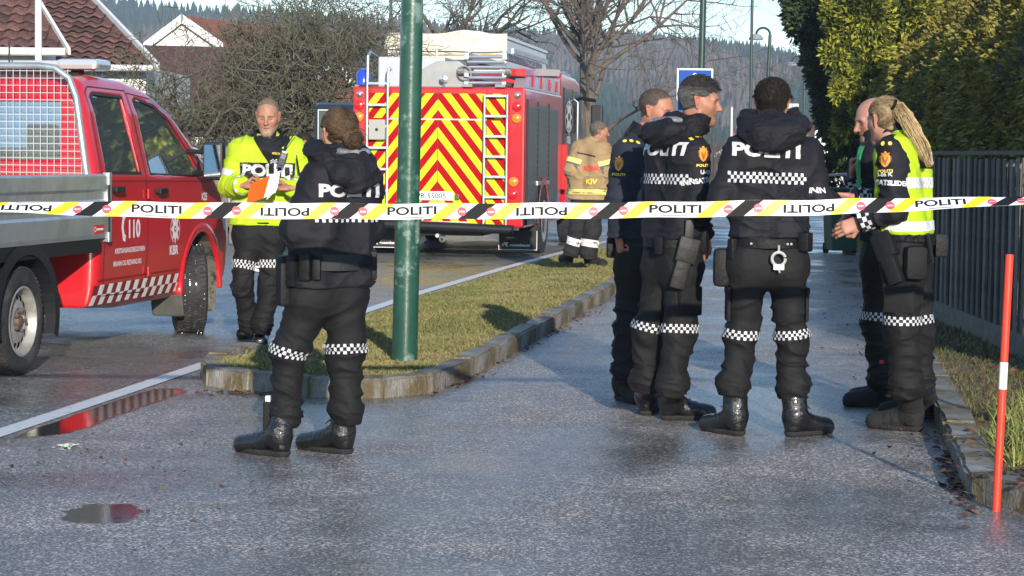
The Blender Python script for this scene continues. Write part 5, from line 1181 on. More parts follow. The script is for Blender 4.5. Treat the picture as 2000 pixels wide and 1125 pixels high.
# roof gear
T().box((-2.10, .15, 2.36), (-1.15, 2.6, 2.78)).build('roof_locker', mat('locker_white', (.40, .42, .45), .45, .3, var=.15, vs=3), FT, bevel=.02)
T().prism([(-1.55, 2.36), (-.80, 2.36), (-.80, 2.62), (-.95, 2.72), (-1.25, 2.72), (-1.55, 2.56)], .08, .16, 'y').build('hose_reel_panel', mat('reel_panel', (.28, .28, .27), .5, .3, var=.15, vs=6), FT, bevel=.01)
T().lathe([(-.02, .09), (-.05, .11), (-.08, .09)], 18, 'y', (-.86, .09, 2.55)).build('hose_reel_hub', mat('reel_grey', (.25, .25, .25), .6), FT)
T().prism([(-2.0, 2.74), (-.9, 2.74), (-.95, 2.82), (-1.9, 2.82)], 1.9, 3.6, 'y').build('roof_cover', mat('dark_tarp', (.03, .035, .05), .6), FT)
T().box((-1.52, .4, 2.72), (-1.25, .6, 2.785)).build('amber_case', mat('amber_case', (.45, .22, .03), .6), FT)
lad = empty('roof_ladder_set'); lad.parent = FT
for i in range(6):
    z_ = 2.42 + i * .072; T().tube([(-.82 + .02 * (i % 2), .04, z_), (-.30 + .02 * (i % 2), .04, z_)], .022, 8).build('rung', M_alu, lad, smooth=True)
for x_ in (-.83, -.30): T().box((x_ - .03, .0, 2.38), (x_ + .03, 3.2, 2.44)).box((x_ - .03, .02, 2.50), (x_ + .03, 3.2, 2.56)).box((x_ - .03, .02, 2.74), (x_ + .03, 3.6, 2.84)).build('rail', M_alu, lad, bevel=.005)
for i in range(12): T().box((-.29, .5 + i * .27, 2.76), (-.24, .56 + i * .27, 2.82)).build('cross_bar', M_alu, lad)
T().obox((-.18, 1.8, 2.86), (.02, 0, 0), (0, 1.8, 0), (0, .0, .035)).build('side_beam', M_alu, lad)
for x_ in (-.80, -.34): T().box((x_ - .07, -.06, 2.36), (x_ + .07, .06, 2.40)).lathe([(-.04, .05), (.04, .05)], 10, 'x', (x_ + (-.1 if x_ < -.5 else .1), 0, 2.58)).build('ladder_clamp', mat('clamp_grey', (.22, .22, .22), .5, .5), lad)
T().lathe([(-.06, .001), (-.05, .05), (.02, .055), (.05, .02)], 14, 'y', (-1.13, -.02, 2.47)).tube([(-1.13, 0, 2.36), (-1.13, 0, 2.43)], .012, 6).build('work_lamp', M_chrome, FT, smooth=True)
T().lathe([(-.10, .10), (.06, .10), (.12, .06), (.13, .001)], 16, 'z', (-2.30, .12, 2.48)).build('blue_beacon', mat('blue_lens', (.02, .05, .45), .15, coat=.6), FT, smooth=True)
T().tube([(-.5, 4.4, 2.74), (-.2, 6.2, 2.80)], .02, 6).box((-.9, 4.5, 2.72), (-.1, 6.0, 2.76)).build('cab_roof_rack', M_alu, FT)

# ---------------------------------------------------------------- cream box truck behind
BT = empty('box_truck', tuple(D(985, 300, 46)[:2]) + (0,), -R(8.2), 'cream tarpaulin box truck with rust streaks standing behind the fire engine', 'truck')
M_canv = mat('cream_tarp', (.56, .53, .43), .7, var=.10, vs=2, dirt=((.28, .17, .08), 3.5, .56, .74), bump=.3, bs=6)
zt_ = D(985, 66, 46)[2]
mb = MB(); mb.box((-2.5, .02, 1.0), (0, 6.6, zt_ - .08)); mb.build('box_body', mat('box_side', (.55, .57, .60), .5, var=.06, vs=1), BT)
T().box((-2.5, -.02, 1.0), (0, .015, zt_ - .42)).build('rear_door', M_canv, BT)
cv = T(); n = 14
for i in range(n):
    x0, x1 = -2.56 + 2.6 * i / n, -2.56 + 2.6 * (i + 1) / n; f_ = lambda x: zt_ + .008 * math.sin(x * 5) + .07 * math.exp(-((x + .85) / .30) ** 2) + .03 * math.exp(-((x + .5) / .12) ** 2); g_ = lambda x: zt_ - .36 + .012 * math.sin(x * 4.3) + .02 * math.sin(x * 1.9)
    cv.add([(x0, -.07, g_(x0)), (x1, -.07, g_(x1)), (x1, -.05, f_(x1)), (x0, -.05, f_(x0)), (x1, 1.0, f_(x1) + .01), (x0, 1.0, f_(x0) + .01)], [(0, 1, 2, 3), (3, 2, 4, 5)])
cv.build('tarpaulin', M_canv, BT, smooth=True)
T().box((-.06, -.05, 1.0), (.02, -.022, zt_ - .05)).box((-2.52, -.05, 1.0), (-2.44, -.022, zt_ - .3)).build('corner_post', M_canv, BT)
T().box((.003, .0, zt_ - .10), (.03, 6.6, zt_ - .04)).build('top_rail', mat('rail_white', (.62, .63, .63), .4), BT)
T().box((-2.44, -.045, zt_ - .46), (-.06, -.023, zt_ - .42)).build('rear_rail', mat('rust_rail', (.42, .30, .18), .7, var=.4, vs=5), BT)
for x_ in (-1.45, -.75): T().tube([(x_, -.05, 1.2), (x_, -.06, zt_ - .25), (x_ + .3, -.05, zt_ - .2)], .02, 6).build('lock_bar', M_trim, BT)
T().box((-2.2, .5, .5), (-.3, 8.5, 1.0)).build('chassis', M_black, BT)
T().box((-2.4, 6.8, .6), (-.1, 8.6, 2.6)).build('cab', M_trim, BT, bevel=.08)
for y_ in (1.6, 7.6):
    for s_, x_ in ((1, -.18), (-1, -2.32)): wheel(BT, (x_, y_, .45), .45, .28, s_, holes=8)
# ---------------------------------------------------------------- black van
bvx = D(612, 250, 37)[0]; zb = D(640, 200, 37)[2]
BV = empty('black_van', (bvx, 37, 0), -R(4), 'black panel van half hidden behind the bareheaded officer and the fire engine', 'van')
T().prism([(0, .35), (-.02, 1.3), (.10, zb - .05), (.25, zb), (3.6, zb), (4.3, 1.5), (4.9, 1.2), (4.95, .4)], 0.0, 1.62).build('body', mat('black_paint', (.012, .013, .016), .25, coat=.6), BV, bevel=.06)
T().prism([(.10, 1.42), (.60, 1.42), (.60, zb - .14), (.10, zb - .14)], -.035, -.010, 'y').build('rear_window', mat('black_glass2', (.03, .04, .045), .05, coat=.6), BV, bevel=.008)
T().prism([(.86, 1.42), (1.5, 1.42), (1.5, zb - .14), (.86, zb - .14)], -.035, -.010, 'y').build('rear_window', MATS['black_glass2'], BV, bevel=.008)
fr_ = T()
for a, b in (((.08, 1.40), (.62, 1.42)), ((.08, zb - .14), (.62, zb - .12)), ((.08, 1.42), (.10, zb - .14)), ((.60, 1.42), (.62, zb - .14))): fr_.prism([a, (b[0], a[1]), b, (a[0], b[1])], -.045, -.036, 'y')
fr_.build('window_frame', M_chrome, BV)
for y_ in (.9, 3.9):
    for s_, x_ in ((1, 1.52), (-1, .12)): wheel(BV, (x_, y_, .34), .34, .22, s_, holes=8)
T().box((.05, -.06, .35), (1.58, .02, .55)).build('bumper', M_black, BV, bevel=.03)
for x_ in (.06, 1.56): T().box((x_ - .04, -.05, .95), (x_ + .04, -.012, 1.3)).build('tail_lamp', M_redl, BV, bevel=.01)
# ================================================================== PEOPLE: toolkit
M_skin = mat('skin', (.5, .3, .22), .5, attr='col', var=.12, vs=60, sss=.10, spec=.35)
M_hair = mat('hair', (.05, .04, .03), .6, attr='col', spec=.18)
M_navy = mat('dark_uniform_cloth', (.0085, .0085, .0120), .72, var=.25, vs=14, bump=.35, bs=9, spec=.28, dist=.03)
M_trou = mat('black_trouser_cloth', (.0080, .0080, .0085), .75, var=.28, vs=12, bump=.35, bs=9, spec=.28, dist=.03)
M_hood = mat('hood_cloth', (.0080, .0080, .0110), .72, var=.25, vs=16, bump=.5, bs=24, spec=.28, dist=.03)
M_line_g = mat('grey_hood_lining', (.17, .175, .18), .55, var=.35, vs=22, bump=.5, bs=30)
M_boot = mat('boot_leather', (.0080, .0080, .0085), .27, var=.3, vs=22, bump=.45, bs=40, coat=.4)
M_suede = mat('matt_boot', (.012, .012, .012), .8, var=.3, vs=22, bump=.4, bs=60)
M_sole = mat('boot_sole', (.016, .016, .016), .85, var=.3, vs=30, bump=.5, bs=80)
M_hiv = mat('hi_vis_yellow', (.36, .50, .008), .75, var=.10, vs=8, bump=.2, bs=60)
M_hgreen = mat('hi_vis_green', (.035, .30, .095), .75, var=.12, vs=8)
M_refl = mat('reflective_tape', (.50, .50, .51), .45)
M_reflg = mat('reflective_grey', (.46, .47, .46), .4)
M_tan = mat('turnout_tan', (.29, .195, .095), .85, var=.16, vs=10, bump=.3, bs=90)
M_tanp = mat('turnout_grey', (.09, .09, .10), .85, var=.2, vs=10)
M_leather = mat('belt_leather', (.0065, .0065, .007), .55, var=.3, vs=20, spec=.25, bump=.3, bs=50)
M_gold = mat('emblem_orange', (.62, .26, .03), .5)
M_goldy = mat('emblem_yellow', (.75, .58, .06), .5)
M_steel = mat('handcuff_steel', (.62, .60, .54), .3, .6)
up3 = np.array([0, 0, 1.0])
NV = lambda *a: np.array(a, np.float32)
def unit(v): v = np.asarray(v, float); return v / (np.linalg.norm(v) + 1e-9)
def folds(P, ax, seed, fa=22., fb=6., amp=.010):
    """cloth folds running across the direction ax"""
    ax = np.asarray(ax, np.float32); t = P @ ax; Q = P * fb + np.outer(t * (fa - fb), ax)
    wv = vnoise(P * 7 + 3.1, seed + 9) - .5
    Q = Q + np.outer(wv * 1.6, ax)
    a = vnoise(Q, seed); b = vnoise(Q * 1.9 + 5.2, seed + 1)
    r = 1 - np.abs(2 * a - 1); r2 = 1 - np.abs(2 * b - 1)
    return amp * (r * r * r * 1.5 + .5 * r2 * r2 - .5)
def bounds(pts, pad): P = np.array(pts); return P.min(0) - pad, P.max(0) + pad
# ---- head in its own space: x right, y forward, z up, origin between the ears at eye height
def head_sdf(P):
    X = P.copy(); X[:, 0] = np.abs(X[:, 0]); E = lambda c, r: ell(X, c, r)
    d = ell(P, (0, -.018, .040), (.077, .100, .084))
    d = smin(d, ell(P, (0, .022, -.035), (.060, .066, .085)), .045)
    d = smin(d, cone(X, (.052, .0, -.055), (.018, .062, -.098), .020, .019), .03)
    d = smin(d, cone(P, (-.012, .068, -.100), (.012, .068, -.100), .020, .020), .025)
    d = smin(d, cone(X, (.046, .050, -.018), (.054, .02, -.012), .020, .018), .03)
    d = smin(d, cone(X, (.042, .070, .022), (.010, .082, .019), .011, .012), .018)
    d = smax(d, -(cone(X, (.026, .096, .002), (.040, .088, .001), .014, .013)), .014)
    d = smin(d, cone(X, (.026, .066, .002), (.038, .062, .001), .0135, .0135), .006)
    d = smin(d, cone(P, (0, .082, .012), (0, .108, -.030), .0075, .0115), .014)
    d = smin(d, cone(X, (.010, .094, -.034), (.013, .090, -.033), .008, .007), .008)
    d = smax(d, -cone(X, (.006, .100, -.043), (.010, .096, -.042), .003, .003), .004)
    d = smin(d, cone(X, (0, .085, -.058), (.018, .077, -.060), .0078, .004), .009)
    d = smin(d, cone(X, (0, .082, -.072), (.015, .076, -.070), .0085, .004), .008)
    d = smax(d, -cone(X, (0, .094, -.0645), (.022, .083, -.0650), .0035, .003), .005)
    er = cone(X, (.076, -.012, -.028), (.084, -.020, .022), .010, .016, (unit((.85, .5, 0)), .5))
    er = smax(er, -cone(X, (.090, -.010, -.012), (.093, -.014, .012), .006, .010), .006)
    d = smin(d, er, .007)
    d = smin(d, cone(P, (0, -.030, -.06), (0, -.050, -.20), .054, .058), .035)
    return d
HV, HF = sdf_mesh(head_sdf, (-.105, -.135, -.20), (.105, .13, .135), .0042, 1)
def head_cols(skin, hairc, stubble=0.0, brow=.5, eyes='down', shave=None):
    P = HV; x, y, z = np.abs(P[:, 0]), P[:, 1], P[:, 2]; c = np.tile(np.array(skin), (len(P), 1)).astype(float)
    def bl(w, col): nonlocal c; w = np.clip(w, 0, 1)[:, None]; c = c * (1 - w) + np.array(col) * w
    red = np.array(skin) * (1.10, .74, .72)
    bl(.55 * np.exp(-((z + .02) / .025) ** 2 - ((x - .045) / .025) ** 2) * (y > .03), red); bl(.6 * np.exp(-((z + .030) / .014) ** 2 - (x / .014) ** 2) * (y > .09), red)
    bl(.5 * (x > .078), red)
    if stubble: bl(stubble * np.clip((-.040 - z) / .02, 0, 1) * np.clip((y + .01) / .03, 0, 1) * (z > -.135), np.array(hairc) * .6 + np.array(skin) * .35)
    lip = np.exp(-((z + .065) / .009) ** 2 - (x / .020) ** 2) * (y > .072); bl(.75 * lip, np.array(skin) * (.85, .50, .48))
    bl(.9 * np.exp(-((z + .0645) / .0028) ** 2) * (x < .022) * (y > .07), np.array(skin) * .35)
    bl(brow * np.exp(-((z - .022 + (x - .025) * .12) / .0055) ** 2) * (x > .009) * (x < .050) * (y > .055), np.array(hairc) * .8)
    ey = (x > .018) * (x < .045) * (y > .055)
    if eyes == 'down': bl(.9 * np.exp(-((z + .004) / .0028) ** 2) * ey, (.05, .03, .025)); bl(.6 * np.exp(-((z - .009) / .005) ** 2) * ey, np.array(skin) * .40)  # lash line, and eye socket shade put into the skin colour
    else: bl(.9 * np.exp(-((z - .001) / .0045) ** 2) * ey, (.10, .08, .07))
    bl(.5 * np.exp(-((z + .010) / .004) ** 2) * ey, np.array(skin) * .6)
    if shave is not None: w = shave(P); bl(w, np.array(hairc) * .55 + np.array(skin) * .35)
    return c
def hairline(P, front=.060, side=.012, nape=-.075):
    """1 inside the hair area of the scalp"""
    x, y, z = np.abs(P[:, 0]), P[:, 1], P[:, 2]
    lim = np.where(y > .03, front + (y - .03) * .15 - x * .25, np.where(y > -.03, side + (y + .03) / .06 * (front - side) * np.clip((.085 - x) / .03, .15, 1), nape + (np.clip(y, -.115, -.03) + .115) / .085 * (side - nape) * .55))
    ear = (x > .066) & (z < .030) & (y > -.045)
    return np.clip((z - lim) / .012, 0, 1) * ~ear
# ---- hands: wrist at origin, fingers along +z, thumb side +x, palm faces +y
def hand_sdf(curl, spread=.0, thumb='in'):
    seg = []
    for i, (x0, L0, r0) in enumerate(((.030, .044, .0092), (.010, .049, .0096), (-.011, .046, .0092), (-.030, .036, .0082))):
        p = np.array([x0, .0, .088 - .006 * abs(i - 1.2)]); an = 0.
        for k, (fl, cf) in enumerate(((1.0, .9), (.62, 1.15), (.50, .8))):
            an += curl * cf * (1 + .06 * i); q = p + np.array([spread * x0 * 3 * fl * L0, math.sin(an) * L0 * fl, math.cos(an) * L0 * fl]); seg.append((p, q, r0 * (1 - .10 * k), r0 * (.94 - .12 * k))); p = q
    t0 = np.array([.030, .006, .022]); t1 = t0 + (np.array([.026, .016, .030]) if thumb == 'in' else np.array([.038, .006, .026])); t2 = t1 + (np.array([-.012, .020, .026]) if thumb == 'in' else np.array([.012, .008, .034]))
    def f(P):
        d = cone(P, (.0, 0, -.07), (0, 0, .01), .026, .024, ((0, 1, 0), .8))
        pl = cone(P, (.020, 0, .03), (.024, 0, .080), .020, .017, ((0, 1, 0), .75)); pl = smin(pl, cone(P, (-.018, 0, .03), (-.022, 0, .076), .019, .015, ((0, 1, 0), .75)), .02); pl = smin(pl, cone(P, (0, 0, .025), (0, 0, .082), .021, .018, ((0, 1, 0), .72)), .02)
        d = smin(d, pl, .02)
        for a, b, ra, rb in seg: d = smin(d, cone(P, a, b, ra, rb), .0035)
        d = smin(d, cone(P, t0, t1, .0155, .0120), .014); return smin(d, cone(P, t1, t2, .0118, .0095), .004)
    return f
HANDS = {k: sdf_mesh(hand_sdf(c, s, t), (-.075, -.045, -.08), (.09, .115, .21), .0034, 1) for k, (c, s, t) in {'fist': (1.25, 0, 'in'), 'relax': (.50, .02, 'in'), 'grip': (.85, 0, 'in')}.items()}
def place(V, O, X, Y, Z, s=1.0, mirror=False):
    Q = V.copy() * s
    if mirror: Q[:, 0] *= -1
    return np.asarray(O, float) + Q @ np.array([X, Y, Z], float)
def strands(roots, dirs, lens, r, cols, nseg=4, bend=None, seed=0, wav=.0):
    """thin tapered three-sided hair strands"""
    rs = np.random.RandomState(seed); k = len(roots); pts = [roots]; d = dirs.copy(); p = roots.copy()
    for i in range(nseg):
        if bend is not None: d = d + bend(p, i)
        d = d + rs.normal(0, wav, d.shape); d = d / (np.linalg.norm(d, axis=1)[:, None] + 1e-9); p = p + d * (lens / nseg)[:, None]; pts.append(p)
    s = np.cross(d, rs.normal(0, 1, (k, 3))); s /= np.linalg.norm(s, axis=1)[:, None] + 1e-9; u = np.cross(s, d); V = []
    for i, q in enumerate(pts):
        rr = (r * (1 - .75 * (i / nseg) ** 2))[:, None] if not np.isscalar(r) else r * (1 - .75 * (i / nseg) ** 2)
        V += [q + s * rr, q + (-.5 * s + .87 * u) * rr, q + (-.5 * s - .87 * u) * rr]
    V = np.stack(V, 1).reshape(-1, 3); m_ = 3 * (nseg + 1); b = (np.arange(k) * m_)[:, None]; F = []
    for i in range(nseg):
        for j in range(3): F.append(b + np.array([[i * 3 + j, i * 3 + (j + 1) % 3, i * 3 + 3 + (j + 1) % 3, i * 3 + 3 + j]]))
    return V, np.concatenate(F), np.repeat(cols, m_, 0)
def merge(parts):
    V, F, C, k = [], [], [], 0
    for p in parts:
        V.append(p[0]); F += (np.asarray(p[1]) + k).tolist(); C.append(p[2]); k += len(p[0])
    return np.concatenate(V), F, np.concatenate(C)
def bvh(V, F): return BVHTree.FromPolygons([Vector(v) for v in V.tolist()], [tuple(f) for f in (F.tolist() if isinstance(F, np.ndarray) else F)])

class Person:
    def __init__(s, label, joints, Y, skin=(.52, .30, .21), ground=0.0, seed=1, hres=.0085, scale=1.0, group=None):
        """joints: name -> (pixel x, pixel y, depth offset); placed at the person's own distance Y"""
        s.J = {k: np.array(D(v[0], v[1], Y + (v[2] if len(v) > 2 else 0)), float) for k, v in joints.items()}
        s.skin, s.seed, s.h, s.Y, s.g = skin, seed, hres, Y, ground
        c = (s.J['ankL'] + s.J['ankR']) / 2; s.e = empty('person', (0, 0, 0), 0, label, 'person', group)
        s.body = [];
        J = s.J; s.lat = unit((J['shR'] - J['shL']) * (1, 1, 0)); s.fwd = np.array([-s.lat[1], s.lat[0], 0]); s.plat = unit((J['hipR'] - J['hipL']) * (1, 1, 0)); s.pf = np.array([-s.plat[1], s.plat[0], 0])
        s.neck = (J['shL'] + J['shR']) / 2 + np.array([0, 0, .06])
    def mesh(s, name, fn, pts, pad, ma, parent=None, h=None, cols=None, newton=1):
        lo, hi = bounds(pts, pad); V, F = sdf_mesh(fn, lo, hi, h or s.h, newton); o = obj(name, V, F, ma, parent or s.e, smooth=True); return o, V, F
    # -- head, neck, hands and the limbs under the clothes form one body mesh
    def head(s, look, pitch=0, roll=0, size=1.0, cols=None, shape=(1, 1, 1)):
        J = s.J; y = unit((look[0], look[1], 0)); x = np.cross(y, (0, 0, 1)); z = np.array([0, 0, 1.])
        a = R(pitch); y, z = y * math.cos(a) - z * math.sin(a), z * math.cos(a) + y * math.sin(a)
        a = R(roll); x, z = x * math.cos(a) - z * math.sin(a), z * math.cos(a) + x * math.sin(a)
        s.hx, s.hs, s.hO = (x, y, z), size * np.array(shape), J['head']; s.body.append((place(HV * np.array(shape), J['head'], x, y, z, size), HF, cols if cols is not None else np.tile(np.array(s.skin), (len(HV), 1))))
    def toW(s, P): return np.asarray(s.hO) + (np.asarray(P) * s.hs) @ np.array(s.hx)
    def dirW(s, d): return np.asarray(d) @ np.array(s.hx)
    def hand(s, wrist, direction, palm, pose='relax', left=False, size=.98, k=1.0):
        z = unit(direction); y = unit(np.asarray(palm) - np.dot(palm, z) * z); x = np.cross(y, z); V, F = HANDS[pose]
        W_ = place(V, s.J[wrist], x, y, z, size, left); F2 = F[:, ::-1] if left else F; c = np.tile(np.array(s.skin) * k, (len(V), 1)); kn = np.clip(vnoise(V * 90, 5), 0, 1)[:, None]; c = c * (1 - .18 * kn * np.array([0, 1, 1])) ; s.body.append((W_, F2, c))
    def finish_body(s):
        J = s.J
        def core(P):
            d = cone(P, s.neck, s.neck - (0, 0, .12), .052, .06)
            for a, b, ra, rb in ((J['shL'], J['shR'], .045, .045), ((J['shL'] + J['shR']) / 2 - up3 * .04, (J['hipL'] + J['hipR']) / 2, .055, .07), (J['hipL'], J['hipR'], .055, .055)): d = smin(d, cone(P, a, b, ra, rb), .06)
            for q in 'LR':
                for a, b, ra, rb in ((J['sh' + q], J['el' + q], .042, .034), (J['el' + q], J['wr' + q], .034, .024), (J['hip' + q], J['kn' + q], .07, .05), (J['kn' + q], J['ank' + q] * .82 + J['kn' + q] * .18, .042, .030)): d = smin(d, cone(P, a, b, ra, rb), .03)
            d = smin(d, cone(P, s.neck, J['head'] + np.array(s.hx[2]) * -.09 + np.array(s.hx[1]) * -.035, .056, .052), .03)
            return d
        lo, hi = bounds(list(J.values()), .14); V, F = sdf_mesh(core, lo, hi, .02, 1); s.body.append((V, F, np.tile(np.array(s.skin), (len(V), 1))))
        V, F, C = merge(s.body); return obj('body', V, F, M_skin, s.e, smooth=True, cols=C)
    # -- trousers
    def trousers(s, ma=M_trou, rt=.098, rk=.074, ra=.066, waist=None, amp=.011, seat=.125, bag=.012):
        J = s.J; W_ = J['waist'] if waist is None else waist; hc = (J['hipL'] + J['hipR']) / 2; sd = s.seed
        def f(P):
            d = smin(cone(P, J['hipL'] + (0, 0, .02), J['hipR'] + (0, 0, .02), seat, seat, (s.pf, .88)), cone(P, hc - .07 * s.plat, W_ - .075 * s.plat, seat * .9, .105, (s.pf, .95)), .05); d = smin(d, cone(P, hc + .07 * s.plat, W_ + .075 * s.plat, seat * .9, .105, (s.pf, .95)), .05)
            d = smax(d, P[:, 2] - (W_[2] + .02), .01)
            legs = None
            for q in 'LR':
                h_, k_, a_ = J['hip' + q], J['kn' + q], J['ank' + q]; ax1, ax2 = unit(k_ - h_), unit(a_ - k_)
                dk_ = np.linalg.norm(P - k_.astype(np.float32), axis=1); da_ = np.linalg.norm(P - a_.astype(np.float32), axis=1); wk = .7 + 1.1 * np.exp(-(dk_ / .14) ** 2) + 1.2 * np.exp(-(da_ / .16) ** 2)
                l1 = cone(P, h_, k_, rt, rk) - folds(P, unit(ax1 + .5 * s.plat), sd + ord(q), 12, 4, amp * 1.2) * wk
                lo_ = a_ + (k_ - a_) * .18
                l2 = cone(P, k_, lo_, rk, ra) - folds(P, unit(ax2 - .45 * s.plat), sd + 7 + ord(q), 17, 4.5, amp) * wk; l2 = smin(l2, cone(P, lo_, a_ + (k_ - a_) * .06, ra + bag, ra * .92) - folds(P, ax2, sd + 17 + ord(q), 36, 6, amp * 1.3), .03)
                l2 = smax(l2, (P - (a_ + ax2 * .002).astype(np.float32)) @ ax2.astype(np.float32), .012)
                lg = smin(l1, l2, .035); legs = lg if legs is None else smin(legs, lg, .012)
            return smin(d - folds(P, unit((s.pf[0], s.pf[1], 1.2)), sd + 3, 9, 5, amp * .6), legs, .035)
        pts = [W_, J['hipL'], J['hipR'], J['knL'], J['knR'], J['ankL'], J['ankR']]
        s.tro, V, F = s.mesh('trousers', f, pts, .19, ma); s.tb = bvh(V, F)
    def band(s, q, t, h=.046, ma=M_refl, rows=3, n=40, name='reflective_checks', thigh=False, tilt=(0, 0), solid=False, parent=None):
        """checked reflective band wrapped round a trouser leg at fraction t below the hip (thigh) or knee"""
        a, b = (s.J['hip' + q], s.J['kn' + q]) if thigh else (s.J['kn' + q], s.J['ank' + q]); c = a + (b - a) * t; ax = unit(a - b); u = unit(np.cross(ax, (0, 1, 0))); v = np.cross(ax, u); vv, ff = [], []
        sub = 2
        def hit(an, z):
            dr = u * math.cos(an) + v * math.sin(an); zz = z + tilt[0] * math.cos(an) + tilt[1] * math.sin(an); o = c + ax * zz; r = s.tb.ray_cast(Vector(o + dr * .122), Vector(-dr), .122); return None if r[0] is None or (r[3] < .002) else tuple(r[0] + r[1] * .004)
        for i in range(n):
            for j in range(rows):
                if not solid and (i + j) % 2: continue
                g_ = .06 if not solid else 0
                P = [hit(2 * math.pi * (i + di) / n, h * ((j + dj) / rows - .5)) for di, dj in ((g_, 0), (1 - g_, 0), (1, .5), (1 - g_, 1), (g_, 1), (0, .5))]
                if all(p is not None for p in P): k = len(vv); vv += P; ff.append(tuple(range(k, k + 6)))
        if ff: obj(name, vv, ff, ma, s.tro if parent is None else parent)
    # -- boots
    def boot(s, q, toe, heel=None, ma=M_boot, ln=.215, shaft=.15, rs_=.063, tw=.043):
        A = s.J['ank' + q]; g = s.g; t = np.array(toe, float); H = np.array([A[0], A[1], g + .05]) if heel is None else np.array([heel[0], heel[1], g + .05]); T_ = np.array([t[0], t[1], g + .040]); d = unit((T_ - H) * (1, 1, 0)); T_ = H + d * ln + np.array([0, 0, -.012]); B = H - d * .018; sd = s.seed
        top = A + np.array([0, 0, .02]) ; sh_ = np.array([H[0], H[1], g + .12])
        lat_ = np.cross(d, (0, 0, 1))
        def f(P):
            x = cone(P, sh_, top + unit(s.J['kn' + q] - A) * .09, rs_, rs_ + .002) - folds(P, (0, 0, 1), sd, 30, 8, .0035)
            x = smin(x, cone(P, B, H + (0, 0, .05), .043, .052), .03)
            x = smin(x, cone(P, H + np.array([0, 0, .045]), H + d * ln * .72 + np.array([0, 0, .0]), .057, .045, ((0, 0, 1), .95)) - folds(P, d, sd + 5, 45, 10, .003), .03)
            x = smin(x, cone(P, H + d * ln * .45, T_, .047, tw + .004, ((0, 0, 1), .92)), .03); x = smin(x, cone(P, T_ - lat_ * .010 - d * .01, T_ + lat_ * .010 - d * .01, tw, tw), .03)
            return smax(x, (g + .004) - P[:, 2], .006)
        b_, V, F = s.mesh('boot', f, [top, B, T_, sh_], .09, ma, h=.0065)
        def sole(P):
            x = cone(P, B + (0, 0, -.02), H + d * ln * .5 + (0, 0, -.02), .043, .045); x = smin(x, cone(P, H + d * ln * .45 + (0, 0, -.02), T_ + (0, 0, -.01), .046, tw + .003), .03)
            ridge = .001 * np.sign(np.sin((P @ d.astype(np.float32)) * 300))
            return np.maximum(np.maximum(x - .001 + ridge, P[:, 2] - (g + .027 + .012 * np.clip(((P - H.astype(np.float32)) @ d.astype(np.float32)) / ln - .7, 0, 1))), (g + .001) - P[:, 2])
        s.mesh('sole', sole, [B, T_, H], .075, M_sole, b_, h=.0062)
        lc = MB()
        for i in range(5):
            c0 = H + d * (.035 + .022 * i) + np.array([0, 0, .125 - .017 * i - .02 * (i > 2)]); lc.tube([c0 - lat_ * .030, c0 + np.array([0, 0, .012]) + d * .006, c0 + lat_ * .030], .0035, 5)
        lc.build('lace', M_sole, b_)
        return b_
    # -- jacket
    def jacket(s, ma=M_navy, hem=.0, r_sh=.075, r_t=.114, r_w=.116, ru=.068, re=.057, rw=.047, amp=.011, collar=.10, name='jacket', hemr=.0, flatk=.9, sleeves=True, amp_s=.012, hemtilt=0.0, cuff=True, sh_up=0.0):
        J = s.J; sd = s.seed; top = (J['shL'] + J['shR']) / 2; W_ = J['waist']; hz = W_[2] + hem; chest = top * .62 + W_ * .38; low = np.array([W_[0], W_[1], hz - .04]); s.jp = dict(top=top, hz=hz)
        def tor(P):
            d = None
            for sg, q in ((-1, 'L'), (1, 'R')):
                a_ = J['sh' + q] * .66 + top * .34 - np.array([0, 0, .05]); b_ = low + s.plat * sg * (.070 + hemr)
                x = cone(P, a_, b_, r_t, r_w, (s.fwd, flatk)); d = x if d is None else smin(d, x, .06)
            d = smin(d, cone(P, J['shL'] * .9 + top * .1 - (0, 0, .015 - sh_up), J['shR'] * .9 + top * .1 - (0, 0, .015 - sh_up), r_sh, r_sh), .06)
            d = smin(d, cone(P, top + np.array([0, 0, .02]), s.neck + np.array([0, 0, .02]), .10, .075), .05)
            d = d - folds(P, unit(s.plat * .55 + np.array([0, 0, 1])), sd + 2, 9, 4, amp) - folds(P, unit(s.plat * -.6 + np.array([0, 0, 1])), sd + 12, 13, 4, amp * .6)
            fl = np.clip((W_[2] + .16 - P[:, 2]) / .16, 0, 1); d = d - folds(P, (0, 0, 1), sd + 22, 24, 4, amp * 1.1) * fl
            lim = hz + hemtilt * ((P - W_.astype(np.float32)) @ s.plat.astype(np.float32))
            return smax(d, lim - P[:, 2], .015)
        def f(P):
            d = tor(P)
            if collar:
                n0 = s.neck - np.array([0, 0, .03]); n1 = s.neck + unit(J['head'] - s.neck) * collar; co = cone(P, n0, n1, .085, .076); d = smin(d, smax(co, (P - n1.astype(np.float32)) @ unit(n1 - n0).astype(np.float32), .008), .02); d = smax(d, -cone(P, n0 + (0, 0, .05), n1 + unit(n1 - n0) * .05, .058, .064), .008)
            if sleeves:
                for q in 'LR':
                    a_, e_, w_ = J['sh' + q], J['el' + q], J['wr' + q]; u1, u2 = unit(e_ - a_), unit(w_ - e_); we = w_ - u2 * .01
                    ar = cone(P, a_, e_, ru, re) - folds(P, u1, sd + 31 + ord(q), 17, 5, amp_s); fo = cone(P, e_, we, re, rw) - folds(P, u2, sd + 41 + ord(q), 24, 5, amp_s); fo = smax(fo, (P - (w_ - u2 * .005).astype(np.float32)) @ u2.astype(np.float32), .006)
                    d = smin(d, smin(ar, fo, .03), .028)
            return d
        pts = [J['shL'], J['shR'], low, s.neck, J['elL'], J['elR'], J['wrL'], J['wrR']] if sleeves else [J['shL'], J['shR'], low, s.neck]
        o, V, F = s.mesh(name, f, pts, .16, ma); b = bvh(V, F)
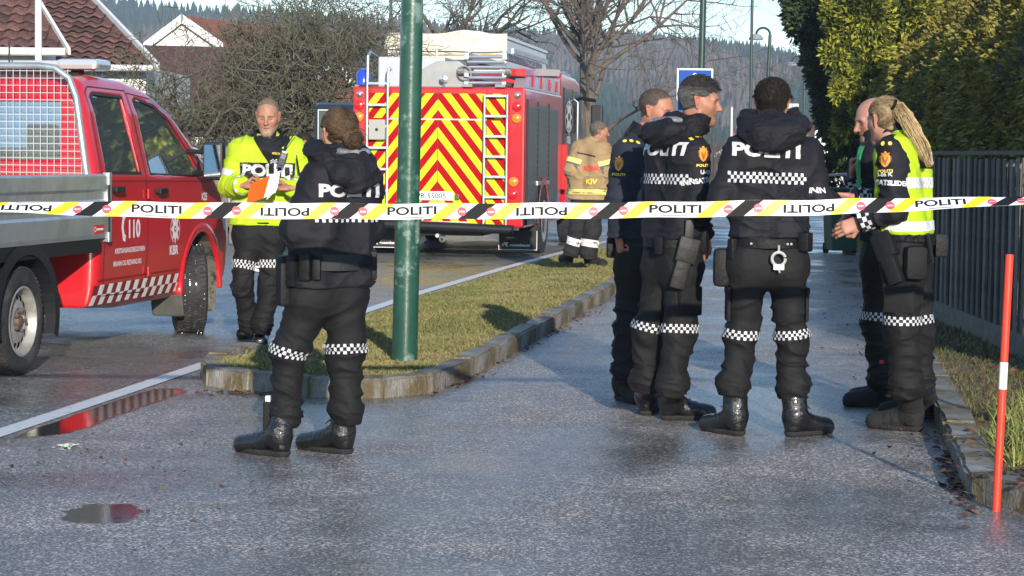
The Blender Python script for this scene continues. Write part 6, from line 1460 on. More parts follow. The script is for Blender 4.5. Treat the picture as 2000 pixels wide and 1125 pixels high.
        if name == 'jacket': s.jac, s.jb = o, b
        return o, b
    def hood(s, drop=.13, size=.052, lining=False, back=None, ma=M_hood, height=.02, wide=.13, lz=.012, lw=.075):
        """hood lying on the upper back, wrapped round the neck"""
        bk = -s.fwd if back is None else np.asarray(back, float); lt = np.cross(bk, (0, 0, 1)); n0 = s.neck + np.array([0, 0, height]); arc = []
        for t in np.linspace(-1, 1, 9):
            a = t * 2.15; arc.append(n0 + bk * (math.cos(a) * (wide - .01)) + lt * math.sin(a) * wide * .95 + np.array([0, 0, -.035 - .045 * math.cos(a) + .02 * abs(t) ** 3]))
        pouch = n0 + bk * (wide + .015) + np.array([0, 0, -drop]); sd = s.seed
        def f(P):
            d = None
            for a, b in zip(arc, arc[1:]): x = cone(P, a, b, size, size); d = x if d is None else smin(d, x, .02)
            d = smin(d, cone(P, pouch - lt * .075 + (0, 0, .03), pouch + lt * .075 + (0, 0, .03), .045, .045, (bk, .7)), .07); d = smin(d, cone(P, pouch, n0 + bk * .05, .045, .06), .05)
            d = d - folds(P, unit(lt * .3 + np.array([0, 0, 1])), sd + 60, 20, 4.5, .014) - folds(P, unit(bk + lt * .6), sd + 61, 13, 4, .008)
            return smax(d, -cone(P, n0 - (0, 0, .05), n0 + (0, 0, .2) + s.fwd * .02, .066, .085), .015)
        o, V, F = s.mesh('hood', f, arc + [pouch], .10, ma, h=.0075); s.hb = bvh(V, F)
        if lining:
            def g(P):
                d = cone(P, n0 + bk * .095 - lt * lw + (0, 0, lz), n0 + bk * .095 + lt * lw + (0, 0, lz), .044, .040, ((0, 0, 1), .38)); return d - folds(P, unit(lt + bk * .7), sd + 71, 26, 9, .011) - .002
            s.mesh('hood_lining', g, [n0 + bk * .085 - lt * .07, n0 + bk * .085 + lt * .07], .09, M_line_g, o, h=.006)
        return o
    def collar_up(s, h=.10, r=.088, front_drop=.02, ma=M_hood):
        n0 = s.neck - np.array([0, 0, .02]); n1 = s.neck + unit(s.J['head'] - s.neck) * h; ax = unit(n1 - n0).astype(np.float32); fd = s.fwd.astype(np.float32)
        def f(P):
            c = cone(P, n0, n1 + (n1 - n0), r, r * .92) - folds(P, ax, s.seed + 80, 18, 6, .006); c = np.maximum(c, -(c + .014)); t = (P - n1.astype(np.float32)) @ ax + front_drop * 8 * np.clip(((P - n1.astype(np.float32)) @ fd) / .09, 0, 1) * .12
            return smax(smax(c, t, .006), -((P - n0.astype(np.float32)) @ ax), .006)
        return s.mesh('collar', f, [n0, n1], .12, ma, h=.007)
    # -- belt and gear
    def belt(s, dz=0.0, r=.150, h=.045, ma=M_leather, d=.118):
        c = s.J['waist'] + np.array([0, 0, dz]); mb = MB(); n = 40; v = []
        for k, (z, q) in enumerate(((-h / 2, 0), (-h / 2, .006), (h / 2, .006), (h / 2, 0))):
            for i in range(n):
                a = 2 * math.pi * i / n; v.append(c + s.plat * math.cos(a) * (r + .032 + q) + s.pf * math.sin(a) * (d + .020 + q) + np.array([0, 0, z]))
        f = [(k * n + i, k * n + (i + 1) % n, ((k + 1) % 4) * n + (i + 1) % n, ((k + 1) % 4) * n + i) for k in range(4) for i in range(n)]
        s.bo = obj('duty_belt', v, f, ma, s.e, smooth=False); s.bc, s.br, s.bd = c, r + .038, d + .026
        return s.bo
    def at_belt(s, ang, out=0.0, dz=0.0):
        """point on the belt: 0 deg = person's right, 90 front, 270 back"""
        a = R(ang); n = unit(s.plat * math.cos(a) * s.bd + s.pf * math.sin(a) * s.br); return s.bc + s.plat * math.cos(a) * s.br + s.pf * math.sin(a) * s.bd + n * out + np.array([0, 0, dz]), n
    def pouch(s, ang, w_, h_, d_, dz=0.0, name='belt_pouch', ma=M_leather, bevel=.012):
        p, n = s.at_belt(ang, d_ / 2, dz); t = np.cross(n, (0, 0, 1)); o = MB().obox(p, t * w_ / 2, n * d_ / 2, (0, 0, h_ / 2)).build(name, ma, s.e, smooth=True, bevel=bevel); return o
    def holster(s, ang, dz=-.12, tilt=.12, k=1.0):
        p, n = s.at_belt(ang, .035, dz); t = np.cross(n, (0, 0, 1)); up = unit(np.array([0, 0, 1]) + t * tilt); tt = unit(np.cross(up, n))
        o = MB().obox(p, tt * .036 * k, n * .026, up * .115 * k).obox(p + up * .07 * k + tt * .005, tt * .050 * k, n * .030, up * .06 * k).build('holster', mat('holster_black', (.0085, .0095, .0095), .5, var=.3, vs=20, spec=.3, bump=.2, bs=30), s.e, smooth=True, bevel=.012)
        MB().obox(p + up * .155 * k - tt * .012, tt * .020 * k + up * .008, n * .015, up * .055 * k - tt * .012).obox(p + up * .12 * k + tt * .01, tt * .045 * k, n * .013, up * .012).build('pistol_grip', M_black, o, smooth=True, bevel=.006); return o
    def back_text(s, txt, c, w_, ma=M_refl, bold=.06, parent=None, b=None, sx_=1.35, nrm=None, name='lettering', tilt=0.0, up=None, off=.0045):
        n = np.asarray(-s.fwd if nrm is None else nrm, float); u = unit(np.cross((0, 0, 1), n)); v = np.cross(n, u); 
        if tilt: u, v = u * math.cos(tilt) + v * math.sin(tilt), v * math.cos(tilt) - u * math.sin(tilt)
        d2 = text2d(txt, bold, .25, 1.0); ww = d2[0][:, 0].max() - d2[0][:, 0].min(); size = w_ / ww / sx_
        return wrap_decal(name, d2, c, u, v, b or s.jb, ma, parent or s.jac, size, sx_, off)
    def patch(s, d2, c, n, ma, b=None, parent=None, size=1.0, sx_=1.0, off=.0045, name='emblem', tilt=0.0):
        n = unit(n); u = unit(np.cross((0, 0, 1), n)); v = np.cross(n, u)
        if tilt: u, v = u * math.cos(tilt) + v * math.sin(tilt), v * math.cos(tilt) - u * math.sin(tilt)
        return wrap_decal(name, d2, c, u, v, b or s.jb, ma, parent or s.jac, size, sx_, off, .2)
    def crest(s, c, n, k=1.0):
        """sleeve crest: orange shield under a crown with the word below"""
        sh = [[(-.030, .030), (-.018, .036), (.018, .036), (.030, .030), (.028, -.012), (.016, -.034), (0, -.044), (-.016, -.034), (-.028, -.012)], circ(0, .048, .010, .012, 10), [(-.022, .036), (.022, .036), (.028, .050), (.012, .044), (.0, .052), (-.012, .044), (-.028, .050)]]
        k = k * .80
        s.patch(poly2d(sh, .02), c, n, M_gold, size=k, name='sleeve_crest')
        ln = [[(-.017, .020), (-.010, .024), (-.003, .004), (.003, .004), (.010, .024), (.017, .020), (.008, -.012), (.004, -.030), (-.004, -.030), (-.008, -.012)], [(-.036, .026), (-.032, .026), (-.030, -.010), (-.035, -.010)], [(.032, .026), (.036, .026), (.035, -.010), (.030, -.010)]]
        s.patch(poly2d(ln, .02), c, n, mat('emblem_dark', (.30, .08, .02), .5), size=k, off=.0062, name='crest_lion')
        tx = text2d('POLITI', .05, .4); s.patch(tx, np.asarray(c) - np.array([0, 0, .068 * k]), n, M_goldy, size=.020 * k, sx_=1.25, name='crest_lettering')
    def checks(s, c, n, w_, h_, nx, ny=3, ma=M_refl, b=None, parent=None, tilt=0.0):
        n = unit(n); u = unit(np.cross((0, 0, 1), n)); v = np.cross(n, u)
        if tilt: u, v = u * math.cos(tilt) + v * math.sin(tilt), v * math.cos(tilt) - u * math.sin(tilt)
        return wrap_decal('reflective_checks', checker2d(w_, h_, nx, ny), c, u, v, b or s.jb, ma, parent or s.jac, 1, 1, .0045, .45)
    def cuff_checks(s, q, t=.86, h=.06):
        a, b = s.J['el' + q], s.J['wr' + q]; c = a + (b - a) * t; ax = unit(b - a); u = unit(np.cross(ax, (.3, .5, .8))); v = np.cross(ax, u); vv, ff = [], []; n = 14
        for i in range(n):
            for j in range(4):
                if (i + j) % 2: continue
                P = []
                for di, dj in ((0, 0), (1, 0), (1, 1), (0, 1)):
                    an = 2 * math.pi * (i + di) / n; dr = u * math.cos(an) + v * math.sin(an); o = c + ax * h * ((j + dj) / 4 - .5); r = s.jb.ray_cast(Vector(o + dr * .12), Vector(-dr), .12); P.append(None if r[0] is None else tuple(r[0] + r[1] * .004))
                if all(p is not None for p in P): k = len(vv); vv += P; ff.append((k, k + 1, k + 2, k + 3))
        if ff: obj('cuff_checks', vv, ff, M_refl, s.jac)
    # -- hair
    def hair_cap(s, col, thick=.010, front=.060, side=.012, nape=-.075, n=2600, ln=.022, r=.0016, flow=(0, -.6, -.5), seed=3, wav=.25, spread=(.5, 1.3), lift=.35, name='hair', colf=None, puff=None):
        m_ = hairline(HV, front, side, nape); V0 = HV
        me_n = np.zeros_like(V0); F = HF; e1 = V0[F[:, 1]] - V0[F[:, 0]]; e2 = V0[F[:, 2]] - V0[F[:, 0]]; fnm = np.cross(e1, e2)
        for i in range(4): np.add.at(me_n, F[:, i], fnm)
        me_n /= np.linalg.norm(me_n, axis=1)[:, None] + 1e-9
        th = thick * m_ * (1 + .35 * (vnoise(V0 * 60, seed) - .5))
        if puff is not None: th = th * puff(V0)
        keep = (m_[F] > .05).any(1); V1 = V0 + me_n * (th - .001)[:, None]
        rs = np.random.RandomState(seed)
        cv = np.array(col) * (.75 + .5 * vnoise(V0 * 120, seed + 1))[:, None]
        if colf is not None: cv = cv * colf(V0)
        parts = [(s.toW(V1), F[keep], cv)]
        idx = rs.choice(np.where(m_ > .5)[0], n); rt = V1[idx]; fl = np.array(flow) + lift * me_n[idx] + rs.normal(0, .16, (n, 3)); fl = fl - (fl * me_n[idx]).sum(1)[:, None] * me_n[idx] * .75; fl /= np.linalg.norm(fl, axis=1)[:, None] + 1e-9
        cc = np.array(col) * rs.uniform(*spread, (n, 1))
        if colf is not None: cc = cc * colf(rt)
        sv, sf, scol = strands(s.toW(rt), fl @ np.array(s.hx), ln * (.5 + rs.rand(n)), r, cc, 3, None, seed, wav * .3); parts.append((sv, sf, scol))
        V, F2, C = merge(parts); s.ho = obj(name, V, F2, M_hair, s.e, smooth=True, cols=C); return s.ho
# ================================================================== PEOPLE: the figures
DY = lambda *p: tuple(map(float, G(*p)[:2]))
up3 = np.array([0, 0, 1.0])
SK = (.335, .160, .100)
# ---- A: officer seen from behind, right of centre
A = Person('police officer seen square from behind, broad POLITI on the back and handcuffs at the belt', dict(head=(1508, 203, .03), shL=(1441, 297, 0), shR=(1577, 299, 0), elL=(1404, 392, -.03), elR=(1603, 390, -.02), wrL=(1440, 405, .26), wrR=(1622, 392, .24),
    waist=(1497, 470, 0), hipL=(1462, 522, 0), hipR=(1534, 522, 0), knL=(1448, 655, .03), knR=(1546, 655, .03), ankL=(1430, 775, 0), ankR=(1550, 778, 0)), 11.35, SK, seed=11)
A.head((.12, 1), 6, 0, 1.0, head_cols(SK, (.03, .022, .018), .3)); A.hand('wrR', (.35, .8, .05), (-.6, .2, -.6), 'grip'); A.hand('wrL', (.3, .9, .1), (.6, .2, -.6), 'grip', True); A.finish_body()
A.trousers(rt=.100, rk=.076, ra=.072, bag=.014); A.boot('L', DY(1388, 842), DY(1436, 850)); A.boot('R', DY(1607, 847), DY(1552, 852))
A.band('L', .96, thigh=True); A.band('R', .96, thigh=True)
A.jacket(hem=.015, collar=.07); A.hood(drop=.10, size=.050, wide=.130, height=.105)
tA = (A.J['shL'] + A.J['shR']) / 2; nA = -A.fwd
A.back_text('POLITI', D(1493, 294, A.Y) + np.array([0, -.1, 0]), .345, tilt=-.035); A.checks(D(1494, 347, A.Y), nA, .40, .058, 26, tilt=-.025)
A.belt(-.012, r=.145, d=.120); A.pouch(178, .10, .20, .09, -.13, 'gas_canister_pouch', bevel=.03); A.pouch(205, .045, .11, .04, -.03); A.pouch(335, .07, .10, .06, .01, 'magazine_pouch'); A.pouch(350, .03, .16, .02, -.06, 'baton', M_alu)
p, n = A.at_belt(283, .022, -.075)
mb = MB()
cu_ = [p + A.plat * math.cos(a) * .034 + up3 * (math.sin(a) * .034) for a in np.linspace(.3, 2 * math.pi + .1, 22)]
mb.tube(cu_, .0085, 8); mb.obox(p + up3 * -.042, A.plat * .026, n * .007, up3 * .013); o = mb.build('handcuffs', M_steel, A.e, smooth=True)
MB().tube([p + up3 * .035, p + up3 * .07], .006, 6).tube([p + up3 * -.055, p + up3 * -.07 + A.plat * .008], .005, 6).build('cuff_link', M_steel, o)
for dx in (-.10, .10, .125): q, n2 = A.at_belt(270 + dx * 300, .004, .0); MB().lathe([(-.002, .007), (-.006, .006), (-.008, .001)], 10, 'y', q).build('belt_stud', M_steel, A.bo)
A.hair_cap((.022, .017, .014), .013, .062, .004, -.070, 3400, .022, .0015, (.1, -.5, -.7), 5, .3, lift=.12, puff=lambda V: 1 + .25 * (V[:, 2] > .06))
for q in 'LR': o1 = A.J['sh' + q]; A.patch(poly2d([[(-.05, -.006), (.05, -.006), (.05, .006), (-.05, .006)]], .03), o1 + up3 * .06 - A.lat * (.02 if q == 'R' else -.02), (0.3 if q == 'R' else -.3, -.5, 1), M_goldy, name='shoulder_piping')
A.patch(text2d('INN', .06, .3), D(1604, 372, A.Y - .1), (.65, -.75, 0), M_refl, size=.030, name='sleeve_lettering')
q = np.array(D(1580, 258, A.Y + .22)); MB().tube([q, np.array(D(1592, 231, A.Y + .22))], .005, 6).obox(q + np.array([-.01, 0, -.03]), (.016, 0, 0), (0, .012, 0), (0, 0, .03)).build('shoulder_radio', M_black, A.e)
for q, ang in (('L', 180), ('R', 0)):      # cargo pockets
    c = A.J['hip' + q] * .45 + A.J['kn' + q] * .55; sg = -1 if q == 'L' else 1
    o = MB().obox(c + A.plat * sg * .088, A.plat * .010, A.pf * .070, up3 * .085).obox(c + A.plat * sg * .090 + up3 * .075, A.plat * .011, A.pf * .075, up3 * .020).build('cargo_pocket', M_trou, A.e, smooth=True, bevel=.012)

# ---- B: officer turned to the right
B = Person('bearded grey-templed officer in profile facing right, holster on his hip', dict(head=(1368, 200, 0), shL=(1293, 292, .12), shR=(1356, 295, -.12), elL=(1268, 392, .22), elR=(1362, 398, -.17), wrL=(1330, 440, .36), wrR=(1375, 462, -.03),
    waist=(1312, 470, 0), hipL=(1296, 522, .06), hipR=(1330, 522, -.06), knL=(1268, 645, .08), knR=(1326, 650, -.08), ankL=(1260, 765, .10), ankR=(1309, 775, -.08)), 11.85, (.335, .160, .100), seed=23)
B.head((1, -.10), 4, 0, 1.02, head_cols((.335, .160, .100), (.07, .055, .045), .75, .6, 'open')); B.hand('wrR', (.2, .15, -1), (-.5, .8, 0), 'relax', k=1.05); B.hand('wrL', (.9, .2, -.2), (0, 1, 0), 'grip', True); B.finish_body()
B.trousers(rt=.096, rk=.078, ra=.070, bag=.012); B.boot('R', DY(1386, 819), DY(1310, 820), ln=.21); B.boot('L', DY(1285, 795), DY(1262, 810))
B.band('R', .93, thigh=True); B.band('L', .93, thigh=True)
B.jacket(hem=.010, collar=.11); B.hood(drop=.07, size=.044, lining=True, wide=.13, height=.080, lz=.018, lw=.060, back=(-.80, -.60, 0)); B.collar_up(.135, .092, .05)
nB = -B.fwd; bt = (B.J['shL'] + B.J['shR']) / 2
B.back_text('POLITI', bt + nB * .12 + up3 * .005, .36); B.checks(bt + nB * .12 - up3 * .155, nB, .42, .055, 26)
nr = unit(B.lat * .8 + B.fwd * -.25 + np.array([.1, -.3, 0]))
B.crest(D(1373, 303, B.Y - .2), nr, 1.0); B.patch(text2d('U-08', .06, .3), D(1379, 336, B.Y - .2), nr, M_refl, size=.026, name='sleeve_lettering'); B.patch(text2d('INNSATSLEDER', .06, .3), D(1376, 352, B.Y - .2), nr, M_refl, size=.030, sx_=.85, name='sleeve_lettering', tilt=.16)
ep = [[(-.045, -.028), (-.030, -.028), (-.030, .028), (-.045, .028)], [(.030, -.028), (.042, -.028), (.042, .028), (.030, .028)], circ(-.006, -.006, .009, n=10), circ(.014, .004, .009, n=10)]
B.patch(poly2d(ep, .03), D(1362, 268, B.Y - .13) + np.array([0, 0, 0]), (.35, -.75, .75), M_goldy, name='shoulder_marks', size=1.25)
B.belt(-.01, r=.135, d=.118); B.holster(335, -.11, -.25, 1.15); B.pouch(25, .06, .13, .05, .02, 'radio_pouch'); B.pouch(295, .05, .10, .04, -.01)
B.hair_cap((.040, .038, .037), .010, .062, .004, -.065, 3800, .026, .0014, (0, .9, .05), 7, .3, lift=.22, puff=lambda V: 1 + 1.0 * np.clip((V[:, 2] - .07) / .05, 0, 1), colf=lambda V: np.where((V[:, 2] < .055)[:, None], 2.6, np.where((V[:, 2] < .075)[:, None], 1.7, .75)) * np.ones((len(V), 3)))
c = B.J['hipR'] * .5 + B.J['knR'] * .5; MB().obox(c + B.plat * .085, B.plat * .016, B.pf * .075, up3 * .08).build('cargo_pocket', M_trou, B.e, smooth=True, bevel=.012)

# ---- C: officer with cropped hair behind B
skc = (.35, .160, .100)
C_ = Person('cropped-haired officer standing half hidden at the left of the group of five', dict(head=(1284, 217, 0), shR=(1226, 296, -.16), shL=(1262, 292, .17), elR=(1207, 396, -.2), elL=(1275, 390, .22), wrR=(1209, 462, -.16), wrL=(1290, 440, .12),
    waist=(1250, 470, 0), hipR=(1238, 518, -.08), hipL=(1252, 518, .08), knR=(1227, 645, -.08), knL=(1258, 645, .08), ankR=(1222, 742, -.08), ankL=(1252, 742, .08)), 12.8, skc, seed=37)
C_.head((.85, -.52), 10, 0, 1.0, head_cols(skc, (.10, .085, .07), .2, .4, 'open', shave=lambda P: .65 * hairline(P, .078, .010, -.075))); C_.hand('wrR', (.12, -.05, -1), (.9, .3, 0), 'fist'); C_.hand('wrL', (.9, -.1, .1), (0, -1, 0), 'grip', True); C_.finish_body()
C_.trousers(rt=.098, rk=.080, ra=.072); C_.boot('R', DY(1250, 790), DY(1216, 782), M_suede); C_.boot('L', DY(1280, 782), DY(1250, 776), M_suede)
C_.jacket(hem=-.06, collar=.08, ru=.080, re=.070, rw=.058, ma=mat('navy_uniform', (.010, .013, .022), .85, var=.2, vs=12, bump=.2, bs=160))
C_.crest(D(1209, 322, C_.Y - .25), (-.25, -1, 0), 1.0)
C_.patch(poly2d([circ(-.03, 0, .010, n=10), circ(0, .004, .010, n=10), circ(.03, .008, .010, n=10)]), D(1233, 281, C_.Y - .2), (-.1, -.75, .7), M_goldy, name='shoulder_marks', size=1.2)
C_.collar_up(.09, .088)
C_.belt(-.02, r=.13, d=.12); C_.pouch(300, .05, .12, .05, -.02)
C_.hair_cap((.085, .065, .052), .0035, .084, .006, -.075, 2200, .006, .0011, (0, -.3, 0), 9, .3, lift=.9)

# ---- E: bald man behind the blonde woman
ske = (.35, .170, .125)
E_ = Person('bald officer with a hand raised to his mouth, half hidden behind the blonde woman', dict(head=(1705, 236, 0), shL=(1712, 300, -.16), shR=(1722, 296, .17), elL=(1722, 398, -.16), elR=(1690, 398, .14), wrL=(1678, 418, .02), wrR=(1666, 342, .10),
    waist=(1722, 466, 0), hipL=(1719, 518, -.08), hipR=(1724, 518, .08), knL=(1712, 628, -.08), knR=(1722, 625, .1), ankL=(1727, 762, -.08), ankR=(1737, 752, .12)), 12.5, ske, seed=43)
E_.head((-1, -.12), 14, 0, 1.03, head_cols(ske, (.12, .09, .07), .45, .4, 'down')); E_.hand('wrR', (-.05, 0, 1), (.9, -.35, .1), 'fist', k=1.05); E_.hand('wrL', (-.9, 0, -.1), (0, 0, -1), 'grip', True); E_.finish_body()
E_.trousers(rt=.095, rk=.078, ra=.070); E_.boot('L', DY(1668, 794), DY(1732, 795), M_suede, ln=.21); E_.boot('R', DY(1680, 786), DY(1742, 787), M_suede)
E_.band('L', .90, thigh=True); E_.band('R', .90, thigh=True)
E_.jacket(hem=-.01, collar=.10, rw=.054); E_.patch(poly2d([[(-.055, -.20), (.015, -.20), (.055, .17), (-.005, .17)]], .03), D(1688, 345, E_.Y - .1), (-.75, -.66, 0), M_hgreen, off=.006, name='vest_edge'); E_.cuff_checks('R', .72, .07); E_.collar_up(.10, .09)
E_.patch(text2d('POLITI', .05, .4), D(1690, 352, E_.Y - .1), (-1, -.35, 0), M_refl, size=.03, name='lettering', b=E_.jb)
p = np.array(D(1722, 707, E_.Y - .16)); MB().obox(p, (.012, 0, 0), (0, .006, 0), (0, 0, .010)).build('red_pocket_tool', mat('tool_red', (.55, .03, .03), .5), E_.e, bevel=.003)
MB().obox(p + np.array([.012, .012, -.05]), (.032, 0, 0), (0, .014, 0), (0, 0, .052)).build('leg_pocket', M_trou, E_.e, bevel=.006)

# ---- D: blonde woman with ponytail
skd = (.37, .195, .138)
Dw = Person('blonde ponytailed woman officer in a yellow hi-vis vest at the right of the group', dict(head=(1727, 236, .02), shL=(1742, 297, -.14), shR=(1783, 290, .15), elL=(1747, 408, -.21), elR=(1742, 398, .20), wrL=(1678, 434, -.14), wrR=(1664, 386, .16),
    waist=(1770, 464, 0), hipL=(1765, 520, -.07), hipR=(1776, 516, .09), knL=(1762, 642, -.07), knR=(1788, 640, .10), ankL=(1772, 780, -.07), ankR=(1797, 770, .14)), 11.5, skd, seed=51)
Dw.head((-.50, .87), 8, 0, .97, head_cols(skd, (.2, .15, .09), 0, .5, 'open')); Dw.hand('wrL', (-.95, .0, -.35), (-.2, .9, -.3), 'relax', True); Dw.hand('wrR', (-1, -.05, .05), (0, -.5, -.8), 'relax'); Dw.finish_body()
Dw.trousers(rt=.106, rk=.086, ra=.074, seat=.125, bag=.012); Dw.boot('L', DY(1708, 836), DY(1780, 842), M_suede, ln=.21, rs_=.060); Dw.boot('R', DY(1750, 815), DY(1806, 818), M_suede)
Dw.band('L', .86, thigh=True); Dw.band('R', .86, thigh=True)
Dw.jacket(hem=-.02, collar=.07, ru=.076, re=.066, rw=.054, r_t=.112, r_w=.128)
vo, vb_ = Dw.jacket(M_hiv, hem=.018, r_sh=.070, r_t=.126, r_w=.142, sleeves=False, collar=0, name='vest', amp=.006, hemr=.004, sh_up=.022)
# the armhole: a dark sleeve cap stands out of the vest
Dw.crest(D(1729, 313, Dw.Y - .25), (-.22, -1, .05), 1.0); Dw.patch(text2d('U-06 K', .06, .3), D(1727, 341, Dw.Y - .25), (-.15, -1, 0), M_refl, size=.022, name='sleeve_lettering', tilt=.05); Dw.patch(text2d('INNSATSLEDER', .07, .3), D(1733, 357, Dw.Y - .25), (-.15, -1, 0), M_refl, size=.027, sx_=.95, name='sleeve_lettering', tilt=-.05)
Dw.patch(poly2d([circ(-.02, 0, .008, n=10), circ(.01, 0, .008, n=10)]), D(1734, 281, Dw.Y - .2), (-.3, -.8, .6), M_goldy, name='shoulder_marks', size=1.2)
Dw.cuff_checks('L', .82, .08); Dw.cuff_checks('R', .82, .08); Dw.collar_up(.095, .088)
nD = unit((.75, -.66, 0)); Dw.checks(D(1797, 357, Dw.Y - .1), nD, .30, .055, 18, ma=M_reflg, b=vb_, parent=vo); Dw.patch(poly2d([[(-.20, -.028), (.20, -.028), (.20, .028), (-.20, .028)]], .03), D(1797, 357, Dw.Y - .1), nD, mat('reflex_pale', (.62, .63, .60), .5), vb_, vo, off=.0025, name='reflective_band')
Dw.patch(poly2d([[(-.30, -.026), (.30, -.026), (.30, .026), (-.30, .026)]], .03), D(1778, 441, Dw.Y - .1), (.2, -1, 0), MATS['reflex_pale'], vb_, vo, off=.004, name='hem_band')
Dw.patch(poly2d([[(-.2, -.055), (.2, -.055), (.2, .055), (-.2, .055)]], .03), D(1816, 309, Dw.Y + .05), (.9, -.45, 0), M_black, vb_, vo, off=.003, name='text_panel'); Dw.back_text('POLITI', D(1816, 309, Dw.Y + .05), .30, b=vb_, parent=vo, nrm=unit((.9, -.45, 0)))
Dw.belt(-.012, r=.142, d=.125); Dw.holster(165, -.10, .45, 1.15); Dw.pouch(205, .12, .18, .08, -.11, 'round_pouch', mat('pouch_black', (.0065, .0070, .0070), .65, bump=.3, bs=50, spec=.25), .035); Dw.pouch(300, .07, .12, .07, -.03, 'glove_pouch')
q, n = Dw.at_belt(228, .03, -.02); MB().tube([q + up3 * .06 - Dw.plat * .02, q - up3 * .09 + Dw.plat * .03 + Dw.pf * -.02], .012, 8).build('torch', M_black, Dw.e, smooth=True)
for k in (-.02, .03):
    q, n = Dw.at_belt(203, .05, .01); MB().tube([q + Dw.pf * (k + math.cos(a) * .016) + up3 * math.sin(a) * .024 for a in np.linspace(0, math.pi, 9)], .003, 6).build('pouch_loop', M_leather, Dw.e)
c = Dw.J['hipL'] * .5 + Dw.J['knL'] * .5; MB().obox(c - Dw.plat * .100, Dw.plat * .014, Dw.pf * .080, up3 * .075).obox(c - Dw.plat * .104 + up3 * .06, Dw.plat * .016, Dw.pf * .085, up3 * .020).build('cargo_pocket', M_trou, Dw.e, smooth=True, bevel=.010)
# swept-back hair and ponytail
tieL = np.array([0.015, -.100, .060]); tie = Dw.toW(tieL)
hcol = (.17, .12, .066)
dk = lambda V: np.clip(.45 + 1.5 * vnoise(np.c_[V[:, 0] * 40, V[:, 1] * 8, V[:, 2] * 60], 4) - 1.0 * np.clip((.0 - V[:, 2]) / .05, 0, .4) - .35 * np.clip(V[:, 1] / .06, 0, 1), .16, 1.6)[:, None] * np.ones((len(V), 3))
Dw.hair_cap(hcol, .010, .060, .000, -.090, 300, .02, .0012, (0, -1, 0), 13, .2, colf=dk)
rs = np.random.RandomState(3); mk_ = np.where((hairline(HV, .060, .000, -.090) > .5))[0]; ix = rs.choice(mk_, 900); rt_ = HV[ix] * 1.06 + np.array([0, 0, .002])
P_s, dirs = Dw.toW(rt_), None; Vp, Fp, Cp = [], [], []
tgt = tieL; path = []
for t in np.linspace(0, 1, 6):
    q = rt_ * (1 - t) + tgt * t; nn = np.linalg.norm(q - np.array([0, -.018, .035]), axis=1)[:, None]; surf = np.array([0, -.018, .035]) + (q - np.array([0, -.018, .035])) / nn * np.maximum(nn, .100); surf = q * .0 + np.where(nn < .1, surf * [.86, 1, 1] if False else surf, q); surf[:, 0] *= .90; path.append(Dw.toW(surf))
def tubes(path, r, cols):
    k = len(path[0]); V = []; rs = np.random.RandomState(1)
    for i, q in enumerate(path):
        d = path[min(i + 1, len(path) - 1)] - path[max(i - 1, 0)]; s_ = np.cross(d, (0.3, .5, .8)); s_ /= np.linalg.norm(s_, axis=1)[:, None] + 1e-9; u = np.cross(s_, d); u /= np.linalg.norm(u, axis=1)[:, None] + 1e-9; rr = r[i] if np.ndim(r[i]) == 0 else r[i][:, None]
        V += [q + s_ * rr, q + (-.5 * s_ + .87 * u) * rr, q + (-.5 * s_ - .87 * u) * rr]
    n = len(path); V = np.stack(V, 1).reshape(-1, 3); b = (np.arange(k) * 3 * n)[:, None]; F = [b + np.array([[i * 3 + j, i * 3 + (j + 1) % 3, i * 3 + 3 + (j + 1) % 3, i * 3 + 3 + j]]) for i in range(n - 1) for j in range(3)]
    return V, np.concatenate(F), np.repeat(cols, 3 * n, 0)
cc = np.array(hcol) * rs.uniform(.15, 1.7, (900, 1)) * dk(rt_)
v, f, c = tubes(path, [.0012, .0014, .0014, .0014, .0012, .0010], cc); obj('swept_hair', v, f, M_hair, Dw.e, smooth=True, cols=c)
pt_px = [(1743, 203), (1752, 207), (1768, 228), (1783, 255), (1797, 282), (1808, 303), (1815, 322)]; pw_ = [.012, .026, .034, .036, .032, .024, .008]
n = 1000; off = rs.normal(0, 1, (n, 2)); off /= np.maximum(1, np.linalg.norm(off, axis=1))[:, None] * 1.05; path = []
for i, ((px, py), w_) in enumerate(zip(pt_px, pw_)):
    base = np.array(D(px, py, Dw.Y - .02 + (-.10 if i > 1 else -.06))); path.append(base + np.c_[off[:, 0] * w_ * .95, off[:, 1] * w_ * .7, off[:, 0] * w_ * .35] + rs.normal(0, .0050, (n, 3)))
cc = np.array((.40, .29, .15)) * rs.uniform(.35, 1.45, (n, 1)); v, f, c = tubes(path, [.0010, .0016, .0018, .0018, .0017, .0014, .0006], cc); obj('ponytail', v, f, M_hair, Dw.e, smooth=True, cols=c)
tb = np.array(D(1746, 204, Dw.Y - .09)); MB().tube([tb + np.array([math.cos(a) * .010, math.sin(a) * .022, math.sin(a) * .004 + math.cos(a) * .020]) for a in np.linspace(0, 2 * math.pi, 13)], .0075, 8).build('hair_tie', M_leather, Dw.e, smooth=True)

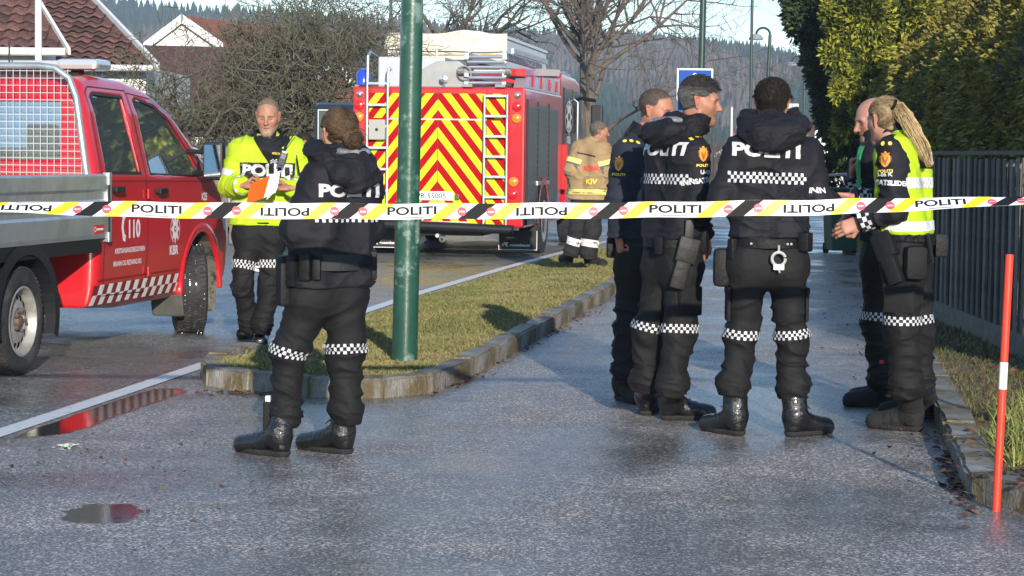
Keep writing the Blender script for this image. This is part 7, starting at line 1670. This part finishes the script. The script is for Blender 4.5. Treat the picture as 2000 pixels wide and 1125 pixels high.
# ---- F: officer facing the camera with a folder
skf = (.335, .168, .108)
F_ = Person('grey-stubbled officer in a yellow hi-vis jacket facing the camera and reading papers', dict(head=(523, 229, -.04), shR=(471, 292, 0), shL=(577, 293, 0), elR=(449, 362, -.05), elL=(597, 366, -.05), wrR=(477, 362, -.26), wrL=(566, 367, -.26),
    waist=(509, 440, 0), hipR=(488, 464, 0), hipL=(529, 464, 0), knR=(473, 556, -.06), knL=(529, 552, -.02), ankR=(490, 645, .10), ankL=(509, 652, -.04)), 16.1, skf, seed=61, hres=.0095)
F_.head((-.02, -1), 9, 0, 1.04, head_cols(skf, (.22, .19, .16), .70, .35, 'down', shave=lambda P: .55 * hairline(P, .080, .012, -.075)), shape=(.97, 1, 1.06)); F_.hand('wrR', (1, -.25, .05), (.1, -.55, .8), 'grip'); F_.hand('wrL', (-1, -.2, .0), (-.1, -.4, .9), 'grip', True); F_.finish_body()
F_.trousers(rt=.095, rk=.074, ra=.064); F_.boot('L', DY(500, 688), DY(511, 672)); F_.boot('R', DY(470, 664), DY(490, 658))
F_.band('R', .60, thigh=True, h=.060); F_.band('L', .58, thigh=True, h=.060)
F_.jacket(M_hiv, hem=.0, collar=0, ru=.086, re=.076, rw=.060, r_t=.128, r_w=.128, r_sh=.086, hemr=.012)
F_.collar_up(.085, .106, .06, M_navy)
fr = np.array([0, -1., 0])
F_.patch(poly2d([[(-.155, .16), (.135, .16), (.150, .10), (.110, -.01), (.035, -.10), (.015, -.10), (-.045, .0), (-.12, .11)]], .025), D(522, 300, F_.Y - .2), fr, M_navy, off=.005, name='dark_inner_jacket')
F_.patch(poly2d([[(-.20, -.056), (.20, -.056), (.20, .056), (-.20, .056)]], .03), D(520, 333, F_.Y - .2), fr, M_black, off=.005, name='text_panel')
d2 = text2d('POLITI', .06, .3); wrap_decal('lettering', d2, D(520, 333, F_.Y - .2), (1, 0, 0), (0, 0, 1), F_.jb, M_refl, F_.jac, .36 / (d2[0][:, 0].max() - d2[0][:, 0].min()) / 1.05, 1.05, .009)
F_.patch(poly2d([[(-.4, -.020), (.4, -.020), (.4, .020), (-.4, .020)]], .03), D(508, 399, F_.Y - .2), fr, M_refl, off=.005, name='reflective_band')
F_.patch(checker2d(.05, .036, 4, 4), D(533, 315, F_.Y - .2), fr, M_refl, off=.010, name='chest_checks'); F_.patch(text2d('POLITI', .04, .5), D(537, 300, F_.Y - .2), fr, M_goldy, off=.010, size=.014, name='chest_badge')
for q in 'LR':
    a, b = F_.J['el' + q], F_.J['wr' + q]
    for (p0, p1, t, h_, ma, nm) in ((F_.J['sh' + q], a, .72, .05, M_refl, 'sleeve_band'), (a, b, .90, .075, M_navy, 'cuff')):
        c = p0 + (p1 - p0) * t; ax = unit(p1 - p0); u = unit(np.cross(ax, (.3, .5, .8))); v2 = np.cross(ax, u); vv, ff = [], []; n = 24
        for i in range(n):
            P = []
            for di, dj in ((0, -.5), (1, -.5), (1, .5), (0, .5)):
                an = 2 * math.pi * (i + di) / n; dr = u * math.cos(an) + v2 * math.sin(an); r = F_.jb.ray_cast(Vector(c + ax * h_ * dj + dr * .16), Vector(-dr), .16); P.append(None if r[0] is None else tuple(r[0] + r[1] * .004))
            if all(x is not None for x in P): k = len(vv); vv += P; ff.append((k, k + 1, k + 2, k + 3))
        obj(nm, vv, ff, ma, F_.jac)
    F_.cuff_checks(q, .90, .06)
F_.hair_cap((.17, .125, .095), .003, .088, .030, -.060, 1500, .006, .0010, (0, .2, .1), 15, .3, lift=.6)
rc = np.array(D(552, 310, F_.Y - .235)); ra_ = unit((.35, 0, 1)); rb_ = np.cross(ra_, (0, 1, 0))
o = MB().obox(rc, rb_ * .026, (0, .016, 0), ra_ * .052).build('handheld_radio', mat('radio_black', (.018, .02, .02), .45), F_.e, bevel=.006)
MB().obox(rc + ra_ * .018 + np.array([0, -.0175, 0]), rb_ * .017, (0, .001, 0), ra_ * .018).build('radio_screen', mat('radio_lcd', (.16, .18, .16), .2), o); MB().obox(rc + ra_ * .050 + np.array([0, -.0172, 0]), rb_ * .018, (0, .001, 0), ra_ * .006).build('radio_label', M_refl, o)
MB().tube([rc + ra_ * .05 + rb_ * .015, rc + ra_ * .05 + rb_ * .015 + np.array([.10, 0, .16])], .004, 6).build('radio_antenna', M_black, o)
cp = np.array(D(585, 330, F_.Y - .18)); MB().tube([cp + np.array([0, -.0, -.05]), cp + np.array([-.02, -.02, .10])], [.008, .004], 6).build('second_antenna', M_black, F_.e)
# papers and folder held by F
fo = empty('orange_folder', (0, 0, 0), 0, 'bright orange folder held open by the officer in the yellow jacket', 'folder'); Yf = F_.Y - .40
def sheet3(name, px, ma, par, th=.004):
    v = [np.array(D(x, y, Yf + d)) for x, y, d in px]; n = len(v); b = [p + np.array([.0, th, 0]) for p in v]
    return obj(name, v + b, [tuple(range(n)), tuple(range(n, 2 * n))[::-1]] + [(i, n + i, n + (i + 1) % n, (i + 1) % n) for i in range(n)], ma, par)
sheet3('cover', [(489, 359, .02), (481, 398, -.03), (515, 387, -.05), (527, 343, .0)], mat('orange_card', (.60, .085, .006), .5, spec=.2), fo)
pa = empty('paper_sheets', (0, 0, 0), 0, 'loose white paper sheets inside the orange folder', 'paper'); M_pap = mat('white_paper', (.72, .73, .74), .8)
sheet3('sheet', [(527, 343, .005), (515, 387, -.045), (538, 376, -.02), (548, 333, .03)], M_pap, pa, .002); sheet3('sheet', [(531, 352, .012), (520, 391, -.035), (541, 371, -.01), (546, 345, .03)], mat('grey_paper', (.5, .51, .53), .8), pa, .002)

# ---- G: woman with a bun, seen from behind
skg = (.36, .19, .132)
G_ = Person('woman officer with a brown hair bun seen from behind, standing left of the green post', dict(head=(661, 262, .0), shL=(618, 350, -.09), shR=(711, 352, .09), elL=(580, 452, -.10), elR=(718, 446, .12), wrL=(606, 478, .16), wrR=(694, 462, .32),
    waist=(641, 510, 0), hipL=(607, 580, -.045), hipR=(670, 576, .045), knL=(564, 686, -.03), knR=(674, 684, .03), ankL=(557, 832, 0), ankR=(677, 828, .04)), 10.4, skg, seed=71)
G_.head((-.50, .87), 4, 0, .97, head_cols(skg, (.09, .065, .04), 0, .5, 'open')); G_.hand('wrL', (.5, .8, 0), (.5, 0, -.8), 'grip', True); G_.hand('wrR', (-.5, .8, 0), (-.5, 0, -.8), 'grip'); G_.finish_body()
G_.trousers(rt=.098, rk=.080, ra=.064, seat=.124, bag=.010); G_.boot('L', DY(458, 880), DY(545, 891), ln=.235, rs_=.058, tw=.040); G_.boot('R', DY(584, 876), DY(668, 886), ln=.235, rs_=.058, tw=.040)
G_.band('L', .99, thigh=True, tilt=(-.012, 0)); G_.band('R', .97, thigh=True)
G_.jacket(hem=-.125, collar=.06, r_t=.112, r_w=.138, ru=.078, re=.070, rw=.054, hemr=.0, amp=.012); G_.hood(drop=.135, size=.045, lining=True, wide=.125, height=.065, lw=.045, lz=.006)
nG = unit((.28, -.96, 0)); G_.back_text('POLITI', D(683, 372, G_.Y - .1), .31, nrm=nG, bold=.07); G_.checks(D(683, 424, G_.Y - .1), nG, .34, .05, 22)
G_.belt(0.0, r=.148, d=.140, h=.075, ma=mat('webbing_belt', (.012, .0135, .0135), .7, bump=.3, bs=60)); G_.pouch(195, .05, .15, .06, -.04, 'baton_holder'); G_.pouch(215, .055, .13, .05, -.02, 'radio_pouch'); G_.pouch(175, .08, .24, .07, -.09, 'thigh_holster', bevel=.02); G_.pouch(335, .05, .14, .05, -.02, 'torch_pouch'); G_.pouch(230, .04, .10, .04, -.03, 'glove_pouch')
c = G_.J['ankL'] + np.array([-.085, 0, .035]); MB().obox(c, (.018, 0, 0), (0, .04, 0), (0, 0, .085)).build('leg_pocket', M_trou, G_.e, bevel=.010); MB().obox(c + np.array([.004, -.01, .095]), (.012, 0, 0), (0, .02, 0), (0, 0, .016)).build('pocket_item', mat('item_white', (.7, .68, .66), .5), G_.e, bevel=.003)
# hair drawn back to a bun
hg = (.058, .036, .020); bunL = np.array([.004, -.125, -.012])
dk2 = lambda V: np.clip(.45 + 1.1 * vnoise(np.c_[V[:, 0] * 55, V[:, 1] * 12, V[:, 2] * 30], 8), .3, 1.6)[:, None] * np.ones((len(V), 3))
G_.hair_cap(hg, .013, .058, .000, -.085, 300, .015, .0012, (0, -1, -.2), 17, .2, colf=dk2)
mk_ = np.where(hairline(HV, .058, .000, -.085) > .5)[0]; ix = rs.choice(mk_, 1300); rt_ = HV[ix] * 1.09; cen = np.array([0, -.018, .030]); path = []
for t in np.linspace(0, 1, 7):
    q = rt_ * (1 - t) + bunL * t; nn = np.linalg.norm((q - cen) / np.array([.088, .112, .100]), axis=1)[:, None]; q = np.where(nn < 1, cen + (q - cen) / nn, q); path.append(G_.toW(q))
v, f, c = tubes(path, [.0012, .0015, .0015, .0015, .0014, .0012, .0010], np.array(hg) * rs.uniform(.35, 1.9, (1300, 1))); obj('swept_hair', v, f, M_hair, G_.e, smooth=True, cols=c)
n = 260; path = []; th0 = rs.rand(n) * 6.28; r0 = .030 + .010 * rs.rand(n); tl = rs.normal(0, .5, n); wv_ = rs.normal(0, .007, (n, 3))
for t in np.linspace(0, 1, 10):
    a = th0 + t * 3.6; lay = (1 - t * .3)
    q = np.c_[np.cos(a) * r0 * 1.10 * lay, -.012 + np.sin(tl + t * 2) * .020, np.sin(a) * r0 * 1.0 * lay] + bunL + np.array([.012, -.018, -.020]) + wv_; path.append(G_.toW(q))
v, f, c = tubes(path, [.0016, .0026, .0028, .0028, .0028, .0028, .0028, .0026, .0022, .001], np.array((.078, .050, .028)) * rs.uniform(.4, 1.7, (n, 1)))
bcV, bcF = sdf_mesh(lambda P: ell(P, bunL + np.array([.012, -.028, -.020]), (.038, .028, .036)) - .006 * (vnoise(P * 80, 3) - .5), bunL - .08, bunL + .07, .006); V2, F2, C2 = merge([(v, f, c), (G_.toW(bcV), bcF, np.tile(np.array(hg) * .6, (len(bcV), 1)))])
obj('hair_bun', V2, F2, M_hair, G_.e, smooth=True, cols=C2)

# ---- H: firefighter on the island
skh = (.335, .168, .108)
H_ = Person('firefighter in a tan turnout coat standing on the grass beside the fire engine', dict(head=(1172, 258, 0), shL=(1131, 290, .07), shR=(1178, 291, -.07), elL=(1116, 332, .02), elR=(1188, 334, -.08), wrL=(1122, 366, .18), wrR=(1184, 370, .06),
    waist=(1148, 375, 0), hipL=(1136, 398, .03), hipR=(1160, 398, -.03), knL=(1128, 450, .03), knR=(1156, 452, -.03), ankL=(1114, 500, .06), ankR=(1148, 506, -.03)), 25.6, skh, ground=.105, seed=83, hres=.012)
H_.head((.95, .2), 4, 0, 1.0, head_cols(skh, (.10, .085, .07), .2, .4, 'open')); H_.hand('wrL', (.3, .6, -.5), (0, .5, .5), 'fist', True); H_.hand('wrR', (.2, .5, -.6), (0, .5, .5), 'fist'); H_.finish_body()
H_.trousers(rt=.112, rk=.095, ra=.085, ma=mat('turnout_black', (.012, .012, .013), .85, var=.2, vs=9)); g2 = lambda *p: tuple(map(float, G(*p, .105)[:2])); H_.boot('L', g2(1096, 511), g2(1112, 513), M_suede); H_.boot('R', g2(1170, 520), g2(1150, 519), M_suede)
H_.band('L', .42, .085, mat('reflex_pink', (.66, .60, .55), .5), 1, 30, 'reflective_band', solid=True); H_.band('R', .42, .085, MATS['reflex_pink'], 1, 30, 'reflective_band', solid=True)
H_.jacket(M_tan, hem=-.09, collar=.07, ru=.086, re=.078, rw=.064, r_t=.130, r_w=.150, r_sh=.088, hemr=.010)
nH = unit((-.30, -.95, 0)); Yh = H_.Y - .2
H_.back_text('KBR', D(1153, 329, Yh), .21, mat('print_red', (.60, .05, .03), .6), nrm=nH); 
H_.patch(poly2d([[(-.10, -.055), (.12, -.055), (.12, .055), (-.10, .055)]], .04), D(1153, 354, Yh), nH, mat('tan_panel', (.25, .16, .07), .8), off=.0055, name='name_panel'); H_.back_text('KIV', D(1154, 355, Yh), .125, mat('print_yellow', (.60, .60, .02), .6), nrm=nH, sx_=1.0, bold=.04, off=.009)
M_ylw = mat('reflex_yellow', (.62, .60, .16), .5)
for py, hh in ((375, .028),): H_.patch(poly2d([[(-.28, -hh), (.28, -hh), (.28, hh), (-.28, hh)]], .035), D(1150, py, Yh), nH, M_ylw, off=.004, name='reflective_band')
H_.patch(poly2d([[(-.13, .012), (.10, -.030), (.10, -.045), (-.13, -.003)]], .03), D(1144, 299, Yh), nH, M_black, off=.005, name='back_seam')
for q in 'LR':
    for t, hh, ma, nm, seg in ((.62, .055, M_ylw, 'sleeve_band', ('sh', 'el')), (1.0, .15, M_tanp, 'elbow_patch', ('sh', 'el')), (.72, .05, M_ylw, 'sleeve_band', ('el', 'wr'))):
        p0, p1 = H_.J[seg[0] + q], H_.J[seg[1] + q]; c = p0 + (p1 - p0) * t; ax = unit(p1 - p0); u = unit(np.cross(ax, (.3, .5, .8))); v2 = np.cross(ax, u); vv, ff = [], []; n = 20
        for i in range(n):
            P = []
            for di, dj in ((0, -.5), (1, -.5), (1, .5), (0, .5)):
                an = 2 * math.pi * (i + di) / n; dr = u * math.cos(an) + v2 * math.sin(an); r = H_.jb.ray_cast(Vector(c + ax * hh * dj + dr * .17), Vector(-dr), .17); P.append(None if r[0] is None else tuple(r[0] + r[1] * .006))
            if all(x is not None for x in P): k = len(vv); vv += P; ff.append((k, k + 1, k + 2, k + 3))
        if ff: obj(nm, vv, ff, ma, H_.jac)
H_.hair_cap((.11, .095, .08), .008, .068, .006, -.070, 900, .012, .002, (0, -.4, -.3), 19, .3); H_.collar_up(.075, .092, .03, M_tan)

# ---- I: far colleague, only a sliver shows
I_ = Person('far colleague in a yellow hi-vis jacket, a sliver seen behind the officer with papers', dict(head=(597, 279, 0), shL=(572, 312, .1), shR=(594, 313, -.1), elL=(570, 350, .15), elR=(598, 350, -.12), wrL=(585, 380, .25), wrR=(604, 385, .05),
    waist=(586, 395, 0), hipL=(582, 410, .06), hipR=(590, 410, -.06), knL=(582, 462, .06), knR=(590, 464, -.06), ankL=(582, 505, .06), ankR=(590, 508, -.06)), 28.5, SK, seed=91, hres=.016)
I_.head((.9, .3), 12, 0, 1.0, head_cols(SK, (.02, .016, .014), .2)); I_.hand('wrL', (.5, .5, -.5), (0, 0, -1), 'relax', True); I_.hand('wrR', (.5, .5, -.5), (0, 0, -1), 'relax'); I_.finish_body()
I_.trousers(); I_.boot('L', DY(590, 512), DY(580, 512)); I_.boot('R', DY(598, 515), DY(590, 515)); I_.jacket(M_hiv, hem=-.05, collar=.06); I_.hair_cap((.022, .018, .015), .012, n=700)
I_.patch(poly2d([circ(0, 0, .05, .08)], .04), D(601, 296, I_.Y - .3), (.5, -1, 0), mat('grey_badge', (.18, .19, .14), .7), name='sleeve_badge')

# ================================================================== POLICE TAPE
YT = 9.35
TY = [(-300, 404), (0, 405), (200, 408), (400, 411), (800, 413), (1200, 411), (1600, 405), (1850, 397), (2000, 391), (2300, 382)]
TWS = [(-300, 1.35), (0, .95), (140, .55), (280, .10), (500, 0), (1500, 0), (1650, .25), (1800, .75), (1950, 1.0), (2300, 1.2)]
def tape_pt(px, v, off=0.0):
    c = np.array(D(px, lerp_tab(TY, px), YT)); a = lerp_tab(TWS, px) + .05 * math.sin(px * .013); sag = .002 * math.sin(px * .031)
    dv = np.array([0, math.sin(a), math.cos(a)]); n = np.array([0, -math.cos(a), math.sin(a)]); return c + dv * v + n * off + np.array([0, 0, sag])
HT = .0335
tape = empty('police_tape', (0, 0, 0), 0, 'white police barrier tape with yellow and black stripes stretched across the whole scene', 'barrier tape')
xs_ = np.linspace(-300, 2300, 521); vv, ff = [], []
for x in xs_: vv += [tape_pt(x, -HT), tape_pt(x, 0), tape_pt(x, HT)]
for i in range(len(xs_) - 1):
    for j in (0, 1): a = i * 3 + j; ff.append((a, a + 3, a + 4, a + 1))
obj('ribbon', vv, ff, mat('tape_white', (.62, .63, .64), .45, spec=.3, var=.05, vs=6), tape)
blk = [-330, -72, 182, 436, 683, 932, 1190, 1454, 1712, 1968, 2225]
M_tk, M_ty, M_tr = mat('tape_black', (.010, .010, .011), .6, spec=.2), mat('tape_yellow', (.78, .66, .015), .4), mat('tape_red', (.72, .07, .10), .4)
def tmap(name, polys, ma, off):
    """polys in (pixel x, v) along the tape"""
    d2 = poly2d(polys, 0) if not isinstance(polys, tuple) else polys; P = [p for p in d2[0]]; 
    obj(name, [tape_pt(p[0], p[1], off) for p in P], d2[1], ma, tape)
def slant(xc, w_, sl=19): # stripe leaning to the right
    n = 4; return [[(xc - w_ + sl * (2 * j / n - 1), -HT + 2 * HT * j / n), (xc + w_ + sl * (2 * j / n - 1), -HT + 2 * HT * j / n), (xc + w_ + sl * (2 * (j + 1) / n - 1), -HT + 2 * HT * (j + 1) / n), (xc - w_ + sl * (2 * (j + 1) / n - 1), -HT + 2 * HT * (j + 1) / n)] for j in range(n)]
PXM = FPX / YT
for k, (b0, b1) in enumerate(zip(blk, blk[1:])):
    L_ = b1 - b0
    tmap('black_stripe', slant(b0, 18), M_tk, .0012)
    for fr_ in (.215, .765): tmap('yellow_stripe', slant(b0 + L_ * fr_, 15), M_ty, .0012)
    for fr_ in (.105, .880): tmap('stop_mark', [[(b0 + L_ * fr_ + p[0] * PXM, p[1] - .002) for p in circ(0, 0, .0195, n=16)]], M_tr, .0014); tmap('stop_lettering', [[(b0 + L_ * fr_ + q[0] * PXM, q[1] - .002) for q in r_] for r_ in ([(-.013, -.004), (.013, -.004), (.013, .004), (-.013, .004)],)], mat('tape_pink', (.80, .35, .36), .4), .002)
    flip = (k % 2 == 1)           # every other word stands on its head
    d2 = text2d('POLITI', .035, .35); wv = d2[0][:, 0].max() - d2[0][:, 0].min(); s_ = -1 if flip else 1; c0 = b0 + L_ * .488
    pts = d2[0].copy(); pts[:, 0] = c0 + s_ * pts[:, 0] / wv * L_ * .385; pts[:, 1] = s_ * (pts[:, 1] * .036 + .003)
    tmap('lettering', (pts, d2[1]), M_tk, .0016)
    u0, u1 = c0 - L_ * .09, c0 + L_ * .09; z0 = s_ * -.0265; tmap('underline', [[(u0, z0 - .0025), (u1, z0 - .0025), (u1, z0 + .0025), (u0, z0 + .0025)]], mat('tape_grey', (.20, .20, .20), .4), .0016)
for px in (-300, 2300):
    c = tape_pt(px, 0); po = empty('tape_post', (float(c[0]), float(c[1]), 0), 0, 'plain steel post the tape is tied to, ' + ('left of the view' if px < 0 else 'right of the view'), 'post')
    MB().tube([(0, 0, -.05), (0, 0, 1.5)], .022, 12).build('shaft', M_galv, po, smooth=True); MB().lathe([(0, .14), (.03, .13), (.05, .03)], 20, 'z').build('foot', M_black, po, smooth=True)
# red paint mark and small marker on the kerb
q = G(411, 713, .12); e = empty('red_kerb_marker', (float(q[0]), float(q[1]), .10), 0, 'small red plastic cap on the left corner of the island kerb', 'marker')
MB().lathe([(-.04, .016), (.008, .018), (.022, .012), (.025, .001)], 12, 'z').build('cap', M_mk, e, smooth=True)
